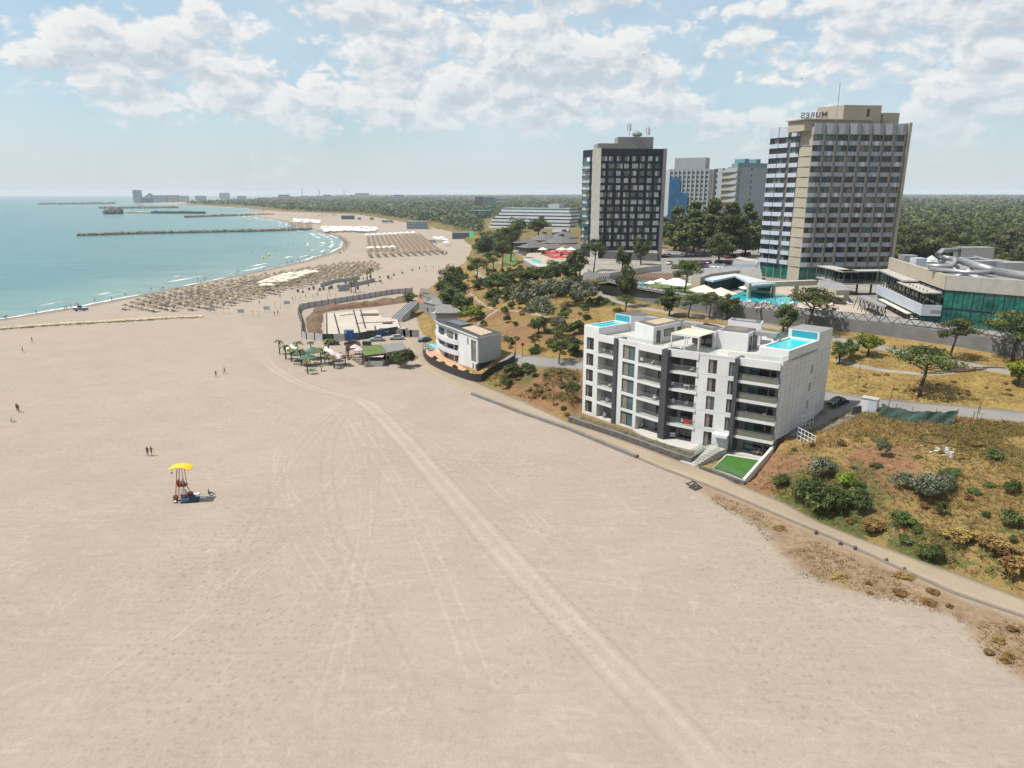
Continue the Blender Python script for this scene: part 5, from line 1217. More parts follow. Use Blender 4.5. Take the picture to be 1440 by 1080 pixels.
def pool_terrace():
    # ground surfaces of the pool court
    mb = MB(); mb.prism([(p[0]-.2, p[1]+1.3) for p in WALL[1:7]] + [at(*q, PZ+.09) for q in ((1000,414),(1060,398),(1130,405),(1200,424),(1232,445),(1300,458),(1420,468))], PZ-.4, PZ+.09, 'paving'); mb.build('pool_deck', kind='structure')
    mb = MB(); mb.prism([(p[0]-.1, p[1]+1.3) for p in WALL[6:10]] + [at(*q, PZ+.07) for q in ((842,399),(870,396),(930,400),(990,404))], PZ-.4, PZ+.07, 'lawn'); mb.build('lawn', kind='structure')
    flat('car_park', ((860,384),(930,384),(1010,384),(1072,378),(1075,356),(1000,350),(935,352),(930,372)), PZ+.08, 'asphalt', kind='structure')
    po = thing('swimming_pool', 'turquoise ground level swimming pool of the cream hotel behind concrete frame', 'pool', (*at(1080, 420, PZ), PZ)); mb = MB()
    mb.prism([at(*q, PZ+.15) for q in ((1020,416),(1044,424),(1105,431),(1128,424),(1100,414),(1045,410))], PZ-.5, PZ+.16, 'pale_concrete', 'pool_water'); mb.build('water', po)
    # long concrete frame over the pool, and the low curved hall behind
    t = thing('concrete_frame', 'long beige concrete beam on columns over the hotel pool court', 'frame', (*at(1110, 425, PZ), PZ)); zb = PZ+3.0
    a, b = at(1053.5, 398.5, zb+1.3), at(1149.5, 394.5, zb+1.3); f = frame(a, b); mb = MB(); mb.obox(f, 0, f.L, -2, 0, zb, zb+1.35, 'cream_wall', 'pale_concrete'); mb.build('beam', t)
    for s in (.5, f.L*.38, f.L*.72): mb = MB(); mb.obox(f, s-.4, s+.4, -1.0, -.2, PZ, zb, 'cream_wall'); mb.build('column', t)
    c = thing('pool_bar', 'low beige flat roofed pool bar left of the slanted pavilion', 'building', (*at(1170, 430, PZ), PZ)); mb = MB()
    mb.prism([at(*q, PZ+3.6) for q in ((1150,401),(1176,408.5),(1195,408),(1186,399),(1151,393))], PZ, PZ+3.6, 'cream_wall', 'roof_grey'); mb.build('wall', c)
    mb = MB(); mb.prism([at(*q, PZ+2.2) for q in ((1150,415),(1186,418),(1187,415),(1152,411.5))], PZ+2.05, PZ+2.25, 'pale_concrete'); mb.build('canopy', c)
    h = thing('pool_hall', 'low grey hall with curved pale roof and glass front behind the hotel pool', 'building', (*at(1030, 400, PZ), PZ)); z = PZ+4.2
    mb = MB(); r = [at(*q, z) for q in ((991,392),(1000,389),(1034,384.5),(1092,398),(1060,400.5),(1034,388),(1003,394.5))]; mb.prism(r, z-.5, z, 'panel_pale'); mb.build('roof', h)
    r = [at(*q, z) for q in ((1000,391.5),(1034,386.5),(1085,398),(1075,391),(1040,380),(985,386))]; mb = MB(); mb.prism(r, PZ-.2, z-.55, 'blue_glass', 'roof_grey'); mb.build('glazing', h)
    mb = MB(); mb.prism([at(*q, PZ+4.6) for q in ((972,382),(985,377.5),(1068,372),(1072,388),(1040,380),(1000,385),(985,390))], PZ, PZ+4.6, 'cream_wall', 'roof_grey'); mb.build('upper_wall', h)
    mb = MB(); mb.prism([at(*q, PZ+5.6) for q in ((1030,371),(1064,372),(1062,367),(1032,366.5))], PZ, PZ+5.6, 'panel_pale', 'roof_grey'); mb.build('roof_box', h)
    mb = MB(); mb.prism([at(*q, PZ+4.6) for q in ((1034,363.5),(1065,370.5),(1067,366),(1040,361))], PZ, PZ+4.6, 'grey_wall', 'pale_concrete'); tag(mb.build('canopy_roof'), 'pale flat canopy roof between the car park and the cream hotel', 'canopy')
    # podium in front of the dark hotel, hoarding, restaurant terrace
    mb = MB(); mb.prism([at(*q, PZ+3.5) for q in ((838,352),(925,356),(922,347),(842,344))], PZ, PZ+3.5, 'dark_wall', 'roof_grey'); tag(mb.build('hotel_podium'), 'dark low podium at the foot of the navy hotel tower', 'building')
    mb = MB(); sweep(mb, [at(*q, PZ) for q in ((820,392),(858,393),(900,385),(930,381))], 0, 2.2, .15, 'fence_grey', 3, lambda x, y: PZ); tag(mb.build('hoarding'), 'pale grey site hoarding below the navy hotel tower', 'fence')
    flat('earth_yard', ((822,394),(858,396),(965,396),(960,385),(900,384),(830,386)), PZ+.06, 'dirt', kind='structure')
    z = 13.6
    rt = thing('restaurant_terrace', 'raised restaurant terrace with pale glass screen, small pool and red parasols', 'terrace', (*at(770, 370, z), z)); mb = MB()
    mb.prism([at(*q, z) for q in ((736,365),(752,374),(775,379),(812,374),(828,362),(815,348),(770,350),(742,356))], 9.5, z, 'grey_wall', 'paving'); mb.build('platform', rt)
    mb = MB(); mb.prism([at(*q, z+.1) for q in ((745,367.5),(757,371),(762,366.5),(749,363.5))], z-.3, z+.1, 'pale_concrete', 'pool_water'); mb.build('plunge_pool', rt)
    mb = MB(); sweep(mb, [at(*q, z) for q in ((775,377.5),(800,374),(818,366))], 0.01, 1.6, .06, 'rail_glass', 3, lambda x, y: z); sweep(mb, [at(*q, z) for q in ((738,366),(752,373),(774,377.8))], 0.01, 1.1, .06, 'white_metal', 3, lambda x, y: z); mb.build('screen', rt)
    flat('lawn', ((706,368),(722,372.5),(731,368),(722,356),(712,355)), 11.9, 'lawn', th=1.5, kind='structure')
    x, y = at(770, 343, 13); 
    hs = [(765,343,17,0,'eight sided slate roof house with lantern left of its two neighbours',1,8), (789,347,19,0,'eight sided slate roof house nearest the red parasols',1,8), (793,339,18,0,'eight sided slate roof house at the back by the navy tower',1,8),
          (738,347,14,.3,'long low slate roof annex behind the small lawn',0,4), (752,354,15,.5,'low slate roof pavilion in front of the eight sided houses',0,4), (778,356,13,.1,'slate roof bar behind the red parasols',0,4), (803,357,11,.1,'small slate roof kiosk right of the red parasols',0,4)]
    for px, py, w, rz, lab, lan, n in hs:
        cx, cy = at(px, py, 13.6); hip_house('restaurant_house', lab, cx, cy, w, w*(.97 if n > 4 else .6), rz, 13.4, 2.9, 4.2 if n > 4 else 2.2, 'dark_wall', 'slate', 'restaurant', bool(lan), n)
    mb = MB(); mb.prism([at(*q, 17.5) for q in ((776,327),(800,325),(799,320),(777,322))], 13, 17.5, 'pale_concrete', 'roof_grey'); tag(mb.build('flat_roof_house'), 'long beige wall of a flat roofed house above the slate roofs', 'building')
    # white terraced hotel, stepped like a ship
    t = thing('terraced_hotel', 'long white stepped hotel with ribbon balconies like a ship', 'hotel', (*at(745, 325, 10), 10))
    lv = [(688,801,322,10.5), (690,800,316.5,14), (692,800,311.5,17.3), (697,802,306,20.6), (702,801,301,23.8), (705,799,297,27)]
    b0 = at(692, 322, 10.5); D = b0[1]
    for i, (x0, x1, yy, zz) in enumerate(lv):
        a = (D*(x0-720)/1005, D + 40 + i*7); b = (D*(x1-720)/1005, D + i*7)
        a = (a[0]*(a[1]/D), a[1]); b = (b[0]*(b[1]/D), b[1]); f = frame(a, b); z0 = 10.2 + i*3.1
        mb = MB(); mb.obox(f, 0, f.L, -22, 0, z0-.3, z0+1.55, 'white_wall', 'pale_concrete'); mb.build('balcony_band', t)
        mb = MB(); mb.obox(f, 1, f.L-1, -21, -1.6, z0+1.56, z0+2.79, 'dark_glass' if i < 4 else 'blue_glass'); mb.build('window_band', t)
    mb = MB(); mb.obox(f, 0, f.L, -20, -2, z0+2.8, z0+3.6, 'tower_white', 'roof_grey'); mb.obox(f, f.L*.66, f.L*.82, -18, -6, z0+3.61, z0+7.5, 'tower_white'); mb.build('roof', t)
pool_terrace()

def villa():
    z0 = 2.4
    B0 = at(673, 524.5, z0+.3)        # near corner, foot of the wall
    zt = zat(*B0, 476.0); A = B0
    Fl = at(608, 450.5, zt); Fr = at(704.5, 469.5, zt); ff = frame(A, Fl); fs = frame(A, Fr)
    t = thing('beach_villa', 'three storey white villa with curved balconies and gravel roof', 'house', (*A, z0))
    back = fs(fs.L, 0); Bl = (Fl[0] - ff.n[0]*(fs.L*.75), Fl[1] - ff.n[1]*(fs.L*.75))
    m = MB(); m.prism([fs(.3, -.05), ff(.4, -.5), ff(ff.L*.42, -.35), ff(ff.L-.2, -.9), Bl, fs(fs.L, -.05)], z0-2.5, zt-.35, 'white_wall', 'roof_felt'); m.build('wall', t)
    m = MB(); m.obox(fs, 0, fs.L, -.4, 0, z0+2.6, zt, 'tower_white')
    for k in range(1, 9): m.obox(fs, 0.02, fs.L-.02, 0.002, .014, z0+2.6+k*(zt-z0-2.6)/9, z0+2.64+k*(zt-z0-2.6)/9, 'grey_wall')
    m.build('side_wall', t)
    m = MB(); m.obox(fs, -.1, fs.L+.2, -.5, .08, z0-2.5, z0+2.597, 'frame_dark'); m.build('plinth', t)
    fh = (zt-z0-.6)/3
    hs = [(1.0, ff.L*.115, z0+fh*.95, zt-1.1), (ff.L*.03, ff.L*.055, z0+.6, z0+2.1), (ff.L*.085, ff.L*.11, z0+.6, z0+2.1), (ff.L*.155, ff.L*.18, zt-2.7, zt-.9)]
    hs = [(1.2, 4.0, z0+fh*.9, zt-.9), (1.0, 1.7, z0+.5, z0+2.1), (2.6, 3.3, z0+.5, z0+2.1), (5.4, 6.1, zt-2.6, zt-.8)]
    w = MB(); pierced(w, ff, 0, ff.L*.40, z0-2, zt, hs, .3, 'white_wall'); w.build('front_wall', t)
    for i, h in enumerate(hs): window(ff, h, .28, t, 'curtain_glass' if i == 0 else 'dark_glass', split=0)
    for k in range(3):
        za = z0 + k*fh
        for a, b in ((.45, .50), (.56, .68), (.78, .90)):
            if k == 0 and a > .7: continue
            g = 'curtain_glass' if (k == 2 and a > .5 and a < .7) else ('blue_glass' if a > .7 else 'dark_glass')
            d = -.31 - .56*max(0, (a-.42)/.58); window(ff, (ff.L*a, ff.L*b, za+.5, za+fh-.7), 0, t, g, g, .5, d=d+.06)
    # curved white balcony bands, wider towards the far end
    for k, s1 in ((1, .985), (2, .995)):
        m = MB(); n = 16; za = z0 + k*fh - .1; pts = [(ff.L*(.42 + (s1-.42)*i/n), -.15 + 1.35*max(0, math.sin(math.pi*(i/n)**.9))**.8 - .55*(i/n)) for i in range(n+1)]
        for (a, d0), (b, d1) in zip(pts[:-1], pts[1:]):
            m.prism([ff(a, d0), ff(b, d1), ff(b, d1-.22), ff(a, d0-.22)], za-.45, za+.75, 'white_wall'); m.prism([ff(a, d0-.23), ff(b, d1-.23), ff(b, -1.2), ff(a, -1.2)], za-.2, za, 'terrace_tile')
        m.build('balcony', t)
    m = MB(); m.prism([ff(-.1, .25), ff(ff.L*.5, .3), ff(ff.L*.8, .6), ff(ff.L, -.6), (Bl[0]+.5, Bl[1]-1), fs(fs.L+.1, .1), fs(-.05, .12)], zt+.001, zt+.35, 'white_wall', 'frame_dark'); ro = m.build('roof', t)
    def inset(k): 
        p = [ff(1.2, -1.4), ff(ff.L*.45, -1.6), ff(ff.L*.5, -fs.L*.75), fs(fs.L-1.2, -1.6)]; return p
    m = MB(); m.prism(inset(0), zt+.355, zt+.42, 'roof_gravel'); m.build('gravel_bed', ro)
    m = MB(); m.prism([ff(ff.L*.5, -2), ff(ff.L*.78, -1.4), ff(ff.L*.80, -fs.L*.55), ff(ff.L*.54, -fs.L*.7)], zt+.356, zt+.7, 'roof_felt', 'dark_glass'); m.build('solar_panel', ro)
    # yard: dark fence, deck, pool
    fn = MB(); line = smooth_line([at(*q, 2.1) for q in ((595,493),(594.5,498),(598,506),(606,513),(621.5,521),(645,530),(665,536.2),(677,537))], 2)
    sweep(fn, line, -.6, 2.0, .12, 'frame_dark', 1.5); tag(fn.build('yard_fence'), 'curved dark fence round the villa yard', 'fence')
    fn = MB(); sweep(fn, [at(*q, z) for q, z in (((677,537),2.1),((700,526),3.2),((722,516),4.6),((724,508),5.2))], -1, 1.9, .12, 'frame_dark', 2); tag(fn.build('yard_fence'), 'straight dark fence on the slope side of the villa', 'fence')
    yd = MB(); yd.prism([at(*q, 2.6) for q in ((596.5,491),(600,502),(610,510),(632,520),(660,529),(668,522),(640,500),(612,486))], 1.2, 2.55, 'frame_dark', 'deck'); yd.build('deck', kind='structure')
    po = thing('swimming_pool', 'narrow turquoise pool on the villa deck', 'pool', (*at(612, 489, 2.7), 2.6)); mb = MB(); mb.prism([at(*q, 2.75) for q in ((603,484.5),(619,493),(623,490),(607,482.5))], 1.8, 2.75, 'pale_concrete', 'pool_water'); mb.build('water', po)
    for i, (px, py) in enumerate(((599,488),(602.5,490.5),(606,493))):
        c = at(px, py, 2.6); lo = thing('sun_lounger', ('teal sun lounger nearest the dark fence corner', 'teal sun lounger in the middle of the villa deck', 'teal sun lounger closest to the villa wall')[i], 'sun lounger', (*c, 2.56), .9, 'loungers on the villa deck')
        mb = MB(); mb.box(-.9, .4, -.32, .32, .22, .34, 'cloth_teal'); mb.build('seat', lo, world=False); mb = MB(); mb.prism([(.4, -.32), (1.0, -.32), (1.0, .32), (.4, .32)], [.22, .5, .5, .22], [.34, .66, .66, .34], 'cloth_teal'); mb.build('backrest', lo, world=False)
        mb = MB(); [mb.box(x-.03, x+.03, y-.03, y+.03, 0, .22, 'white_metal') for x in (-.8, .3) for y in (-.28, .28)]; mb.build('leg_frame', lo, world=False)
    c = at(629, 501, 2.6); mb = MB(); mb.box(c[0]-.6, c[0]+.6, c[1]-.6, c[1]+.6, 2.56, 4.3, 'frame_dark'); tag(mb.build('storage_cabinet'), 'black cabinet at the end of the villa pool', 'cabinet')
    # old flat roofed houses behind
    for i, (q, z, h, m_, lab) in enumerate((([(613,441),(650,441),(636,430),(622,429),(607,433)], 7.5, 4.5, 'asbestos', 'old grey flat roofed house touching the back of the villa'),
            ([(596,425),(618,431),(628,427),(615,419),(598,420)], 6.6, 4, 'asbestos', 'old grey roofed house with white dish, next beyond the villa'),
            ([(590,413),(603,420),(615,418),(604,408),(592,406)], 6.2, 4, 'brown_roof', 'farthest old brown roofed house at the end of the row'))):
        p = [at(*k, z) for k in q]; o = thing('old_house', lab, 'house', (*p[0], z-h)); mb = MB(); mb.prism(p, z-h-1, z, 'grey_wall'); mb.build('wall', o)
        cx, cy = sum(k[0] for k in p)/5, sum(k[1] for k in p)/5; mb = MB(); mb.prism([(cx+(k[0]-cx)*1.06, cy+(k[1]-cy)*1.06) for k in p], z+.002, z+.25, m_); mb.build('roof', o)
        mb = MB(); fh_ = frame(p[0], p[1])
        for u in (.2, .55, .8): Q(mb, fh_, fh_.L*u, fh_.L*u+1.0, z-h+1, z-h+2.4, .03, 'dark_glass')
        mb.build('window', o)
    for px, py, z, lab in ((609,443,7.8,'white satellite dish at the corner of the villa roof'), (604,427.5,7.0,'white satellite dish on the old house roof')):
        c = at(px, py, z); d = thing('satellite_dish', lab, 'satellite dish', (*c, z)); mb = MB(); mb.tube([(0,0,0),(0,0,1.6)], .06, 'metal', 5); mb.build('pole', d, world=False)
        mb = MB(); n = 14
        for r0, r1, y0, y1 in ((.02, .5, -.0, -.08), (.5, 1.0, -.08, -.32)):
            vs = [(r*math.cos(2*math.pi*k/n), yy, 1.6 + r*math.sin(2*math.pi*k/n)) for r, yy in ((r0, y0), (r1, y1)) for k in range(n)]; mb.add(vs, [(k, (k+1) % n, n+(k+1) % n, n+k) for k in range(n)], 'white_metal')
        mb.build('reflector', d, world=False)
    mb = MB(); mb.prism([at(*q, 5) for q in ((584,424),(596,426),(599,422),(590,419))], 1.5, 5, 'grey_wall', 'red_tile'); tag(mb.build('shed'), 'small shed with red roof beside the old houses', 'shed')
    # long glazed stair roof running down the bank
    a, b = at(558, 450, 2.6), at(583, 427, 5.4); f = frame(a, b); mb = MB(); mb.prism([f(0, -1.8), f(f.L, -1.8), f(f.L, 1.8), f(0, 1.8)], [1, 3.6, 3.6, 1], [3.4, 6.2, 6.2, 3.4], 'fence_grey', 'metal')
    for k in range(5): mb.prism([f(.1, -1.7+k*.85), f(f.L, -1.7+k*.85), f(f.L, -1.5+k*.85), f(.1, -1.5+k*.85)], [3.41, 6.21, 6.21, 3.41], [3.5, 6.3, 6.3, 3.5], 'dark_metal')
    tag(mb.build('stair_roof'), 'long sloping ribbed metal roof beside the building site', 'roof')
villa()

def site():
    t = thing('building_site_slab', 'wide pale concrete foundation slab inside the fenced building site', 'foundation', (*at(500, 455, 2.3), 2))
    mb = MB(); mb.prism([at(*q, 2.9) for q in ((456.5,471.5),(457,441),(530,434.5),(537,446.5),(558,447),(563.5,463),(528,470),(500,473))], 0.5, 2.9, 'slab'); mb.build('slab', t)
    for i, (a, b) in enumerate((((497,436.5),(507,473)), ((507,436),(514,462)), ((459,441),(459.5,471)), ((500,455),(556,452.5)), ((478,444),(497,442)), ((470,442),(478,472)), ((530,470),(527,459)))):
        mb = MB(); f = frame(at(*a, 2.9), at(*b, 2.9)); mb.obox(f, 0, f.L, -.2, .2, 2.903, 3.08, 'rust' if i in (4, 3) else 'dark_metal')
        rr = random.Random(i)
        for k in range(int(f.L/1.6)): s = k*1.6+.5; mb.obox(f, s-.03, s+.03, -.03, .03, 3.081, 3.3+rr.random()*.7, 'rust')
        mb.build('starter_bars', t)
    for (px, py, w, d) in ((520,443,6,3), (531,467,7,3.2), (553,464,9,3), (545,455,3,2)):
        c = at(px, py, 2.9); mb = MB(); mb.box(c[0]-w/2, c[0]+w/2, c[1]-d/2, c[1]+d/2, 2.904, 3.25, 'dark_metal', 'dirt'); mb.build('pit_kerb', t)
    # the cut earth round the slab
    for nm, poly, lab in (('earth_bank', [(429,476),(428,446),(440,441),(456,440),(455,474)], 'heap of brown earth at the left end of the building site'), ('earth_bank', [(434,444),(470,437),(540,430),(585,424),(580,419),(540,422.5),(440,433)], 'long brown earth bank behind the pale slab')):
        pts = [at(*q, 2) for q in poly]; x0, x1 = min(p[0] for p in pts), max(p[0] for p in pts); y0, y1 = min(p[1] for p in pts), max(p[1] for p in pts)
        X, Y, fc = grid_mesh(np.arange(x0, x1+1, 1.0), np.arange(y0, y1+1, 1.0)); d = signed(X, Y, pts + pts[:1], [])
        z = 1.5 + smooth((d+.5)/3)*(0.9 + 2.2*vnoise(X, Y, 5, 9)*vnoise(X, Y, 2.2, 4)); keep = (d[fc] > -1).all(1)
        link(nm, np_mesh(nm, np.stack([X, Y, z], 1), fc[keep], ['dirt']), label=lab, cat='earth bank')
    fl = [at(*q, 2) for q in ((454.5,479.5),(425,476),(424.5,456),(419.5,441.5),(422,435),(440,431.5),(470,427),(510,420.5),(550,414),(580,411.5))]
    t = thing('site_fence', 'tall grey panel fence on the beach side of the building site', 'fence', (*fl[4], 2)); mb = MB(); sweep(mb, fl, -.5, 2.1, .1, 'fence_grey', 2.5); mb.build('panel', t)
    mb = MB(); pts = even(fl, 40); zz = terrain(pts[:, 0], pts[:, 1])
    for p, z in zip(pts, zz): mb.box(p[0]-.09, p[0]+.09, p[1]-.2, p[1]+.2, z-.5, z+2.3, 'dark_metal')
    mb.build('post', t)
    fl = [at(*q, 2) for q in ((455,479.3),(470,479.3),(485,479),(505,477.3),(530,474),(548,470.5),(560,469))]; cols = ['net_green', 'fence_grey', 'container_blue', 'net_green', 'container_blue', 'net_green']
    t = thing('site_fence', 'blue and green netted fence behind the parked cars', 'fence', (*fl[0], 2)); mb = MB()
    for i, (a, b) in enumerate(zip(fl[:-1], fl[1:])): sweep(mb, [a, (b[0]-.05, b[1])], -.5, 2.2, .1, cols[i], 2)
    mb.build('netting', t)
    c = at(491, 473.5, 2.9); o = thing('shipping_container', 'small blue site container standing on the slab edge', 'container', (*c, 2.9)); mb = MB(); mb.box(c[0]-1.25, c[0]+1.25, c[1]-1.0, c[1]+1.0, 2.905, 4.9, 'container_blue'); mb.build('body', o); mb = MB(); mb.box(c[0]-1.1, c[0]-.5, c[1]-1.05, c[1]-1.001, 2.95, 4.7, 'panel_pale'); mb.build('door', o)
    c = at(562, 473, 2); o = thing('site_gate', 'pale grey double gate at the corner of the building site', 'gate', (*c, 2))
    for px in (564, 573, 583): p = at(px, 474, 2); mb = MB(); mb.box(p[0]-1.4, p[0]+1.4, p[1]-.05, p[1]+.05, 2.05, 4.2, 'metal' if px > 560 else 'fence_grey'); mb.build('leaf', o)
    for px, py in ((461.5,441),):
        x, y, z = P(px, py-4); lp = thing('lamp_post', 'single lamp post behind the building site fence', 'lamp', (x, y, z)); mb = MB(); mb.tube([(0,0,-.2),(0,0,6.4)], .09, 'metal', 6); mb.build('pole', lp, world=False); mb = MB(); mb.blob((0,0,6.7), (.3,.3,.35), 'white_metal'); mb.build('lamp_head', lp, world=False)
site()
# ---------------------------------------------------------------- vegetation
def leaves(clumps, per, size, rng, up=0.3, fill=0.5):
    """leaf-sized kites scattered through ellipsoid clumps: (centre, radii)"""
    V = []; A = []
    for c, r in clumps:
        n = int(per*rng.uniform(.75, 1.25)); d = rng.normal(size=(n, 3)); d /= np.linalg.norm(d, axis=1)[:, None]
        rad = rng.uniform(fill**3, 1, n)**(1/3)*rng.uniform(.85, 1.15, n); p = np.array(c) + d*rad[:, None]*np.array(r)
        nrm = d + rng.normal(size=(n, 3))*.7 + np.array([0, 0, up]); nrm /= np.linalg.norm(nrm, axis=1)[:, None]
        t = np.cross(nrm, rng.normal(size=(n, 3))); t /= np.linalg.norm(t, axis=1)[:, None] + 1e-9; b = np.cross(nrm, t)
        s = size*rng.uniform(.6, 1.35, n)[:, None]
        V.append(np.stack([p - t*s, p - b*s*.55, p + t*s, p + b*s*.55], 1).reshape(-1, 3)); A.append(np.repeat(np.full(n, rng.uniform(0, 1)) + rng.uniform(-.15, .15, n), 4))
    V = np.concatenate(V); return V, np.arange(len(V)).reshape(-1, 4), np.concatenate(A)
def plant_proto(name, label, cat, crown, trunk, leaf, bark='bark'):
    t = thing(name, label, cat); V, Fc, A = crown
    o = link('crown', np_mesh('crown', V, Fc, [leaf], attrs=dict(clump=A)), t)
    if trunk is not None: trunk.build('trunk', t, world=False, smooth=True)
    return t, [(c, []) for c in ([o] + ([k for k in kids(t) if k != o]))]
def limb(mb, a, b, r0, r1, rng, m='bark', bend=.15):
    a, b = np.array(a), np.array(b); L = np.linalg.norm(b-a); mid = (a+b)/2 + rng.normal(size=3)*L*bend*np.array([1, 1, .4]); mb.tube([a, mid, b], [r0, (r0+r1)/2, r1], m, 6)
def pine(seed, H=8.0, W=8.0, lean=.8):
    rng = np.random.default_rng(seed); tr = MB(); cl = []
    top = np.array([lean*rng.uniform(.4, 1), rng.uniform(-.4, .4), H*.80]); fork = np.array([lean*.45, 0, H*.42])
    tr.tube([(0, 0, -.6), (lean*.1, .1, H*.2), fork, top*np.array([1, 1, .9])], [.26, .22, .18, .06], 'bark', 7)
    for k in range(13):
        a = 2*math.pi*k/13 + rng.uniform(-.3, .3); rr = W/2*rng.uniform(.45, .88); z = H*rng.uniform(.62, .90) - .12*rr
        c = np.array([top[0]*.6 + rr*math.cos(a), rr*math.sin(a), z]); limb(tr, fork + (top-fork)*rng.uniform(.1, .9), c - np.array([0, 0, .2]), .10, .03, rng)
        cl.append((c, (W*rng.uniform(.13, .20), W*rng.uniform(.13, .20), H*rng.uniform(.05, .085))))
        if k % 2: cl.append((c*np.array([.72, .72, 1.03]) + rng.normal(size=3)*.3, (W*.13, W*.13, H*.06)))
    for k in range(6): cl.append((np.array([top[0]*.7, 0, H*.90]) + rng.normal(size=3)*np.array([W*.14, W*.14, H*.03]), (W*.15, W*.15, H*.065)))
    return leaves(cl, 95, .20, rng, .5, .2), tr
def broad(seed, H=7.0, W=6.0, base=.22, n=26, per=95, size=.24, low=False):
    rng = np.random.default_rng(seed); tr = MB(); cl = []; zc = H*(base + (1-base)/2); rz = H*(1-base)/2
    if not low: tr.tube([(0, 0, -.5), (.05, .05, H*base), (rng.uniform(-.3, .3), rng.uniform(-.3, .3), H*.7)], [.22, .17, .05], 'bark', 7)
    for k in range(n):
        d = rng.normal(size=3); d /= np.linalg.norm(d); d[2] = abs(d[2])*1.2 - .45 if low else d[2]
        c = np.array([0, 0, zc]) + d*np.array([W/2*.72, W/2*.72, rz*.74])*rng.uniform(.55, 1.05)
        cl.append((c, np.array([W*.15, W*.15, W*.12])*rng.uniform(.7, 1.35)))
        if not low and k % 3 == 0: limb(tr, (0, 0, H*(base+rng.uniform(.02, .25))), c, .07, .02, rng)
    return leaves(cl, per, size, rng, .3, .35), (None if low else tr)
def poplar(seed, H=18, W=7):
    rng = np.random.default_rng(seed); tr = MB(); cl = []
    tr.tube([(0, 0, -.5), (.2, 0, H*.4), (.1, .2, H*.9)], [.32, .22, .04], 'bark', 7)
    for k in range(64):
        u = rng.uniform(.14, 1); rr = W/2*math.sin(math.pi*min(1, .12 + .86*u)**.9)*rng.uniform(.2, .95); a = rng.uniform(0, 6.28)
        c = np.array([rr*math.cos(a), rr*math.sin(a), H*u*.97]); cl.append((c, np.array([W*.17, W*.17, H*.05])*rng.uniform(.8, 1.4)))
        if k % 3 == 0: limb(tr, (.1, 0, H*u*.8), c, .08, .02, rng)
    return leaves(cl, 85, .36, rng, .2, .3), tr
def palm(seed, H=3.2):
    rng = np.random.default_rng(seed); tr = MB(); tr.tube([(0, 0, -.2), (.05, 0, H*.5), (.1, .05, H)], [.16, .12, .11], 'palm_bark', 7)
    V = []
    for k in range(16):
        a = 6.28*k/16 + rng.uniform(-.2, .2); L = rng.uniform(.9, 1.4); el = rng.uniform(.1, 1.0); d = np.array([math.cos(a), math.sin(a), 0]); s = np.array([-d[1], d[0], 0])
        p = [np.array([.1, .05, H]) + d*L*u + np.array([0, 0, L*(el*u - 1.15*u*u)]) for u in (0, .35, .7, 1)]; w = [.05, .20, .17, .02]
        for i in range(3): V += [p[i] - s*w[i], p[i] + s*w[i], p[i+1] + s*w[i+1], p[i+1] - s*w[i+1]]
    V = np.array(V); return (V, np.arange(len(V)).reshape(-1, 4), np.repeat(rng.uniform(0, 1, len(V)//4), 4)), tr
PROTO = {}
def proto(key, n, fn, name, label, cat, leaf, H, W):
    PROTO[key] = []
    for i in range(n):
        c, tr = fn(100*len(PROTO) + i); PROTO[key].append([*plant_proto(name, label, cat, c, tr, leaf), False])
    PROTO[key + '#'] = (H, W)
proto('pine', 3, lambda s: pine(s), 'pine_tree', 'pine', 'tree', 'leaf_pine', 8, 8)
proto('green', 3, lambda s: broad(s), 'broadleaf_tree', 'tree', 'tree', 'leaf_green', 7, 6)
proto('dark', 3, lambda s: broad(s, 8, 6.5, .15, 30), 'broadleaf_tree', 'tree', 'tree', 'leaf_dark', 8, 6.5)
proto('lime', 2, lambda s: broad(s, 5, 5, .25, 22), 'broadleaf_tree', 'tree', 'tree', 'leaf_lime', 5, 5)
proto('poplar', 3, lambda s: poplar(s), 'poplar_tree', 'tree', 'tree', 'leaf_poplar', 18, 7)
proto('wood', 4, lambda s: broad(s, 11, 10, .12, 30, 70, .45), 'broadleaf_tree', 'tree', 'tree', 'leaf_wood', 11, 10)
proto('silver', 3, lambda s: broad(s, 4, 5, .0, 26, 100, .17, True), 'silver_shrub', 'shrub', 'shrub', 'leaf_silver', 4, 5)
proto('shrub', 4, lambda s: broad(s, 3, 4, .0, 22, 95, .16, True), 'green_shrub', 'shrub', 'shrub', 'leaf_green', 3, 4)
proto('limeshrub', 2, lambda s: broad(s, 3, 4, .0, 22, 95, .16, True), 'green_shrub', 'shrub', 'shrub', 'leaf_lime', 3, 4)
proto('dry', 2, lambda s: broad(s, 1.6, 2.6, .0, 16, 70, .14, True), 'dry_shrub', 'shrub', 'shrub', 'leaf_dry', 1.6, 2.6)
proto('palm', 3, lambda s: palm(s), 'palm_tree', 'palm', 'palm', 'leaf_palm', 3.4, 2.4)
def mpp(x, y, z):                  # metres per photo pixel at that point
    return (y*CP - (z-H)*SP)/F
def plant(key, px, py, hpx, wpx, label, group=None, xyz=None):
    x, y, z = xyz or P(px, py); m = mpp(x, y, z); H0, W0 = PROTO[key + '#']; lst = PROTO[key]; k = plant.n % len(lst); plant.n += 1
    th, tree, used = lst[k]; sz = hpx*m/H0/0.97; sx = wpx*m/W0; rz = random.uniform(0, 6.28) if key != 'pine' else random.uniform(-.7, .7)
    if not used: lst[k][2] = True; o = th; o.location = (x, y, z-.05); o.rotation_euler = (0, 0, rz); o.scale = (sx, sx, sz); o['label'] = label
    else: o = dup(th, tree, (x, y, z-.05), rz, (sx, sx, sz), label)
    if group: o['group'] = group
    return o
plant.n = 0
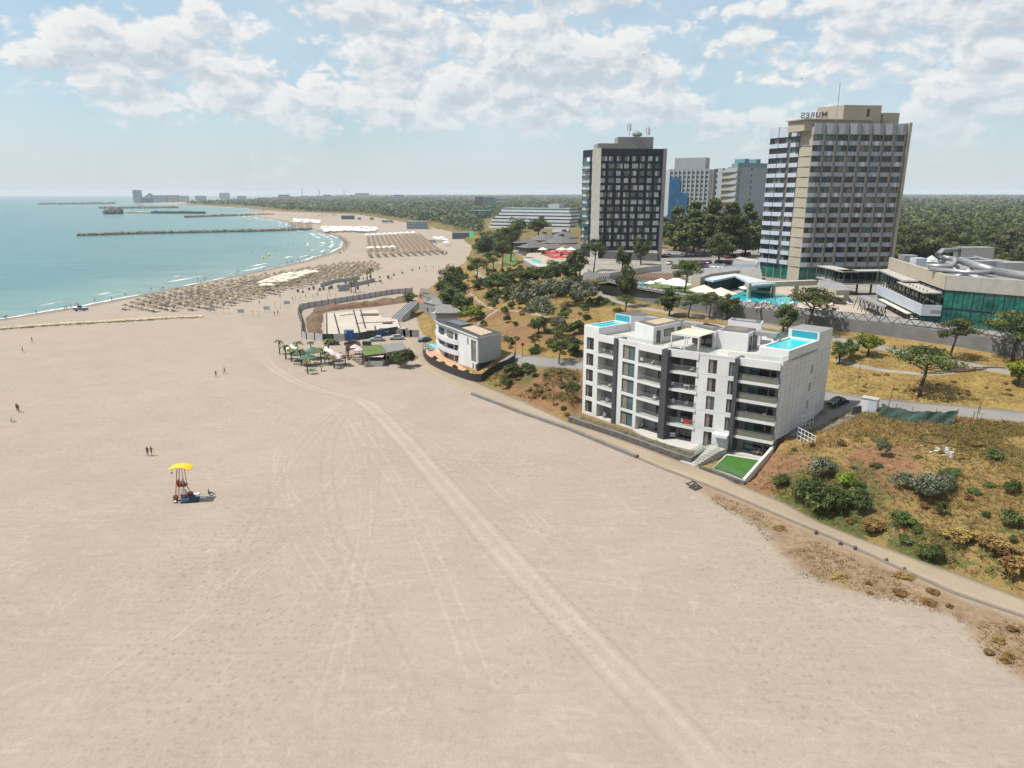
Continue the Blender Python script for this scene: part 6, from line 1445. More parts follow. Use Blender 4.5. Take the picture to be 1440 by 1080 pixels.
TREES = [
 ('pine',1293,558,70,92,'leaning flat topped pine casting a broad shadow on the dry grass'),('pine',1336,505,60,56,'pine with forked trunk before the concrete wall, left of two'),('pine',1424,508,68,90,'wide pine before the concrete wall at the right edge of the photo'),
 ('pine',1135,468,62,76,'large dark pine rising behind the right end of the white apartment block'),('dark',1101,468,42,44,'dense dark tree just left of the large pine behind the apartment block'),
 ('lime',1220,500,34,40,'bright green small tree on the dry grass between two bushes'),('dark',1195,505,30,28,'dark bush left of the bright green small tree'),('green',1180,512,34,30,'leafy bush beside the rear corner of the apartment block'),
 ('lime',1432,542,36,42,'small round bright green tree at the right edge on yellow grass'),
 ('green',941,446,40,42,'round green tree behind the left penthouse of the apartment block'),('pine',968,447,34,36,'dark pine right of the round green tree behind the apartments'),('pine',997,448,36,36,'dark pine behind the white pergola roof'),('dark',1022,450,38,38,'dark round tree behind the right penthouse'),
 ('pine',962,420,54,44,'tall thin pine standing among the pool parasols'),('dark',880,432,62,32,'tall dark tree by the bend of the stone path'),('pine',879,440,24,30,'small flat pine below the bend of the stone path'),
 ('green',901,372,40,32,'round tree in front of the navy hotel tower, right one'),('green',875,384,36,28,'round tree in front of the navy hotel tower, left one'),('pine',835,386,48,34,'thin brownish pine beside the corner of the navy tower'),('dark',815,390,40,44,'bushy tree right of the restaurant terrace'),
 ('pine',718,372,52,36,'tall pine above the little lawn, right one of the group'),('pine',706,383,48,30,'tall pine left of the little lawn'),('pine',670,403,42,34,'pine at the edge of the bluff above the beach'),('pine',693,390,36,30,'pine on the bluff between two taller pines'),
 ('dark',757,334,30,36,'dark round tree left of the slate roofs'),('wood',962,354,56,50,'broad poplar like tree between the first tall poplars'),('wood',990,356,60,52,'broad tree filling the gap in the poplar row'),('wood',1030,360,58,46,'broad tree in front of the pale blue tower block'),('dark',684,352,24,26,'dark tree at the beach end of the bluff'),('lime',672,356,16,20,'yellow green bush at the beach end of the bluff'),
 ('silver',742,436,46,56,'big silvery shrub on the slope above the villa, left one'),('silver',760,452,42,44,'big silvery shrub on the slope above the villa, lower right one'),('silver',795,428,44,52,'wide silvery olive shrub left of the stone path'),('silver',822,430,40,46,'silvery olive shrub next to the stone path'),('silver',776,418,30,40,'small silvery shrub at the top of the slope'),
 ('dark',700,412,30,44,'dense dark green tree on the slope above the old houses'),('dark',719,400,24,30,'dark green bush on the upper slope'),('green',748,404,30,44,'broad green bush below the restaurant terrace'),('dark',775,400,34,40,'dark green tree below the restaurant terrace'),('dark',800,398,36,40,'dark green tree at the bend of the upper path'),
 ('dark',636,438,36,44,'dark green tree behind the old grey houses'),('green',650,444,32,38,'green tree right behind the old grey houses'),('limeshrub',664,450,24,34,'yellow green bush behind the villa roof'),('dark',625,416,22,30,'dark bush beside the farthest old house'),
 ('green',757,470,24,30,'shrub on the orange slope left of the white apartments'),('shrub',790,474,22,34,'green shrub on the slope behind the apartment block, middle one'),('shrub',812,470,22,30,'green shrub on the slope behind the apartment block, right one'),('silver',785,462,20,26,'grey green shrub near the footpath end'),('dark',806,500,30,30,'dark bush by the road left of the apartment block'),('pine',786,512,36,34,'small pine beside the road left of the apartment block'),('pine',752,494,24,22,'small thin pine alone on the orange slope'),
 ('shrub',572,516,28,36,'tall part of the green hedge beside the beach bar hut'),('shrub',556,510,18,34,'low part of the green hedge beside the beach bar hut'),('shrub',544,507,16,26,'dark bush against the beach bar hut'),
 ('shrub',722,530,22,34,'leafy shrub beside the straight villa fence'),('shrub',742,524,16,26,'small shrub between villa fence and road'),('shrub',712,544,16,24,'shrub at the foot of the villa fence'),('shrub',806,552,18,22,'green shrub against the left end of the apartment block'),
 ('silver',1156,672,36,46,'large grey green shrub on the slope below the driveway'),('shrub',1146,716,50,62,'big green bush beside the promenade, right of the lawn'),('shrub',1172,722,40,50,'dark green bush beside the promenade, next to the biggest'),('limeshrub',1188,684,24,30,'yellow green bush between the grey shrub and the red gully'),('silver',1242,642,30,24,'grey green bush above the red earth gully'),
 ('silver',1300,700,42,56,'wide grey green shrub in the middle of the slope, larger one'),('silver',1270,686,28,36,'grey green shrub in the middle of the slope, smaller left one'),('shrub',1310,788,28,40,'bright green bush low on the slope beside the promenade'),('shrub',1420,740,26,34,'green bush on the slope at the right edge'),('shrub',1424,694,22,28,'upper green bush at the right edge of the slope'),('shrub',1324,722,20,22,'small green shrub under the wide grey green one'),
 ('shrub',1098,682,18,26,'small green shrub on red earth beside the lawn wall'),('shrub',1398,646,16,30,'low green bush beside the rusty fence posts'),('shrub',1386,728,12,14,'tiny green shrub in the dry slope grass'),
 ('dry',1095,612,16,12,'weeds under the air conditioners'),
 ('shrub',600,424,14,24,'green bush at the end of the site fence'),('dark',577,424,14,26,'dark bush beside the ribbed metal roof'),('limeshrub',574,446,12,22,'yellow green weeds beside the ribbed metal roof'),
 ('shrub',1205,712,30,56,'wide tangled bush spreading left of the lowest bright bush'),('shrub',1130,700,26,40,'bush between the lawn wall and the big promenade bush'),('dry',1225,745,18,40,'brown thicket beside the promenade below the red gully'),('silver',1330,690,30,36,'grey green shrub right of the wide one on the slope'),('dry',1395,775,22,56,'wide brown thicket low on the slope at the right'),('dry',1430,805,26,60,'tall brown thicket in the lower right corner of the slope'),('shrub',1270,735,18,44,'flat green thicket under the two grey green shrubs'),('dry',1350,760,18,50,'brown thicket right of the low bright green bush'),
 ('shrub',611,508,9,12,'small garden shrub inside the villa fence, farthest of four'),('limeshrub',622,516,10,12,'yellow green garden shrub inside the villa fence'),('shrub',640,524,13,13,'garden shrub inside the villa fence beside the front wall'),('shrub',655,530,12,14,'garden shrub inside the villa fence nearest its corner'),
 ('poplar',950,352,58,40,'tall poplar nearest the navy tower'),('poplar',975,356,68,44,'tall poplar second from the navy tower'),('poplar',1000,358,74,44,'tall poplar in the middle of the row behind the car park'),('poplar',1024,362,72,44,'tall poplar in front of the pale blue flats'),('poplar',1048,360,70,36,'tall thin poplar left of the cream hotel'),('dark',1044,362,40,24,'dark green slim tree at the car park edge'),('wood',1066,356,50,32,'tree touching the left wing of the cream hotel'),('dark',1010,372,44,46,'broad dark tree standing over the car park'),('poplar',1085,350,50,26,'tall poplar hidden beside the cream hotel'),
]
for k, px, py, h, w, lab in TREES: plant(k, px, py, h, w, lab)
# shrubs and weeds sown over the slopes: each a thing of its own, alike within its kind
def sow(key, n, region, hr, wr, label, group, dens=None, seed=1, zone=lambda td, pd: (td > 1.5) & (pd < -1.0)):
    rng = np.random.default_rng(seed); x0, x1 = min(p[0] for p in region), max(p[0] for p in region); y0, y1 = min(p[1] for p in region), max(p[1] for p in region); c = 0
    avoid = [(ROAD1, 4.0), (PATH1, 3.0)]
    while c < n:
        px, py = rng.uniform(x0, x1), rng.uniform(y0, y1)
        if not inside(np.array([px]), np.array([py]), region)[0]: continue
        if dens and rng.uniform() > dens(px, py): continue
        x, y, z = P(px, py); sd, td, pd = fields(x, y)
        c += .05
        if not zone(td[0], pd[0]): continue
        if any(seg_dist(np.array([x]), np.array([y]), l)[0] < d for l, d in avoid): continue
        if inside(np.array([x]), np.array([y]), APT_PAD)[0]: continue
        c += .95; h = rng.uniform(*hr)/mpp(x, y, z); w = rng.uniform(*wr)/mpp(x, y, z); plant(key, px, py, h, w, label, group, (x, y, z))
MID = [(602,420),(640,400),(672,380),(700,372),(745,380),(800,392),(835,412),(880,440),(820,470),(815,505),(720,500),(700,470),(660,450)]
RIGHT = [(1060,680),(1100,635),(1190,590),(1300,600),(1440,610),(1440,830),(1300,785),(1150,728)]
sow('shrub', 95, MID, (1.1, 2.8), (1.8, 4.2), 'green shrub growing on the orange slope above the villa', 'shrubs on the middle slope', lambda a, b: 1.0 if b < 430 else .45, 3)
sow('dark', 34, [(640,405),(700,380),(760,382),(830,400),(815,425),(700,425)], (2.5, 4.5), (2.8, 5), 'dark green bushy tree in the thicket below the restaurant', 'thicket on the upper slope', None, 4)
sow('silver', 14, MID, (1.0, 2.2), (1.5, 3.2), 'grey green shrub growing on the orange slope above the villa', 'grey shrubs on the middle slope', None, 5)
sow('dry', 50, MID, (.5, 1.1), (1.0, 2.4), 'dry brown bush on the orange slope above the villa', 'dry bushes on the middle slope', None, 6)
sow('dry', 12, RIGHT, (.5, 1.2), (1.0, 2.6), 'dry brown bush on the weedy slope right of the lawn', 'dry bushes on the near slope', None, 7)
sow('shrub', 18, RIGHT, (.35, 1.1), (.8, 3.6), 'low green shrub on the weedy slope right of the lawn', 'green shrubs on the near slope', None, 8)
sow('dry', 26, [(690,545),(720,520),(812,520),(806,590)], (.4, .9), (.8, 2.0), 'dry brown bush between the villa and the white apartments', 'dry bushes by the promenade', None, 9)
sow('shrub', 12, [(690,545),(720,520),(812,520),(806,590)], (.5, 1.2), (.9, 2.0), 'low green shrub between the villa and the white apartments', 'green shrubs by the promenade', None, 10)
sow('dry', 20, [(1180,520),(1440,540),(1440,560),(1200,550)], (.3, .6), (.6, 1.4), 'small dry tuft on the yellow grass above the road', 'dry tufts above the road', None, 12)
sow('dry', 14, [(1062,745),(1095,770),(1190,828),(1300,850),(1425,950),(1440,880),(1273,808),(1109,735)], (.25, .6), (.8, 2.6), 'flat brown weed clump on the sand beside the promenade', 'weeds along the promenade', None, 13, lambda td, pd: td < -2)
# woods: the trees that show largest are things, the far wood is one mass
def scatter(n, rmin, rmax, seed, ang=(-.58, .66)):
    rng = np.random.default_rng(seed); r = np.sqrt(rng.uniform(rmin**2, rmax**2, n)); a = rng.uniform(*ang, n); return r*np.sin(a), r*np.cos(a), rng
HOTELZ = [at(*q, 12) for q in ((676,330),(812,330),(812,302),(676,302))]
def wood_ok(x, y, edge=12):
    sd, td, pd = fields(x, y); ok = (td > edge) & ~inside(x, y, CLEAR) & ~inside(x, y, HOTELZ) & ~inside(x, y, RESTZ)
    for cx, cy, r in ((48,300,30),(120,500,24),(130,395,30),(105,236,30)): ok &= np.hypot(x-cx, y-cy) > r
    return ok
def forest():
    x, y, rng = scatter(4200, 205, 900, 21); ok = wood_ok(x, y); x, y = x[ok], y[ok]; o = np.argsort(np.hypot(x, y)); x, y = x[o], y[o]
    keep = []
    for i in range(len(x)):
        if all((x[i]-x[j])**2 + (y[i]-y[j])**2 > 42 for j in keep[-120:]): keep.append(i)
    keep = keep[:270]; z = terrain(x[keep], y[keep])
    for i, k in enumerate(keep):
        key = 'wood' if i % 5 else 'dark'; m = mpp(x[k], y[k], z[i]); h = rng.uniform(8, 12.5); w = h*rng.uniform(.8, 1.1)
        side = 'behind the glass building and cream hotel' if x[k] > 140 else ('behind the car park and the towers' if x[k] > 40 else 'behind the white stepped hotel')
        plant(key, 0, 0, h/m, w/m, 'broad green tree in the wood ' + side, 'trees of the wood ' + side, (x[k], y[k], z[i]))
    rmax = np.hypot(x[keep[-1]], y[keep[-1]])
    V, Fc, A = [], [], []; nb = 0
    for rmin, r1, n, h, w, per, sz, edge in ((rmax-30, 900, 6500, 10, 9, 46, .85, 14), (900, 1900, 11000, 11, 14, 24, 1.6, 20), (1900, 4500, 9000, 13, 34, 22, 3.4, 40), (4500, 11500, 6000, 16, 90, 18, 8.5, 80)):
        x, y, rng = scatter(n, rmin, r1, int(r1)); ok = wood_ok(x, y, edge); ok &= (vnoise(x, y, 140, 6) > .16)
        x, y = x[ok], y[ok]; z = terrain(x, y); n = len(x); hh = h*rng.uniform(.65, 1.25, n); ww = w*rng.uniform(.7, 1.2, n)
        d = rng.normal(size=(n, per, 3)); d /= np.linalg.norm(d, axis=2)[..., None]; d[..., 2] = np.abs(d[..., 2])*1.1 - .25
        lump = 1 + .25*np.sin(d[..., 0:1]*5 + rng.uniform(0, 6, (n, 1, 1)))*np.cos(d[..., 1:2]*4)
        p = np.stack([x, y, z + hh*.45], 1)[:, None] + d*lump*np.stack([ww/2, ww/2, hh*.55], 1)[:, None]
        nr = d + rng.normal(size=d.shape)*.5 + np.array([0, 0, .3]); nr /= np.linalg.norm(nr, axis=2)[..., None]
        t = np.cross(nr, rng.normal(size=d.shape)); t /= np.linalg.norm(t, axis=2)[..., None] + 1e-9; b = np.cross(nr, t); s = sz*rng.uniform(.7, 1.4, (n, per, 1))
        q = np.stack([p - t*s - b*s*.2, p - b*s*.8, p + t*s, p + b*s*.8], 2).reshape(-1, 3); V.append(q)
        A.append(np.repeat(np.clip(rng.uniform(0, 1, (n, 1)) + rng.uniform(-.15, .15, (n, per)), 0, 1).ravel(), 4))
    V = np.concatenate(V); A = np.concatenate(A)
    link('forest', np_mesh('forest', V, np.arange(len(V)).reshape(-1, 4), ['leaf_wood'], attrs=dict(clump=A)), label='dark green wood stretching to the horizon', cat='forest', kind='stuff')
forest()
# straw grass and weeds as one cover
def grass_cover(name, pxpoly, n, hr, m, dens, seed, label, zone):
    rng = np.random.default_rng(seed); pts = []; poly = pxpoly; x0, x1 = min(p[0] for p in poly), max(p[0] for p in poly); y0, y1 = min(p[1] for p in poly), max(p[1] for p in poly)
    q = [P(*p)[:2] for p in poly]; X0, X1 = min(p[0] for p in q), max(p[0] for p in q); Y0, Y1 = min(p[1] for p in q), max(p[1] for p in q)
    x = rng.uniform(X0, X1, n); y = rng.uniform(Y0, Y1, n); ok = inside(x, y, q) & ~inside(x, y, APT_PAD); z, sd, td, pd = terrain(x, y, True); ok &= zone(td, pd)
    for l, d in ((ROAD1, 3.0), (PATH1, 1.9), (PATH2, 1.0)): ok &= seg_dist(x, y, l) > d
    ok &= dens(x, y) > rng.uniform(0, 1, n); x, y, z = x[ok], y[ok], z[ok]; n = len(x); k = 4
    a = rng.uniform(0, 6.28, (n, k)); h = rng.uniform(*hr, (n, k)); w = h*rng.uniform(.10, .22, (n, k)); ln = rng.uniform(.5, 1.5, (n, k))*h
    bx = x[:, None] + rng.normal(size=(n, k))*.12; by = y[:, None] + rng.normal(size=(n, k))*.12; ux, uy = np.cos(a), np.sin(a); b2 = rng.uniform(0, 6.28, (n, k))
    zz = z[:, None] - .05 + 0*a; tx, ty = bx + np.cos(b2)*ln, by + np.sin(b2)*ln
    V = np.stack([np.stack([bx-ux*w, by-uy*w, zz], -1), np.stack([bx+ux*w, by+uy*w, zz], -1), np.stack([tx+ux*w*.35, ty+uy*w*.35, zz+h], -1), np.stack([tx-ux*w*.35, ty-uy*w*.35, zz+h*.92], -1)], 2).reshape(-1, 3)
    A = np.repeat(rng.uniform(0, 1, n*k), 4)
    link(name, np_mesh(name, V, np.arange(len(V)).reshape(-1, 4), [m], attrs=dict(clump=A)), label=label, cat='grass', kind='stuff')
veg = lambda td, pd: (td > 1.0) & (pd < -.6)
grass_cover('dry_grass', [(1055,690),(1100,630),(1190,580),(1440,590),(1480,880),(1300,790),(1150,730)], 34000, (.14, .38), 'grass_dry', lambda x, y: (.25 + .75*smooth((vnoise(x, y, 5, 12)-.35)/.3))*(1-.85*np.clip(patch(x, y, SOIL), 0, 1)), 31, 'straw coloured grass on the slope right of the lawn', veg)
grass_cover('green_weeds', [(1055,690),(1100,630),(1190,580),(1440,590),(1480,880),(1300,790),(1150,730)], 18000, (.2, .55), 'grass_olive', lambda x, y: np.clip(patch(x, y, GREEN)*.9 + .8*smooth((vnoise(x, y, 7, 15)-.55)/.2), 0, 1)*(1-.8*np.clip(patch(x, y, SOIL), 0, 1)), 32, 'olive green weeds on the slope right of the lawn', veg)
grass_cover('dry_grass', [(1160,500),(1460,500),(1480,575),(1300,570),(1180,560)], 12000, (.12, .3), 'grass_dry', lambda x, y: .35 + .65*vnoise(x, y, 4, 18), 33, 'yellow grass between the road and the concrete wall', veg)
grass_cover('dry_grass', [(600,480),(600,420),(660,385),(720,362),(830,405),(900,440),(1060,460),(1060,540),(820,520),(700,535)], 22000, (.18, .45), 'grass_dry', lambda x, y: (.2 + .7*smooth((vnoise(x, y, 6, 22)-.35)/.3))*(1-.7*np.clip(patch(x, y, SOIL), 0, 1)), 34, 'straw coloured grass on the slope above the villa', veg)
grass_cover('green_weeds', [(640,552),(700,505),(815,512),(812,595),(700,545)], 9000, (.2, .6), 'grass_olive', lambda x, y: .7*smooth((vnoise(x, y, 5, 25)-.4)/.25), 35, 'olive weeds beside the promenade left of the apartments', veg)
grass_cover('dry_weeds', [(1000,704),(1062,744),(1092,772),(1115,808),(1190,834),(1290,854),(1345,874),(1425,955),(1500,1000),(1500,895),(1345,838),(1273,806),(1109,735),(1010,692)], 13000, (.08, .28), 'leaf_dry', lambda x, y: .9*smooth((vnoise(x, y, 6, 41)*.6 + vnoise(x, y, 2, 43)*.4 - .42)/.16), 36, 'flat brown weeds on the sand beside the promenade', lambda td, pd: td < -5.2)
def bed_plants():
    for (f, a, b), m, lab in zip(BEDS, ('grass_dry', 'grass_olive'), ('dry plants filling the far planting bed', 'green and yellow plants filling the near planting bed')):
        rng = np.random.default_rng(5); cl = []
        for k in range(70): x, y = f(rng.uniform(a, b), rng.uniform(-2.0, -.5)); cl.append(((x, y, 2.75), (.4, .4, .38)))
        V, Fc, A = leaves(cl, 30, .10, rng, .6, .3); link('bed_plants', np_mesh('bed_plants', V, Fc, [m], attrs=dict(clump=A)), label=lab, cat='plants', kind='stuff')
bed_plants()
# ---------------------------------------------------------------- people
def person_mesh(name, pose, seed=0):
    """one continuous skinned body; faces take skin, top, bottom or hair by height"""
    J = {'pel': (0, 0, .93), 'wst': (0, 0, 1.08), 'chs': (0, -.01, 1.32), 'nck': (0, 0, 1.47), 'hd1': (0, -.015, 1.58), 'hd2': (0, -.01, 1.70)}
    def P3(k, v): J[k] = v
    st = {'stand': (0, 0, .10), 'walk': (.28, -.28, .25), 'wade': (.15, -.12, .35)}.get(pose, (0, 0, .1))
    for s, sg in (('l', 1), ('r', -1)):
        st_ = st[0] if sg > 0 else st[1]; x = .095*sg
        P3(s+'hip', (x, 0, .90)); P3(s+'kne', (x*1.05, -st_*.55 - .02, .50)); P3(s+'ank', (x*1.1, -st_*.75 + (.14 if st_ < 0 else 0), .08)); P3(s+'toe', (x*1.25, -st_*.75 + (.14 if st_ < 0 else 0) - .16, .03))
        P3(s+'sho', (.19*sg, 0, 1.41)); P3(s+'elb', ((.25+st[2]*.15)*sg, .03 + st_*.35, 1.13)); P3(s+'wri', ((.26+st[2]*.2)*sg, -.06 + st_*.6, .90)); P3(s+'hnd', ((.26+st[2]*.2)*sg, -.10 + st_*.65, .80))
    if pose == 'sit':
        for k in list(J): J[k] = (J[k][0], J[k][1], J[k][2] - .68)
        for s, sg in (('l', 1), ('r', -1)): J[s+'kne'] = (.14*sg, -.40, .42); J[s+'ank'] = (.15*sg, -.72, .10); J[s+'toe'] = (.16*sg, -.88, .06); J[s+'elb'] = (.28*sg, -.10, .45); J[s+'wri'] = (.18*sg, -.32, .42); J[s+'hnd'] = (.12*sg, -.42, .42)
    R = {'pel': .135, 'wst': .125, 'chs': .15, 'nck': .055, 'hd1': .085, 'hd2': .075, 'hip': .095, 'kne': .058, 'ank': .038, 'toe': .035, 'sho': .06, 'elb': .042, 'wri': .030, 'hnd': .036}
    E = [('pel','wst'),('wst','chs'),('chs','nck'),('nck','hd1'),('hd1','hd2')]
    for s in 'lr': E += [('pel',s+'hip'),(s+'hip',s+'kne'),(s+'kne',s+'ank'),(s+'ank',s+'toe'),('chs',s+'sho'),(s+'sho',s+'elb'),(s+'elb',s+'wri'),(s+'wri',s+'hnd')]
    ks = list(J); bm = bmesh.new(); ly = bm.verts.layers.skin.verify(); vs = {}
    for k in ks:
        v = bm.verts.new(J[k]); r = R[k if k in R else k[1:]]; v[ly].radius = (r, r*(.78 if k in ('chs','wst','pel') else 1)); v[ly].use_root = (k == 'pel'); vs[k] = v
    for a, b in E: bm.edges.new((vs[a], vs[b]))
    me = bpy.data.meshes.new('tmp'); bm.to_mesh(me); bm.free(); o = bpy.data.objects.new('tmp', me); COL.objects.link(o)
    o.modifiers.new('skin', 'SKIN').use_smooth_shade = True; sb = o.modifiers.new('sub', 'SUBSURF'); sb.levels = 1; sb.render_levels = 1
    bpy.context.view_layer.update(); dg = bpy.context.evaluated_depsgraph_get(); r = bpy.data.meshes.new_from_object(o.evaluated_get(dg)); bpy.data.objects.remove(o); r.name = name
    r.materials.clear(); [r.materials.append(M[m]) for m in ('skin', 'cloth_red', 'cloth_dark', 'hair')]
    z0 = .68 if pose == 'sit' else 0
    for p in r.polygons:
        c = p.center; z = c.z + z0; m = 0
        if z > 1.62 or (z > 1.54 and c.y > .01): m = 3
        elif 1.05 < z < 1.45 and abs(c.x) < .24 and (abs(c.x) < .20 or z > 1.22): m = 1
        elif (.55 if pose != 'sit' else .9) < z <= 1.05 and abs(c.x) < .21: m = 2
        p.material_index = m
    return r
PM = {k: person_mesh('person', k) for k in ('stand', 'walk', 'wade', 'sit')}
def person(x, y, z, rz, pose, top, bottom, label, group=None, sc=1.0, sk='skin'):
    o = bpy.data.objects.new('person', PM[pose]); COL.objects.link(o); o.location = (x, y, z); o.rotation_euler = (0, 0, rz); o.scale = (sc, sc, sc)
    for i, m in ((0, sk), (1, top), (2, bottom)): o.material_slots[i].link = 'OBJECT'; o.material_slots[i].material = M[m]
    return tag(o, label, 'person', group)
near = [(32.5,496,'walk','cloth_dark','cloth_tan','person in dark top walking on the sand at the left, the lower one'),(45.5,482,'walk','cloth_red','skin','person in red top walking on the sand at the left, the upper one'),
        (24.5,578,'stand','cloth_blue','cloth_dark','person in pale blue standing at the left edge behind a red dressed one'),(27,580,'stand','cloth_red','cloth_red','person in red standing at the left edge of the beach'),(16,594,'sit','cloth_white','cloth_tan','person sitting alone at the left edge of the beach'),
        (208,641,'stand','cloth_dark','cloth_dark','dark dressed person in the pair beyond the lifeguard chair, left one'),(213.5,641,'walk','cloth_red','cloth_blue','red topped person in the pair beyond the lifeguard chair, right one'),
        (304,531,'walk','cloth_dark','cloth_red','person with red shorts walking in the middle of the beach'),(316,526,'walk','cloth_dark','cloth_dark','dark dressed person walking in the middle of the beach'),
        (386,444,'walk','cloth_dark','cloth_dark','dark dressed person by the sign frames, left of a pair'),(391,443,'stand','cloth_dark','cloth_red','person with red shorts by the sign frames, right of a pair'),(365,428,'stand','cloth_tan','cloth_dark','person in tan top alone below the straw umbrellas'),(394,419,'stand','cloth_teal','cloth_dark','person in teal top below the cream canopies')]
for px, py, pose, a, b, lab in near: x, y, z = P(px, py); person(x, y, z, random.uniform(0, 6.28), pose, a, b, lab)
CL = ['cloth_red', 'cloth_dark', 'cloth_white', 'cloth_blue', 'cloth_teal', 'skin', 'skin', 'skin', 'cloth_tan']
def crowd(n, line, spread, label, group, seed, pose=('stand', 'walk', 'wade'), water=False):
    rng = random.Random(seed)
    for i in range(n):
        u = rng.random()*(len(line)-1); k = int(u); f = u - k; px = line[k][0] + (line[k+1][0]-line[k][0])*f; py = line[k][1] + (line[k+1][1]-line[k][1])*f + rng.uniform(*spread)
        x, y = at(px, py, 0); z = gz(x, y); z = max(z, -.75) if water else max(z, 0)
        person(x, y, z, rng.uniform(0, 6.28), rng.choice(pose), rng.choice(CL), rng.choice(CL), label, group, rng.uniform(.85, 1.05))
SL = [(2,452),(60,441),(120,431),(200,414.5),(280,398.5),(350,384),(420,369),(462,357.5)]
crowd(34, SL, (-5, 1.5), 'small bather standing where the near waves break', 'bathers along the near waterline', 3, water=True)
crowd(26, [(380,378),(430,367),(465,356),(483,347),(484,341)], (-6, 2), 'tiny bather in the shallow corner of the bay', 'bathers in the corner of the bay', 4, water=True)
crowd(40, [(350,352),(400,348),(450,342),(476,346)], (-9, 8), 'tiny swimmer out in the bay before the rock groin', 'swimmers in the bay', 5, water=True)
crowd(40, [(470,362),(488,350),(487,340),(478,332)], (-1, 4), 'tiny beachgoer on the wet sand at the corner of the bay', 'people on the sand by the bay', 6)
crowd(30, [(400,432),(470,418),(540,402),(620,378)], (-10, 8), 'tiny walker crossing the open sand beyond the building site', 'walkers on the open sand', 7)
crowd(26, [(200,425),(300,405),(420,382),(520,372)], (2, 14), 'tiny beachgoer between the straw umbrellas', 'people among the umbrellas', 8)

# ---------------------------------------------------------------- umbrellas, loungers, canopies
def straw_mb(mb, x=0, y=0, z=0, s=1.0):
    n = 8; a0 = random.uniform(0, 1); ring = lambda r, h: [(x + r*s*math.cos(a0+6.283*k/n), y + r*s*math.sin(a0+6.283*k/n), z + h*s) for k in range(n)]
    vs = ring(1.3, 1.95) + ring(1.2, 2.10) + ring(.12, 2.75); mb.add(vs, [(k, (k+1) % n, n+(k+1) % n, n+k) for k in range(n)] + [(n+k, n+(k+1) % n, 2*n+(k+1) % n, 2*n+k) for k in range(n)] + [tuple(range(2*n, 3*n))], 'thatch')
    mb.tube([(x, y, z-.1), (x, y, z+2.6*s)], .06, 'wood', 5, False)
def lounger_mb(mb, x, y, z, a, m):
    c, s = math.cos(a), math.sin(a); T = lambda u, v, w: (x + u*c - v*s, y + u*s + v*c, z + w)
    mb.add([T(-.9,-.3,.28), T(.35,-.3,.28), T(.35,.3,.28), T(-.9,.3,.28), T(.95,-.3,.62), T(.95,.3,.62), T(-.9,-.3,.36), T(.35,-.3,.36), T(.35,.3,.36), T(-.9,.3,.36), T(.92,-.3,.70), T(.92,.3,.70)],
           [(6,7,8,9), (7,10,11,8), (0,3,2,1), (1,2,5,4), (0,1,7,6), (3,9,8,2), (1,4,10,7), (2,8,11,5), (0,6,9,3), (4,5,11,10)], m)
    for u in (-.7, .3):
        for v in (-.25, .25): p = T(u, v, 0); mb.box(p[0]-.03, p[0]+.03, p[1]-.03, p[1]+.03, z-.05, z+.28, 'white_metal')
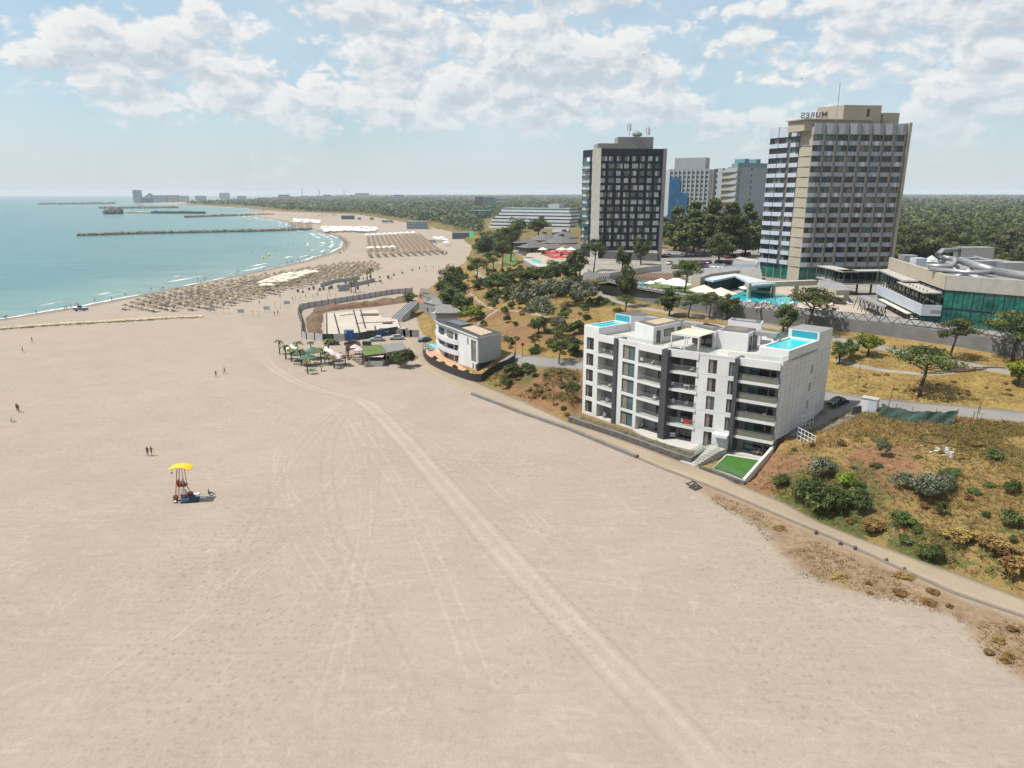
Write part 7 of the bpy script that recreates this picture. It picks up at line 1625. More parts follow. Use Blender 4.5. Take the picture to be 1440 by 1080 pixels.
def fields_():
    A = [(172,433),(214,438.5),(262,437),(300,438.5),(330,429),(372,419),(400,410),(430,404),(470,399),(505,389),(540,377),(522,371.5),(487,372),(440,378),(390,386),(340,394),(290,402),(236,412),(190,424)]
    q = [at(*p, 1.7) for p in A]; d = Vector((q[8][0]-q[0][0], q[8][1]-q[0][1])).normalized(); nrm = Vector((-d.y, d.x))
    ua = [p[0]*d.x + p[1]*d.y for p in q]; va = [p[0]*nrm.x + p[1]*nrm.y for p in q]; pts = []
    for u in np.arange(min(ua), max(ua), 4.9):
        for v in np.arange(min(va), max(va), 4.9):
            x = u*d.x + v*nrm.x + random.uniform(-.5, .5); y = u*d.y + v*nrm.y + random.uniform(-.5, .5); pts.append((x, y))
    P_ = np.array(pts); ok = inside(P_[:, 0], P_[:, 1], q); P_ = P_[ok]; P_ = P_[np.argsort(np.hypot(P_[:, 0], P_[:, 1]))]; print('umbrellas', len(P_))
    z = terrain(P_[:, 0], P_[:, 1]); ang = math.atan2(d.y, d.x)
    mb = MB(); straw_mb(mb); um = mb.build('straw_umbrella'); tag(um, 'round straw beach umbrella in the dense field beside the surf', 'umbrella', 'straw umbrellas beside the surf')
    ls = []
    for m in ('navy', 'navy', 'navy', 'cloth_white', 'cloth_tan'):
        mb = MB(); lounger_mb(mb, 0, 0, 0, 0, m); o = mb.build('beach_lounger'); tag(o, {'navy': 'dark blue beach lounger among the straw umbrellas beside the surf', 'cloth_white': 'white beach lounger among the straw umbrellas beside the surf', 'cloth_tan': 'tan beach lounger among the straw umbrellas beside the surf'}[m], 'lounger', 'loungers among the straw umbrellas'); ls.append([o, False])
    rest, rl = MB(), MB(); first = True; nl = 0
    for i, ((x, y), zz) in enumerate(zip(P_, z)):
        s = random.uniform(.9, 1.1)
        if i < 300:
            o = um if first else um.copy()
            if not first: COL.objects.link(o)
            first = False; o.location = (x, y, zz); o.rotation_euler = (random.uniform(-.05, .05), random.uniform(-.05, .05), random.uniform(0, 6)); o.scale = (s, s, s*random.uniform(.92, 1.05))
        else: straw_mb(rest, x, y, zz, s)
        for k in (-1, 1):
            lx, ly = x + nrm.x*k*1.0 - d.x*.7, y + nrm.y*k*1.0 - d.y*.7; a = math.atan2(-nrm.y, -nrm.x) + random.uniform(-.2, .2)
            if nl < 300 and random.random() < .55:
                nl += 1; e = random.choice(ls); o = e[0] if not e[1] else e[0].copy()
                if e[1]: COL.objects.link(o)
                e[1] = True; o.location = (lx, ly, zz+.02); o.rotation_euler = (0, 0, a)
            elif i % 2 == 0: lounger_mb(rl, lx, ly, zz+.02, a, random.choice(('navy', 'navy', 'cloth_tan', 'cloth_white')))
    # the ordered field beyond: long rows running inland, thatch over loungers
    tl, trr, br, bl = at(514,334,1.9), at(592,332,1.9), at(618,353,1.9), at(517,353,1.9)
    for r in range(13):
        u = (r + .5)/13; a = np.array(tl)*(1-u) + np.array(trr)*u; b = np.array(bl)*(1-u) + np.array(br)*u
        for k in range(20):
            v = k/19; x, y = a*(1-v) + b*v; zz = gz(x, y); straw_mb(rest, x, y, zz, 1.15)
            for e in (-1, 1): lounger_mb(rl, x+e*1.0, y+1.0, zz, 1.57, 'cloth_tan')
    tl, trr, br, bl = at(512,356,1.9), at(618,352.5,1.9), at(617,358,1.9), at(504,362,1.9)
    for r in range(11):
        u = (r+.5)/11; a = np.array(tl)*(1-u) + np.array(trr)*u; b = np.array(bl)*(1-u) + np.array(br)*u
        for k in range(12): v = k/11; x, y = a*(1-v) + b*v; straw_mb(rest, x + 6*v, y, gz(x, y), 1.1)
    for px0, py0, px1, py1, n in ((405,313,440,320,60),(446,300,480,306,40)):
        for k in range(n): x, y = at(random.uniform(px0, px1), random.uniform(py0, py1), 1.9); straw_mb(rest, x, y, gz(x, y), 1.2)
    tag(rest.build('umbrella_field'), 'farther straw umbrellas in rows on the beach beyond the first field', 'umbrellas', kind='stuff')
    tag(rl.build('lounger_rows'), 'farther rows of loungers on the beach under straw umbrellas', 'loungers', kind='stuff')
fields_()
def parasol(name, label, x, y, z, w, h, m, group=None, rz=None, n=4, parts=True):
    t = thing(name, label, 'parasol', (x, y, z), random.uniform(0, 1.5) if rz is None else rz, group); mb = MB(); r = w/2*(1.414 if n == 4 else 1)
    vs = [(r*math.cos(6.283*(k+.5)/n), r*math.sin(6.283*(k+.5)/n), h) for k in range(n)]; vs += [(a*.98, b*.98, h-.22) for a, b, c in vs] + [(0, 0, h + w*.26)]
    mb.add(vs, [(k, (k+1) % n, 2*n) for k in range(n)] + [(n+k, n+(k+1) % n, (k+1) % n, k) for k in range(n)], m); mb.build('canopy', t, world=False)
    mb = MB(); mb.tube([(0, 0, -.1), (0, 0, h + w*.24)], .05, 'wood', 6); mb.build('pole', t, world=False); return t, tree_of(t)
def row(proto_, first, x, y, z, rz=None):
    t, tr = proto_
    if first: t.location = (x, y, z); return t
    return dup(t, tr, (x, y, z), random.uniform(0, 1.5) if rz is None else rz)
cc = parasol('beach_canopy', 'big cream canopy in the cluster behind the straw umbrellas', 0, 0, 0, 3.9, 2.4, 'canvas', 'cream canopies of the beach bar')
for i, (px, py) in enumerate(((370,404),(377,401),(384,403),(385,398),(392,400),(393,395.5),(399,402),(400,397),(401,393),(407,399),(408,395),(409,391),(416,397),(417,392),(423,394),(424,390),(430,391),(437,389),(443,388),(432,387.5),(372,408),(380,408))): x, y, z = P(px, py); row(cc, i == 0, x, y, z)
wc = parasol('white_canopy', 'white canopy at the sea end of the ordered umbrella rows', 0, 0, 0, 5.4, 2.5, 'white_canvas', 'white canopies along the umbrella rows')
for i, (px, py) in enumerate(((517,334),(525,333.5),(533,333),(541,332.5),(549,332),(557,331.5),(565,331),(573,330.7),(581,330.4),(522,353),(532,352.7),(542,352.4),(552,352),(612,338),(617,340),(621,338),(626,341),(628,345))): x, y, z = P(px, py); row(wc, i == 0, x, y, z)
mb = MB()
for k in range(210):
    u = random.random(); px = 455 + 75*u + random.uniform(-3, 3); py = 322.5 + random.uniform(-3, 3.2) + 1.2*u; x, y = at(px, py, 1.9); z = gz(x, y); s = random.uniform(1.6, 2.6)
    mb.add([(x-s, y-s, z+2.1), (x+s, y-s, z+2.1), (x+s, y+s, z+2.1), (x-s, y+s, z+2.1), (x, y, z+3.1)], [(0,1,4), (1,2,4), (2,3,4), (3,0,4), (3,2,1,0)], 'white_canvas'); mb.box(x-.06, x+.06, y-.06, y+.06, z, z+2.15, 'wood')
for k in range(120):
    px = random.uniform(413, 450); py = 310 + (px-413)*.09 + random.uniform(-2.2, 2.2); x, y = at(px, py, 1.9); z = gz(x, y); s = random.uniform(1.5, 2.6)
    mb.add([(x-s, y-s, z+2.1), (x+s, y-s, z+2.1), (x+s, y+s, z+2.1), (x-s, y+s, z+2.1), (x, y, z+3.0)], [(0,1,4), (1,2,4), (2,3,4), (3,0,4), (3,2,1,0)], 'white_canvas'); mb.box(x-.06, x+.06, y-.06, y+.06, z, z+2.15, 'wood')
tag(mb.build('white_canopies'), 'mass of white canopies on the beach by the root of the rock groin', 'canopies', kind='stuff')
# parasols by the pools and on the red terrace
for px, py, w, m, lab in ((989,421,6.5,'canvas','big cream parasol by the hotel pool, left of the nearest two'),(1012,426,6.5,'canvas','big cream parasol by the hotel pool nearest its corner'),(930,407,4,'white_canvas','white parasol on the pool lawn, next to the zigzag fence'),(942,410,5,'canvas','cream parasol in the middle of the pool lawn'),(950,406,4.4,'white_canvas','white parasol behind the thin pine on the pool lawn'),(915,409,3,'white_canvas','small white parasol alone at the left of the pool lawn'),(957,412,5,'white_canvas','white parasol touching the thin pine'),(904,410,3,'cloth_teal','small teal parasol at the left end of the pool lawn'),(1051,417,4,'white_canvas','closed looking white parasol beside the concrete frame'),
    (763,360,4.5,'canvas','cream parasol on the restaurant terrace beside the plunge pool'),(790,358,4.5,'canvas','cream parasol behind the red ones, left of two'),(803,358,4.5,'canvas','cream parasol behind the red ones, right of two')):
    x, y, z = P(px, py); z = max(z, 13.7 if px < 830 else 0); parasol('cream_parasol' if m == 'canvas' else 'white_parasol' if m != 'cloth_teal' else 'teal_parasol', lab, x, y, z, w, 2.4, m)
rp = parasol('red_parasol', 'red parasol on the crowded restaurant terrace', 0, 0, 0, 3.2, 2.3, 'red_canvas', 'red parasols of the restaurant terrace')
for i, (px, py) in enumerate(((771,361),(777,363),(782,360.5),(787,363.5),(793,361),(798,364),(803,362),(808,364.5),(776,368),(784,368.5),(791,369),(798,369),(806,368),(771,366),(813,361))): x, y = at(px, py, 13.6); row(rp, i == 0, x, y, 13.62)

# ---------------------------------------------------------------- beach bar with palms
pal = PROTO['palm']; pxs = [(393.5,498,20,12,'palm at the left end of the beach bar garden'),(402,505,20,14,'palm second from the left end of the beach bar garden'),(410,508,18,12,'palm before the first green parasol'),(419,498,18,16,'bent palm behind the white parasol'),(424,513,22,14,'palm between the two green parasols'),(433,526,22,12,'nearest palm of the beach bar garden, out on the sand'),(438,494,14,12,'palm behind the second green parasol'),(452,511,22,14,'palm in the middle of the beach bar garden'),(462,497,20,16,'tall palm behind the pink parasol'),(457,510,16,12,'palm before the pale parasol'),(463,513,14,11,'short palm among the pale parasols'),(470,518,18,12,'palm in front of the last pale parasol'),(486,515,16,12,'palm beside the wooden fence'),(452,522,9,8,'tiny palm alone in front of the garden'),(517,397,16,10,'left one of two palms far out on the sand'),(522,396,18,10,'right one of two palms far out on the sand'),(494,412,16,8,'left one of two palms by the wind screens'),(500,411,18,8,'right one of two palms by the wind screens')]
for px, py, h, w, lab in pxs: plant('palm', px, py, h, w*1.25, lab)
for px, py, w, m, lab, g in ((412,499,3.6,'white_canvas','pale parasol at the left of the beach bar garden',None),(419,507,4.4,'green_canvas','green parasol at the left of the beach bar garden',None),(441,504,4.6,'green_canvas','dark green parasol in the middle of the beach bar garden',None),(434,514,4.6,'green_canvas','green parasol nearest the open sand',None),(459,504,4.0,'white_canvas','white square parasol in the beach bar garden',None),(469,508,3.6,'pink_canvas','pink parasol in the beach bar garden',None),(478,513,4.0,'pink_canvas','pale pink parasol at the right of the garden',None),(500,498,3.0,'pink_canvas','pink parasol inside the wooden fence',None),(506,502,3.0,'pink_canvas','pinkish parasol beside the green roofed hut',None)):
    x, y, z = P(px, py); parasol({'w': 'white_parasol', 'g': 'green_parasol', 'p': 'pink_parasol'}[m[0]], lab, x, y, z, w, 2.0, m, n=8)
mb = MB(); lounger_mb(mb, 0, 0, 0, 0, 'green_canvas'); lp = mb.build('bar_lounger'); tag(lp, 'dark green lounger under the parasols of the beach bar', 'lounger', 'loungers of the beach bar'); first = True
for px, py in ((434,522),(440,521),(426,514),(430,512),(446,512),(452,513),(460,514),(466,512),(475,516),(481,516),(470,505),(443,507),(418,513)):
    x, y, z = P(px, py); o = lp if first else lp.copy()
    if not first: COL.objects.link(o)
    first = False; o.location = (x, y, z+.02); o.rotation_euler = (0, 0, random.uniform(-.3, .3))
def hut():
    z = 2.0; t = thing('beach_bar_hut', 'beach bar hut with mossy green flat roof beside the palms', 'hut', (*at(525, 500, z), z)); q = [at(*p, z+2.9) for p in ((509,486),(536,484.5),(543,496.5),(512,500))]
    mb = MB(); mb.prism(q, z+2.75, z+2.95, 'wood', 'lawn'); mb.build('roof', t)
    for p in q: mb = MB(); mb.box(p[0]-.1, p[0]+.1, p[1]-.1, p[1]+.1, z-.3, z+2.75, 'wood'); mb.build('post', t)
    f = frame(q[3], q[2]); mb = MB(); mb.obox(f, .3, f.L-.3, -.6, -.1, z, z+1.1, 'pale_concrete', 'wood'); mb.build('counter', t); mb = MB(); mb.obox(f, .5, f.L-.5, -3.4, -3.2, z, z+2.7, 'dark_wall'); mb.build('back_wall', t)
    t = thing('store_shed', 'long low shed with grey sheet roof behind the hedge', 'shed', (*at(560, 492, z), z)); q = [at(*p, z+2.8) for p in ((537,485),(565,480.5),(573,491),(543.5,496))]
    mb = MB(); mb.prism(q, z-.3, z+2.7, 'grey_wall'); mb.build('wall', t); mb = MB(); mb.prism(q, z+2.703, z+2.85, 'asbestos'); mb.build('roof', t)
    mb = MB(); c = at(516, 484, z+3.2); mb.box(c[0]-1.1, c[0]+1.1, c[1]-.6, c[1]+.6, z+2.95, z+4.0, 'dark_metal'); mb.build('water_tank', t)
    t = thing('wooden_fence', 'low wooden fence round the seating left of the green roofed hut', 'fence', (*at(490, 498, z), z)); mb = MB(); sweep(mb, [at(*p, z) for p in ((507,489),(487,492),(486,499),(489,506))], -.2, 1.5, .1, 'wood', 1); mb.build('panel', t)
    x, y, _ = P(529, 514); t = thing('bar_stall', 'small pale drinks stall in front of the green roofed hut', 'stall', (x, y, z)); mb = MB(); mb.box(-1.8, 1.8, -.9, .9, 0, 1.3, 'cloth_white', 'wood'); mb.build('counter', t, world=False); mb = MB(); mb.box(-2, 2, -1.1, 1.1, 2.3, 2.42, 'pink_canvas'); [mb.tube([(a, b, 1.3), (a, b, 2.3)], .05, 'wood', 5) for a in (-1.7, 1.7) for b in (-.8, .8)]; mb.build('awning', t, world=False)
    for i, (px, py) in enumerate(((494,503),(500,506),(505,509),(509,512))):
        x, y, zz = P(px, py); t = thing('bar_table', ('dark bar table with benches nearest the wooden fence', 'dark bar table second from the wooden fence', 'dark bar table third from the wooden fence', 'dark bar table beside the drinks stall')[i], 'table', (x, y, zz), .4); mb = MB(); mb.box(-.9, .9, -.4, .4, .68, .74, 'dark_wall'); mb.build('top', t, world=False)
        for s in (-1, 1): mb = MB(); mb.box(-.9, .9, s*.75-.15, s*.75+.15, .36, .42, 'wood'); mb.box(-.8, -.7, s*.75-.1, s*.75+.1, 0, .36, 'wood'); mb.box(.7, .8, s*.75-.1, s*.75+.1, 0, .36, 'wood'); mb.build('bench', t, world=False)
        mb = MB(); mb.box(-.06, .06, -.3, .3, 0, .68, 'wood'); mb.build('leg', t, world=False)
hut()
# ---------------------------------------------------------------- cars
def car_proto(name, m, label, kind='car'):
    t = thing(name, label, 'car'); L, W = 4.4, 1.78; mb = MB()
    # side outline, wider at the sills, with the cabin drawn in towards the roof
    prof = [(-2.15,.28),(-2.2,.60),(-2.1,.86),(-1.35,.95),(-1.15,.98),(1.35,.93),(2.05,.78),(2.2,.55),(2.15,.28)] if kind == 'car' else [(-2.1,.28),(-2.2,.6),(-2.18,.98),(1.1,1.02),(1.9,.92),(2.2,.6),(2.15,.28)]
    n = len(prof); vs = [(x, -W/2*(1 if .4 < z < .9 else .95), z) for x, z in prof] + [(x, W/2*(1 if .4 < z < .9 else .95), z) for x, z in prof]
    mb.add(vs, [(k, n+k, n+k+1, k+1) for k in range(n-1)] + [tuple(range(n)), tuple(range(2*n-1, n-1, -1)), (0, n-1, 2*n-1, n)], m); mb.build('body', t, world=False, smooth=False)
    top = 1.45 if kind == 'car' else 1.7; x0, x1, x2, x3 = (-1.55, -.85, .25, 1.05) if kind == 'car' else (-2.1, -1.75, .35, 1.15); h = .96
    mb = MB(); a, b = .80, .62; lo = [(x0,-a,h),(x3,-a,h),(x3,a,h),(x0,a,h)]; hi = [(x1,-b,top),(x2,-b,top),(x2,b,top),(x1,b,top)]
    mb.add(lo+hi, [(0,1,5,4),(1,2,6,5),(2,3,7,6),(3,0,4,7)], 'car_glass'); mb.build('window', t, world=False)
    mb = MB(); e = .03; mb.add([(x1-e,-b-e,top-.03),(x2+e,-b-e,top-.03),(x2+e,b+e,top-.03),(x1-e,b+e,top-.03),(x1,-b,top+.04),(x2,-b,top+.04),(x2,b,top+.04),(x1,b,top+.04)], [(0,1,5,4),(1,2,6,5),(2,3,7,6),(3,0,4,7),(4,5,6,7),(3,2,1,0)], m)
    for s in (-1, 1):
        for (p, q) in (((x0, h), (x1, top)), ((x3, h), (x2, top)), (((x0+x3)/2-.1, h), ((x1+x2)/2-.1, top))): mb.tube([(p[0], s*(a+.012), p[1]), (q[0], s*(b+.012), q[1])], .045, m, 4)
    mb.build('roof', t, world=False)
    for x in (-1.35, 1.38):
        for s in (-1, 1): mb = MB(); mb.tube([(x, s*.70, .32), (x, s*.91, .32)], .32, 'tyre', 14); mb.tube([(x, s*.86, .32), (x, s*.925, .32)], .19, 'metal', 10); mb.build('wheel', t, world=False)
    for s in (-1, 1): mb = MB(); mb.box(2.12, 2.19, s*.62-.17, s*.62+.17, .58, .72, 'cloth_white'); mb.build('headlight', t, world=False); mb = MB(); mb.box(-2.2, -2.13, s*.66-.14, s*.66+.14, .62, .78, 'car_red'); mb.build('tail_light', t, world=False)
    return [t, tree_of(t), False]
CARS = {}
for m in ('car_black', 'car_silver', 'car_white', 'car_grey', 'car_blue', 'car_red'): CARS[m] = car_proto('parked_car', m, 'car')
def car(m, px, py, rz, label, group=None, xyz=None):
    x, y, z = xyz or P(px, py); c = CARS[m]
    if not c[2]: c[2] = True; o = c[0]; o.location = (x, y, z+.05); o.rotation_euler = (0, 0, rz); o['label'] = label
    else: o = dup(c[0], c[1], (x, y, z+.05), rz, None, label)
    if group: o['group'] = group
    return o
R_ = math.radians
x, y, z = P(1177, 571); car('car_black', 0, 0, R_(-150), 'black saloon car parked at the rear corner of the white apartment block', None, (x, y, z+.12))
car('car_black', 466.5, 485, R_(-176), 'black car at the left end of the row by the building site'); car('car_black', 495, 485.5, R_(-172), 'black car second from the left by the building site')
car('car_silver', 531, 479.5, R_(188), 'silver car by the netted fence, left of two'); car('car_silver', 558, 477.5, R_(190), 'silver car by the netted fence, right of two')
car('car_blue', 598, 481, R_(-160), 'dark blue car beside the villa pool'); car('car_white', 566.5, 468, R_(100), 'white van like car by the site gate')
rng = random.Random(4); ns = ['car_black', 'car_silver', 'car_white', 'car_grey', 'car_blue', 'car_red', 'car_grey', 'car_black']
CN = {'car_black': 'black', 'car_silver': 'silver', 'car_white': 'white', 'car_grey': 'dark grey', 'car_blue': 'blue', 'car_red': 'red'}
for ln, n, a in (([(938,372),(1030,371)], 15, 60), ([(945,378),(1020,377)], 12, 60), ([(925,362),(1000,360)], 12, 75), ([(1020,364),(1060,358)], 8, 75), ([(945,352),(1060,349)], 14, 70), ([(705,344),(740,338)], 7, 30)):
    for k in range(n):
        if rng.random() < .14: continue
        u = (k+.5)/n; px = ln[0][0] + (ln[1][0]-ln[0][0])*u; py = ln[0][1] + (ln[1][1]-ln[0][1])*u; m = rng.choice(ns); x, y, z = P(px, py)
        if ln[0][0] > 800: z = PZ + .09
        where = 'car park between the two tall hotels' if ln[0][0] > 800 else 'roadside left of the slate roofs'
        car(m, 0, 0, R_(a + rng.uniform(-4, 4)) + (math.pi if rng.random() < .5 else 0), f'{CN[m]} car in the {where}', f'{CN[m]} cars in the {where}', (x, y, z))

# ---------------------------------------------------------------- lifeguard chair
def lifeguard():
    x, y, z = P(258, 704); t = thing('lifeguard_chair', 'tall red lifeguard chair with curved yellow roof alone on the sand', 'lifeguard chair', (x, y, z), R_(5))
    for s in (-1, 1):
        mb = MB(); mb.tube([(-.9, s*.75, -.2), (-.15, s*.45, 5.0)], .055, 'red_paint', 6); mb.build('leg', t, world=False)
        mb = MB(); mb.tube([(1.35, s*.75, -.2), (.05, s*.45, 3.2)], .055, 'red_paint', 6); mb.build('leg', t, world=False)
        mb = MB(); mb.tube([(.55, s*.5, 2.2), (.5, s*.45, 5.0)], .045, 'red_paint', 6); mb.build('roof_post', t, world=False)
    mb = MB(); n = 8
    for i in range(n):
        u0, u1 = -1 + 2*i/n, -1 + 2*(i+1)/n; z0, z1 = 5.35 - .42*u0*u0, 5.35 - .42*u1*u1
        mb.add([(u0*1.5+.15, -.95, z0), (u1*1.5+.15, -.95, z1), (u1*1.5+.15, .95, z1), (u0*1.5+.15, .95, z0), (u0*1.5+.15, -.95, z0-.08), (u1*1.5+.15, -.95, z1-.08), (u1*1.5+.15, .95, z1-.08), (u0*1.5+.15, .95, z0-.08)], [(0,1,2,3), (7,6,5,4), (0,4,5,1), (3,2,6,7), (0,3,7,4), (1,5,6,2)], 'yellow_paint')
    mb.build('roof', t, world=False)
    mb = MB(); mb.box(-.35, .75, -.5, .5, 2.3, 2.4, 'red_paint'); mb.build('seat', t, world=False); mb = MB(); mb.box(-.42, -.35, -.5, .5, 2.41, 3.2, 'red_paint'); mb.build('backrest', t, world=False)
    for k in range(6): mb = MB(); q = .35 + k*.36; mb.tube([(-.85 + .14*q, -.72+.06*q, q), (-.85 + .14*q, .72-.06*q, q)], .035, 'red_paint', 5); mb.build('rung', t, world=False)
    mb = MB(); mb.box(.1, .9, -.62, -.56, 1.2, 2.0, 'cloth_white'); mb.build('notice_board', t, world=False)
    mb = MB(); mb.tube([(-1.05, 0, 5.0), (-1.1, 0, 4.4)], .02, 'dark_metal', 4); mb.lathe([(.02, 4.4), (.14, 4.25), (.02, 4.05)], 'dark_metal', 6, (-1.1, 0)); mb.build('hanging_bag', t, world=False)
    def loose(name, lab, cat, px, py, fn):
        X, Y, Zz = P(px, py); mb = MB(); fn(mb, X, Y, Zz); o = mb.build(name, smooth=True); tag(o, lab, cat); return o
    loose('shadow_sheet', 'dark blue sheet put in for the roof shadow at the foot of the lifeguard chair', 'shadow_sheet', 267, 706, lambda m, X, Y, Z: m.add([(X-1.1, Y-.6, Z+.05), (X+1.3, Y-.2, Z+.05), (X+1.4, Y+.3, Z+.75), (X-1.0, Y+.1, Z+.9), (X-1.1, Y-.5, Z+.0), (X+1.3, Y-.1, Z+.0), (X+1.4, Y+.4, Z+.70), (X-1.0, Y+.2, Z+.85)], [(0,1,2,3), (7,6,5,4), (0,4,5,1), (1,5,6,2), (2,6,7,3), (3,7,4,0)], 'roof_shadow_blue'))  # dark sheet standing in for the shadow cast by the chair roof
    loose('beach_bag', 'dark red bag heap under the lifeguard chair, larger one', 'bag', 259, 703, lambda m, X, Y, Z: m.blob((X+.1, Y+.5, Z+.45), (.75, .55, .6), 'dark_red', 9, 6, .12))
    loose('beach_bag', 'small dark red bag beside the lifeguard chair leg', 'bag', 268, 699, lambda m, X, Y, Z: m.blob((X, Y+.2, Z+.4), (.4, .35, .45), 'dark_red', 8, 5, .12))
    loose('towel', 'white towel on the sand behind the blue shadow sheet', 'towel', 282, 701, lambda m, X, Y, Z: m.prism([(X-.8, Y-.3), (X+.7, Y-.1), (X+.8, Y+.6), (X-.7, Y+.5)], Z-.02, Z+.12, 'cloth_white'))
    loose('towel', 'folded white cloth beside the dark red bags', 'towel', 276, 696, lambda m, X, Y, Z: m.prism([(X-.45, Y-.3), (X+.45, Y-.2), (X+.4, Y+.4), (X-.4, Y+.3)], Z-.02, Z+.18, 'cloth_white'))
    loose('waste_bin', 'dark bin at the left leg of the lifeguard chair', 'bin', 247.5, 704, lambda m, X, Y, Z: m.lathe([(.02, Z), (.30, Z), (.34, Z+.75), (.30, Z+.78), (.02, Z+.72)], 'dark_metal', 10, (X, Y)))
    loose('beach_bag', 'grey bag lying in front of the dark bin', 'bag', 248.5, 706, lambda m, X, Y, Z: m.blob((X, Y-.3, Z+.18), (.3, .22, .2), 'metal', 8, 5, .1))
    x2, y2, zz = P(294, 697); person(x2, y2, zz+.02, 2.2, 'sit', 'cloth_dark', 'cloth_blue', 'dark dressed person sitting on the sand right of the lifeguard chair')
    person(x+.15, y, z+2.38-.22, R_(160), 'sit', 'cloth_white', 'cloth_teal', 'person sitting up on the red lifeguard chair')
lifeguard()

# ---------------------------------------------------------------- groins, sea marks, far town
def groin(label, pxs, w, h, nb, sz, m='boulder'):
    line = [at(*q, .5) for q in pxs]; mb = MB(); rng = random.Random(len(pxs)*7 + nb); pts = even(line, nb)
    sweep(mb, line, -1.5, h*.45, w*.62, m, 12, lambda x, y: 0)
    for p in pts:
        for k in range(3): s = sz*rng.uniform(.55, 1.2); o = rng.uniform(-w/2, w/2); mb.blob((p[0]+rng.uniform(-1, 1), p[1]+o, h*(1-abs(o)/w*1.3)*rng.uniform(.5, 1)), (s, s*.9, s*.75), m, 5, 3, .22, rng)
    tag(mb.build('rock_groin'), label, 'breakwater')
groin('long rock groin nearest the drone, running straight out into the bay', [(111,330.8),(200,328),(300,326),(380,324.3),(438,322.3)], 9, 2.6, 190, 1.5)
groin('second rock groin out, its tip in front of the far tower', [(261,305.4),(300,304),(350,302.6),(385,302)], 14, 3, 80, 2.4)
groin('dark weedy rock groin with a sandy outer half', [(216,299.6),(287,299.9)], 16, 4, 60, 3.2, 'net_green')
groin('sandy pale end of the dark weedy groin', [(176,299.2),(215,299.5)], 14, 3, 36, 2.6, 'sandbag')
groin('dark hump of rock standing alone in the sea', [(151,300.4),(170,300.1)], 20, 8, 26, 5.5, 'stone')
groin('thin far groin beyond the dark hump', [(142,292.8),(200,292.6),(250,292.2)], 22, 5, 50, 4.5)
groin('thinnest and farthest pier line near the horizon', [(57,287.3),(110,287),(160,286.3)], 30, 5, 40, 6)
def sea_bits():
    for px, py, lab in ((369.5,362.5,'yellow buoy in the bay, left one'),(378,358.5,'yellow buoy in the bay, right one')):
        x, y = at(px, py, 0); mb = MB(); mb.lathe([(.02, -.5), (.9, -.1), (.9, .5), (.3, 1.2), (.02, 1.5)], 'buoy', 10, (x, y)); tag(mb.build('buoy'), lab, 'buoy')
    x, y = at(114, 437, .6); t = thing('rescue_boat', 'small blue boat on a stand at the edge of the near surf', 'boat', (x, y, gz(x, y))); mb = MB(); pr = [(-2.6,-.7),(1.4,-.8),(2.9,0),(1.4,.8),(-2.6,.7)]
    mb.prism(pr, .45, 1.25, 'cloth_blue', 'cloth_white'); mb.build('hull', t, world=False); mb = MB(); mb.box(-.9, .3, -.5, .5, 1.253, 2.0, 'dark_metal'); mb.build('console', t, world=False); mb = MB(); [mb.box(a-.1, a+.1, -.6, .6, -.2, .45, 'dark_metal') for a in (-1.8, 1.2)]; mb.build('stand', t, world=False)
    # sand bag line on the left
    rng = random.Random(9); line = [P(*q)[:2] for q in ((-40,467),(20,461.5),(90,456.5),(170,452),(230,448.6),(282,446))]; mb = MB(); pts = even(line, 190)
    for p in pts:
        z = gz(*p); s = rng.uniform(.6, 1.0); mb.blob((p[0], p[1]+.9+rng.uniform(-.9, .9), z+.25), (s*1.2, s*.8, .4), 'sandbag', 6, 4, .1, rng)
    tag(mb.build('sandbag_line'), 'low line of pale sandbags crossing the beach below the umbrellas', 'sandbags'); rng2 = np.random.default_rng(3); cl = []
    for p in even([(a, b-2.0) for a, b in line], 150):
        if rng2.uniform() < .45: cl.append(((p[0], p[1]+rng2.uniform(-.6, .6), gz(*p)+.2), (.9, .6, .35)))
    V, Fc, A = leaves(cl, 22, .16, rng2, .3, .2); link('driftweed', np_mesh('driftweed', V, Fc, ['grass_olive'], attrs=dict(clump=A)), label='dark dry brush washed along the sandbag line', cat='brush', kind='stuff')
sea_bits()
def block(name, label, cat, px0, px1, py0, py1, m, rows=0, cols=0, depth=14, z=2.5, mr='roof_grey'):
    """far building: foot at row py1, top at row py0"""
    a = at(px0, py1, z); b = at(px1, py1, z); zt = zat(*a, py0); t = thing(name, label, cat, (*a, z)); f = frame(a, b); mb = MB(); mb.obox(f, 0, f.L, -depth, 0, z-3, zt, m, mr); mb.build('wall', t)
    for r in range(rows):
        mb = MB(); h = (zt-z)/rows; n = max(1, cols)
        for c in range(n): Q(mb, f, f.L*(c+.12)/n, f.L*(c+.88)/n, z + h*(r+.35), z + h*(r+.85), .06, 'blue_glass')
        mb.build('window_row', t)
    return t
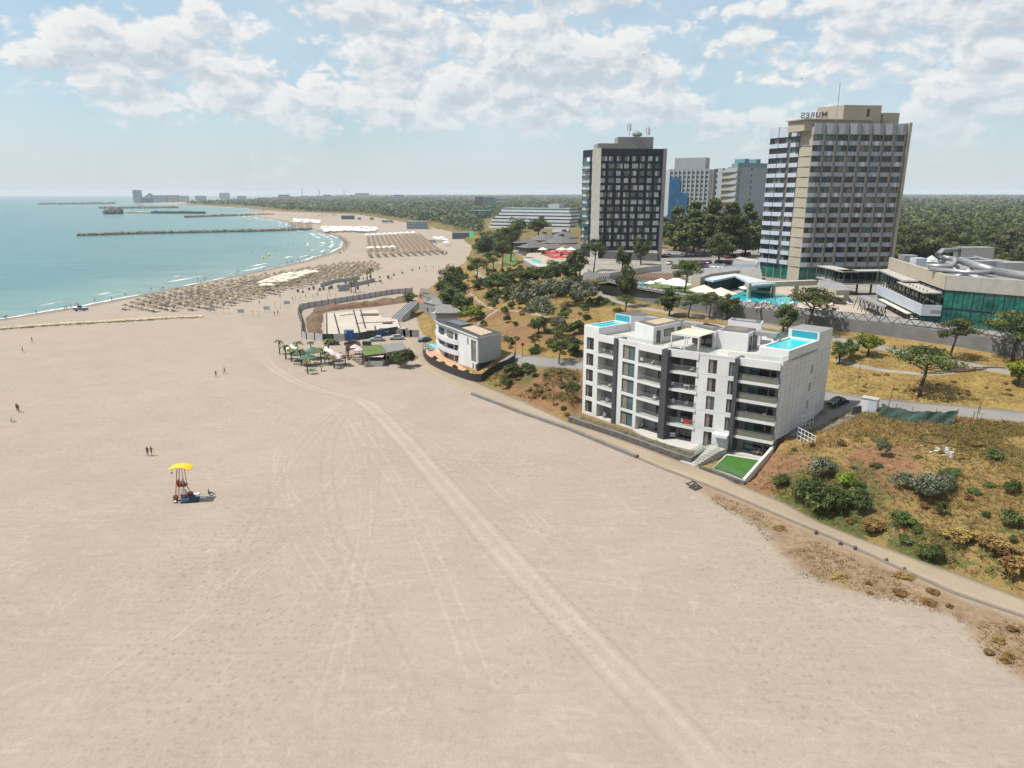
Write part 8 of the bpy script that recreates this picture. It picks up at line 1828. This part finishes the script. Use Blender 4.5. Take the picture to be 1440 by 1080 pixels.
def far_town():
    block('tower_block', 'grey tower block standing alone on the far headland', 'tower', 188, 197.5, 267.3, 284, 'tower_blue', 12, 3, 25)
    a = at(200, 284, 2.5); zt = zat(*a, 271.3); b = at(213, 284, 2.5); t = thing('pyramid_building', 'dark pointed building beside the far grey tower', 'building', (*a, 2.5)); mb = MB(); w = b[0]-a[0]; mb.prism([a, b, (b[0], b[1]+80), (a[0], a[1]+80)], 0, 6+(zt-6)*.35, 'net_green'); c = ((a[0]+b[0])/2, a[1]+40)
    mb.build('base', t); mb = MB(); z6 = 6.003+(zt-6)*.35; mb.add([(*a, z6), (*b, z6), (b[0], b[1]+80, z6), (a[0], a[1]+80, z6), (c[0], c[1], zt)], [(0,1,4), (1,2,4), (2,3,4), (3,0,4)], 'net_green'); mb.build('roof', t)
    for px0, px1, py0, py1, m, lab in ((215,234,274.6,284,'tower_blue','long far block of flats next to the pointed building'),(236,250,274.4,284,'cream_wall','far pinkish block of flats, second from the pointed building'),(252,263,275.2,284,'tower_white','far pale block of flats at the end of the headland row'),
        (309,321,271.3,280,'tower_blue','far flat block above the wood behind the beach'),(500,518,271.5,280,'tower_white','far white block on the skyline over the wood')): block('flats', lab, 'building', px0, px1, py0, py1, m, 5, 8, 30, 8 if py1 < 282 else 2.5)
    block('slab_hotel', 'brown slab building rising from the wood left of the stepped hotel', 'building', 668, 679, 276.5, 296, 'brown_roof', 5, 1, 30, 8); block('slab_hotel', 'teal topped building joined to the brown slab', 'building', 680, 697, 277.5, 294, 'teal_paint', 4, 6, 25, 8); block('slab_hotel', 'pale low building right of the brown slab', 'building', 697, 715, 279.5, 292, 'tower_white', 3, 8, 25, 8)
    block('roofed_hall', 'low building with teal roof left of the stepped hotel', 'building', 657, 690, 296, 305, 'teal_paint', 2, 8, 20, 8, 'teal_paint')
    block('beach_house', 'white and blue two storey beach house at the far end of the sand', 'building', 572, 600, 311.5, 322, 'tower_blue', 3, 7, 16, 2.2)
    for px0, px1, py0, py1, m, lab in ((591,608,296.2,303.5,'white_wall','white house at the wood edge above the beach'),(565,577,296,302,'red_tile','red roofed house in the far wood'),(537,552,309.3,313.3,'canvas','long low beach kiosk with pale roof'),(480,497,303,308,'dark_wall','dark low beach pavilion near the groin'),(503,506,306,308.5,'wood','tiny wooden hut on the far sand'),(520,524,306,308.5,'wood','tiny brown hut right of the other on the far sand'),(636,662,327,335.5,'dark_wall','dark beach club building at the bluff end'),(602,612,337.5,341,'cloth_white','white row of stalls right of the umbrella rows')):
        block('kiosk' if py1-py0 < 6 else 'house', lab, 'building', px0, px1, py0, py1, m, 1, 3, 10, 2.4)
    rr = random.Random(5); cn = ('nearest the headland', 'second along the skyline', 'third along the skyline', 'fourth along the skyline', 'fifth along the skyline', 'sixth along the skyline', 'seventh along the skyline', 'eighth along the skyline', 'closest to the dark tower')
    for i in range(9): px = 272 + i*58 + rr.uniform(-12, 12); block('flats', 'tiny pale building peeping out of the far wood, ' + cn[i], 'building', px, px + rr.uniform(5, 15), rr.uniform(273.4, 276), 281.5, rr.choice(('tower_white', 'cream_wall', 'tower_blue')), 3, 4, 30, 9)
    for px, py, h, lab in ((425,273,9,'tall thin radio mast on the skyline, left one'),(449,273,6.5,'thin radio mast on the skyline, middle one'),(484,273,6,'thin radio mast on the skyline, right one')):
        a = (((px-720)/1033)*4300, 4300); z0 = 20; zt = zat(*a, py-h); mb = MB(); mb.tube([(*a, z0-10), (*a, zt)], 2.2, 'metal', 4); tag(mb.build('radio_mast'), lab, 'mast')
    # inflatable slide by the beach club
    x, y = at(663, 337, 2.4); t = thing('inflatable_slide', 'green inflatable slide with yellow foot beside the dark beach club', 'slide', (x, y, gz(x, y))); mb = MB(); mb.prism([(-2,-2),(2,-2),(1.6,2),(-1.6,2)], 0, [1.5,1.5,8,8], 'inflatable_green'); mb.build('slide', t, world=False); mb = MB(); mb.box(-5, 6, -4.5, -2.1, 0, 1.2, 'buoy'); mb.build('foot', t, world=False); mb = MB(); mb.blob((0, 2, 8.8), (1, 1, 1), 'inflatable_red'); mb.build('top_ball', t, world=False)
    x, y = at(697, 333.5, 4); mb = MB(); mb.box(x-5, x+5, y-2, y+2, gz(x, y)-1, gz(x, y)+3.2, 'red_canvas'); tag(mb.build('red_tent'), 'red tent at the foot of the stepped hotel', 'tent')
far_town()

# ---------------------------------------------------------------- small things on the sand and on the slope
def bits():
    for i, (px, py) in enumerate(((298,440),(319,442.5),(339,443.5),(359.5,444.5),(375.5,439),(391,433.5),(404,431),(416,427))):
        x, y, z = P(px, py); lab = ('leftmost', 'second from the left', 'third from the left', 'fourth from the left', 'fifth from the left', 'sixth from the left', 'seventh from the left', 'rightmost')[i]
        t = thing('sign_frame', f'{"dark" if i % 2 == 0 else "pale open"} board on two legs in the sand, {lab} of the row', 'sign board', (x, y, z), -.15, 'boards on legs in the sand'); mb = MB()
        if i % 2 == 0: mb.box(-1.2, 1.2, -.04, .04, .9, 2.2, 'panel_grey')
        else: [mb.box(-1.2, 1.2, -.04, .04, q, q+.08, 'white_metal') for q in (.9, 2.12)]; [mb.box(q-.04, q+.04, -.04, .04, .98, 2.12, 'white_metal') for q in (-1.16, 1.16)]
        mb.build('board', t, world=False)
        for s in (-1, 1): mb = MB(); mb.box(s*1.05-.04, s*1.05+.04, .05, .12, -.2, 2.0, 'metal'); mb.build('leg', t, world=False)
    rng = random.Random(12); mb = MB(); mb.lathe([(.02, 0), (.4, 0), (.48, 1.15), (.42, 1.2), (.02, 1.05)], 'dark_wall', 8); bn = mb.build('litter_bin'); tag(bn, 'dark litter bin standing on the open sand', 'bin', 'litter bins on the sand'); first = True
    for px, py in ((419,411),(426,412),(435,408),(441,407),(450,409),(455,408),(463,407),(466,406),(476,405),(486,399),(498,397),(511,393),(521,391),(534,391),(546,391.5),(554,388),(566,385),(580,381),(590,378),(628,357),(622,356),(535,397),(518,402),(503,407)):
        x, y, z = P(px, py); o = bn if first else bn.copy()
        if not first: COL.objects.link(o)
        first = False; o.location = (x, y, z); o.rotation_euler = (0, 0, rng.uniform(0, 6)); k = rng.uniform(.8, 1.3); o.scale = (k, k, k)
    for lab, ln in (('long pale wind screen on the sand, sea side', [(451,404),(470,398),(500,394),(506,393.5)]), ('long pale wind screen on the sand, land side', [(476,407),(503,402),(527,396)]), ('short blue wind screen beside the two far palms', [(476,410),(492,408.5)])):
        mb = MB(); sweep(mb, [P(*q)[:2] for q in ln], -.1, 1.7, .1, 'panel_grey' if 'pale' in lab else 'tower_blue', 3); tag(mb.build('wind_screen'), lab, 'screen')
    # wall at the edge of the promenade, kerb, stones
    mb = MB(); sweep(mb, [at(*q, 1.9) for q in ((664,554.5),(735,581.5),(800,604),(896,645))], -.8, .55, .7, 'curb', 2); tag(mb.build('low_wall'), 'low weathered concrete wall between sand and promenade', 'wall')
    mb = MB(); sweep(mb, [at(*q, 1.9) for q in ((898,646),(939,663),(1000,686),(1040,702),(1109,731),(1201,770),(1273,803.7),(1345.6,836),(1440,867.5),(1500,897))], -.5, .28, .35, 'promenade', 2, None, 'curb'); tag(mb.build('kerb', kind='structure'))
    for i, (px, py) in enumerate(((1181.5,766),(1202.5,773),(1246,791),(1271.5,803),(1147,751))):
        x, y, z = P(px, py); mb = MB(); mb.blob((x, y, z+.25), (.25, .22, .32), 'stone', 8, 5, .18); tag(mb.build('marker_stone'), 'dark stone set at the sandy edge of the promenade', 'stone', 'stones along the promenade')
    x, y, z = P(976, 686); t = thing('wooden_steps', 'small dark slatted steps lying on the sand by the promenade', 'steps', (x, y, z), .7); mb = MB(); [mb.box(-.75, .75, -.8+k*.45, -.55+k*.45, .10+k*.17, .17+k*.17, 'dark_metal') for k in range(4)]; mb.build('tread', t, world=False); mb = MB(); [mb.prism([(s*.75-.05, -.9), (s*.75+.05, -.9), (s*.75+.05, .95), (s*.75-.05, .95)], [0, 0, .55, .55], [.16, .16, .75, .75], 'dark_metal') for s in (-1, 1)]; mb.build('stringer', t, world=False)
    # near slope: net fence, container, rusty posts, hose, rubble
    pts = [P(*q) for q in ((1238,584.5),(1250,587),(1275,590.5),(1300,592.5),(1330,595.5),(1343,594))]; t = thing('net_fence', 'sagging dark green netting fence along the road on the slope', 'fence', pts[0]); mb = MB(); n = 30; l = even([p[:2] for p in pts], n); g = terrain(l[:, 0], l[:, 1])
    V = []
    for i in range(n):
        hgt = 2.1 - .45*math.sin(math.pi*i/(n-1)) + .1*math.sin(i*1.7)
        V.append([(l[i, 0] + .25*math.sin(i*.9+j*1.3) - .18*j, l[i, 1] - .16*j*1.0 + .12*math.cos(i*1.1+j), g[i] + hgt*(1-j/4)) for j in range(5)])
    for i in range(n-1):
        for j in range(4): mb.quad(V[i][j], V[i+1][j], V[i+1][j+1], V[i][j+1], 'net_green')
    mb.build('netting', t, smooth=True)
    for i in (0, 7, 14, 22, 29): mb = MB(); mb.tube([(l[i, 0], l[i, 1]+.1, g[i]-.4), (l[i, 0]+random.uniform(-.1, .4), l[i, 1]+.1, g[i]+2.3)], .05, 'rust', 5); mb.build('post', t)
    x, y, z = P(1222, 577); t = thing('utility_cabinet', 'white concrete utility cabinet beside the black car', 'cabinet', (x, y, z), -.75); mb = MB(); mb.box(-1.3, 1.3, -.8, .8, -.5, 2.2, 'white_wall'); mb.build('body', t, world=False); mb = MB(); mb.box(-1.4, 1.4, -.9, .9, 2.203, 2.35, 'pale_concrete'); mb.build('lid', t, world=False); mb = MB(); mb.box(-.1, 1.1, -.83, -.803, .1, 1.9, 'panel_pale'); mb.build('door', t, world=False)
    a, b = P(1198, 585), P(1219, 575.5); f = frame(a[:2], b[:2]); mb = MB(); mb.obox(f, 0, f.L, -.25, 0, min(a[2], b[2])-.6, max(a[2], b[2])+.8, 'dark_wall'); tag(mb.build('low_wall'), 'short dark wall in front of the white utility cabinet', 'wall')
    rng = random.Random(2)
    for i, (px, py) in enumerate(((1344,640),(1350,630),(1356,618),(1362,606),(1367,597),(1373,590),(1377,583))):
        x, y, z = P(px, py); mb = MB(); mb.tube([(x, y, z-.4), (x+rng.uniform(-.2, .2), y+rng.uniform(-.2, .2), z+2.3)], .055, 'rust', 5)
        if i < 6: x2, y2, z2 = P(*((1350,630),(1356,618),(1362,606),(1367,597),(1373,590),(1377,583))[i]); mb.tube([(x, y, z+1.5), (x2, y2, z2+1.5)], .03, 'rust', 4)
        tag(mb.build('fence_post'), 'rusty leaning post with rail, in the row near the white rubble', 'post', 'rusty fence posts')
    x, y, z = P(1318, 620); mb = MB(); rr = []
    for k in range(70): a = 6.283*k/26; r_ = 1.6 + .5*math.sin(k*.23); X, Y = x + r_*1.2*math.cos(a), y + r_*math.sin(a); rr.append((X, Y, gz(X, Y)+.10+.03*(k//26)))
    mb.tube(rr, .07, 'frame_dark', 5); tag(mb.build('hose_coil'), 'coil of black hose lying on green grass by the rusty posts', 'hose')
    x, y, z = P(1328, 634); mb = MB()
    for k in range(26): X, Y = x+rng.gauss(0, .9), y+rng.gauss(0, .8); s = rng.uniform(.12, .38); mb.blob((X, Y, gz(X, Y)+s*.4), (s, s*.8, s*.6), 'debris', 5, 3, .3, rng)
    tag(mb.build('rubble_heap'), 'heap of white rubble and sacks beside the rusty posts', 'rubble')
    x, y, z = P(1352, 521); mb = MB()
    for k in range(16): X, Y = x+rng.gauss(0, 2.6), y+rng.gauss(0, 1.0); a = rng.uniform(-.5, .5); L = rng.uniform(1, 2.2); zz = gz(X, Y); mb.tube([(X-L*math.cos(a), Y-L*math.sin(a), zz+.15), (X+L*math.cos(a), Y+L*math.sin(a), zz+.25)], rng.uniform(.06, .14), 'bark', 5)
    tag(mb.build('branch_pile'), 'pile of cut branches and logs on the yellow grass', 'branches')
    for px, py, h, lab in ((1205,550,6.0,'thin lamp post on the yellow grass behind the apartments'),(1246,592,0,''),(725,505,5.0,'dark pole by the road beside the villa'),(735,502,3.4,'round sign on a post by the road beside the villa')):
        if not h: continue
        x, y, z = P(px, py); t = thing('lamp_post' if 'lamp' in lab else 'road_pole', lab, 'post', (x, y, z)); mb = MB(); mb.tube([(0,0,-.3),(0,0,h)], .07, 'metal' if 'lamp' in lab else 'bark', 6); mb.build('pole', t, world=False); mb = MB()
        if 'lamp' in lab: mb.box(-.15, .9, -.12, .12, h, h+.14, 'metal')
        elif 'sign' in lab: mb.tube([(0, -.05, h-.3), (0, -.1, h-.3)], .42, 'cloth_red', 14)
        else: mb.box(-.6, .6, -.05, .05, h-.5, h-.4, 'bark')
        mb.build('sign_disc' if 'sign' in lab else 'lamp_head' if 'lamp' in lab else 'cross_arm', t, world=False)
    a, b = P(1246, 560), P(1243, 595); mb = MB(); mb.tube([(b[0], b[1], b[2]-.3), (b[0]+.9, b[1]+.3, b[2]+6.2)], .06, 'bark', 5); tag(mb.build('leaning_pole'), 'thin leaning pole at the end of the green netting fence', 'pole')
    # terrace furniture by the pavilion
    mb = MB(); mb.lathe([(.02, .70), (.55, .70), (.55, .75), (.02, .76)], 'cloth_white', 10); mb.lathe([(.25, 0), (.05, .1), (.05, .70)], 'dark_metal', 6)
    for a in range(4): c = (.85*math.cos(a*1.57), .85*math.sin(a*1.57)); mb.box(c[0]-.2, c[0]+.2, c[1]-.2, c[1]+.2, .40, .46, 'dark_wall'); mb.box(c[0]-.2, c[0]+.2, c[1]+.17, c[1]+.2, .46, .9, 'dark_wall'); [mb.box(c[0]+s-.02, c[0]+s+.02, c[1]+q-.02, c[1]+q+.02, 0, .40, 'dark_wall') for s in (-.17, .17) for q in (-.17, .17)]
    tb = mb.build('cafe_table'); tag(tb, 'small round cafe table with dark chairs on the terrace of the glass building', 'table', 'cafe tables of the glass building'); first = True
    for k in range(18):
        u = (k//2 + .5)/9; px = 1246 + (1290-1246)*u + (k % 2)*5; py = 428 + (457-428)*u; x, y = at(px, py, PZ+.1); o = tb if first else tb.copy()
        if not first: COL.objects.link(o)
        first = False; o.location = (x, y, PZ+.10); o.rotation_euler = (0, 0, k)
    mb = MB(); lounger_mb(mb, 0, 0, 0, 0, 'cloth_white'); lg = mb.build('pool_lounger'); tag(lg, 'white sun lounger on the hotel pool deck', 'lounger', 'loungers on the hotel pool deck'); first = True; rr = random.Random(6)
    for k in range(56):
        px, py = rr.choice(((rr.uniform(1060,1130), rr.uniform(427,437)), (rr.uniform(935,1010), rr.uniform(408,420)), (rr.uniform(1140,1200), rr.uniform(428,447)), (rr.uniform(1030,1060), rr.uniform(424,430)))); x, y = at(px, py, PZ+.1)
        o = lg if first else lg.copy()
        if not first: COL.objects.link(o)
        first = False; o.location = (x, y, PZ+.11); o.rotation_euler = (0, 0, rr.choice((.5, 2.1)) + rr.uniform(-.1, .1))
    for k in range(34):
        px, py = rr.choice(((rr.uniform(1055,1130), rr.uniform(425,438)), (rr.uniform(930,1040), rr.uniform(408,426)))); x, y = at(px, py, PZ+.1); person(x, y, PZ+.1, rr.uniform(0, 6), rr.choice(('stand', 'walk')), rr.choice(CL), rr.choice(CL), 'tiny guest standing by the hotel pool and its parasols', 'guests at the hotel pool')
    for i, (px, py, d) in enumerate(((905,77,230),(1127,111,200))):
        r = Vector(ray(px, py)).normalized()*d; t = thing('seagull', ('seagull gliding in the sky high above the dark hotel tower', 'seagull gliding left of the cream tower mast')[i], 'bird', (r.x, r.y, r.z+H), .6); mb = MB(); mb.tube([(-.3,0,0),(-.1,0,.02),(.15,0,.02),(.3,0,0)], [.02,.08,.09,.03], 'cloth_white', 7); mb.build('body', t, world=False, smooth=True)
        for s in (-1, 1): mb = MB(); mb.add([(.12,0,.05),(-.1,0,.05),(-.12,s*.4,.22),(.10,s*.4,.22),(-.22,s*.85,.10),(.12,0,.035),(-.1,0,.035),(-.12,s*.4,.205),(.10,s*.4,.205)], [(0,1,2,3),(3,2,4),(8,7,6,5),(4,7,8)], 'metal'); mb.build('wing', t, world=False)
bits()
for lst in list(PROTO.values()):             # drop seed plants and cars that were never placed
    if isinstance(lst, list):
        for th, tree, used in lst:
            if not used:
                for c in kids(th): bpy.data.objects.remove(c)
                bpy.data.objects.remove(th)
for c in CARS.values():
    if not c[2]:
        for k in kids(c[0]): bpy.data.objects.remove(k)
        bpy.data.objects.remove(c[0])
haze()
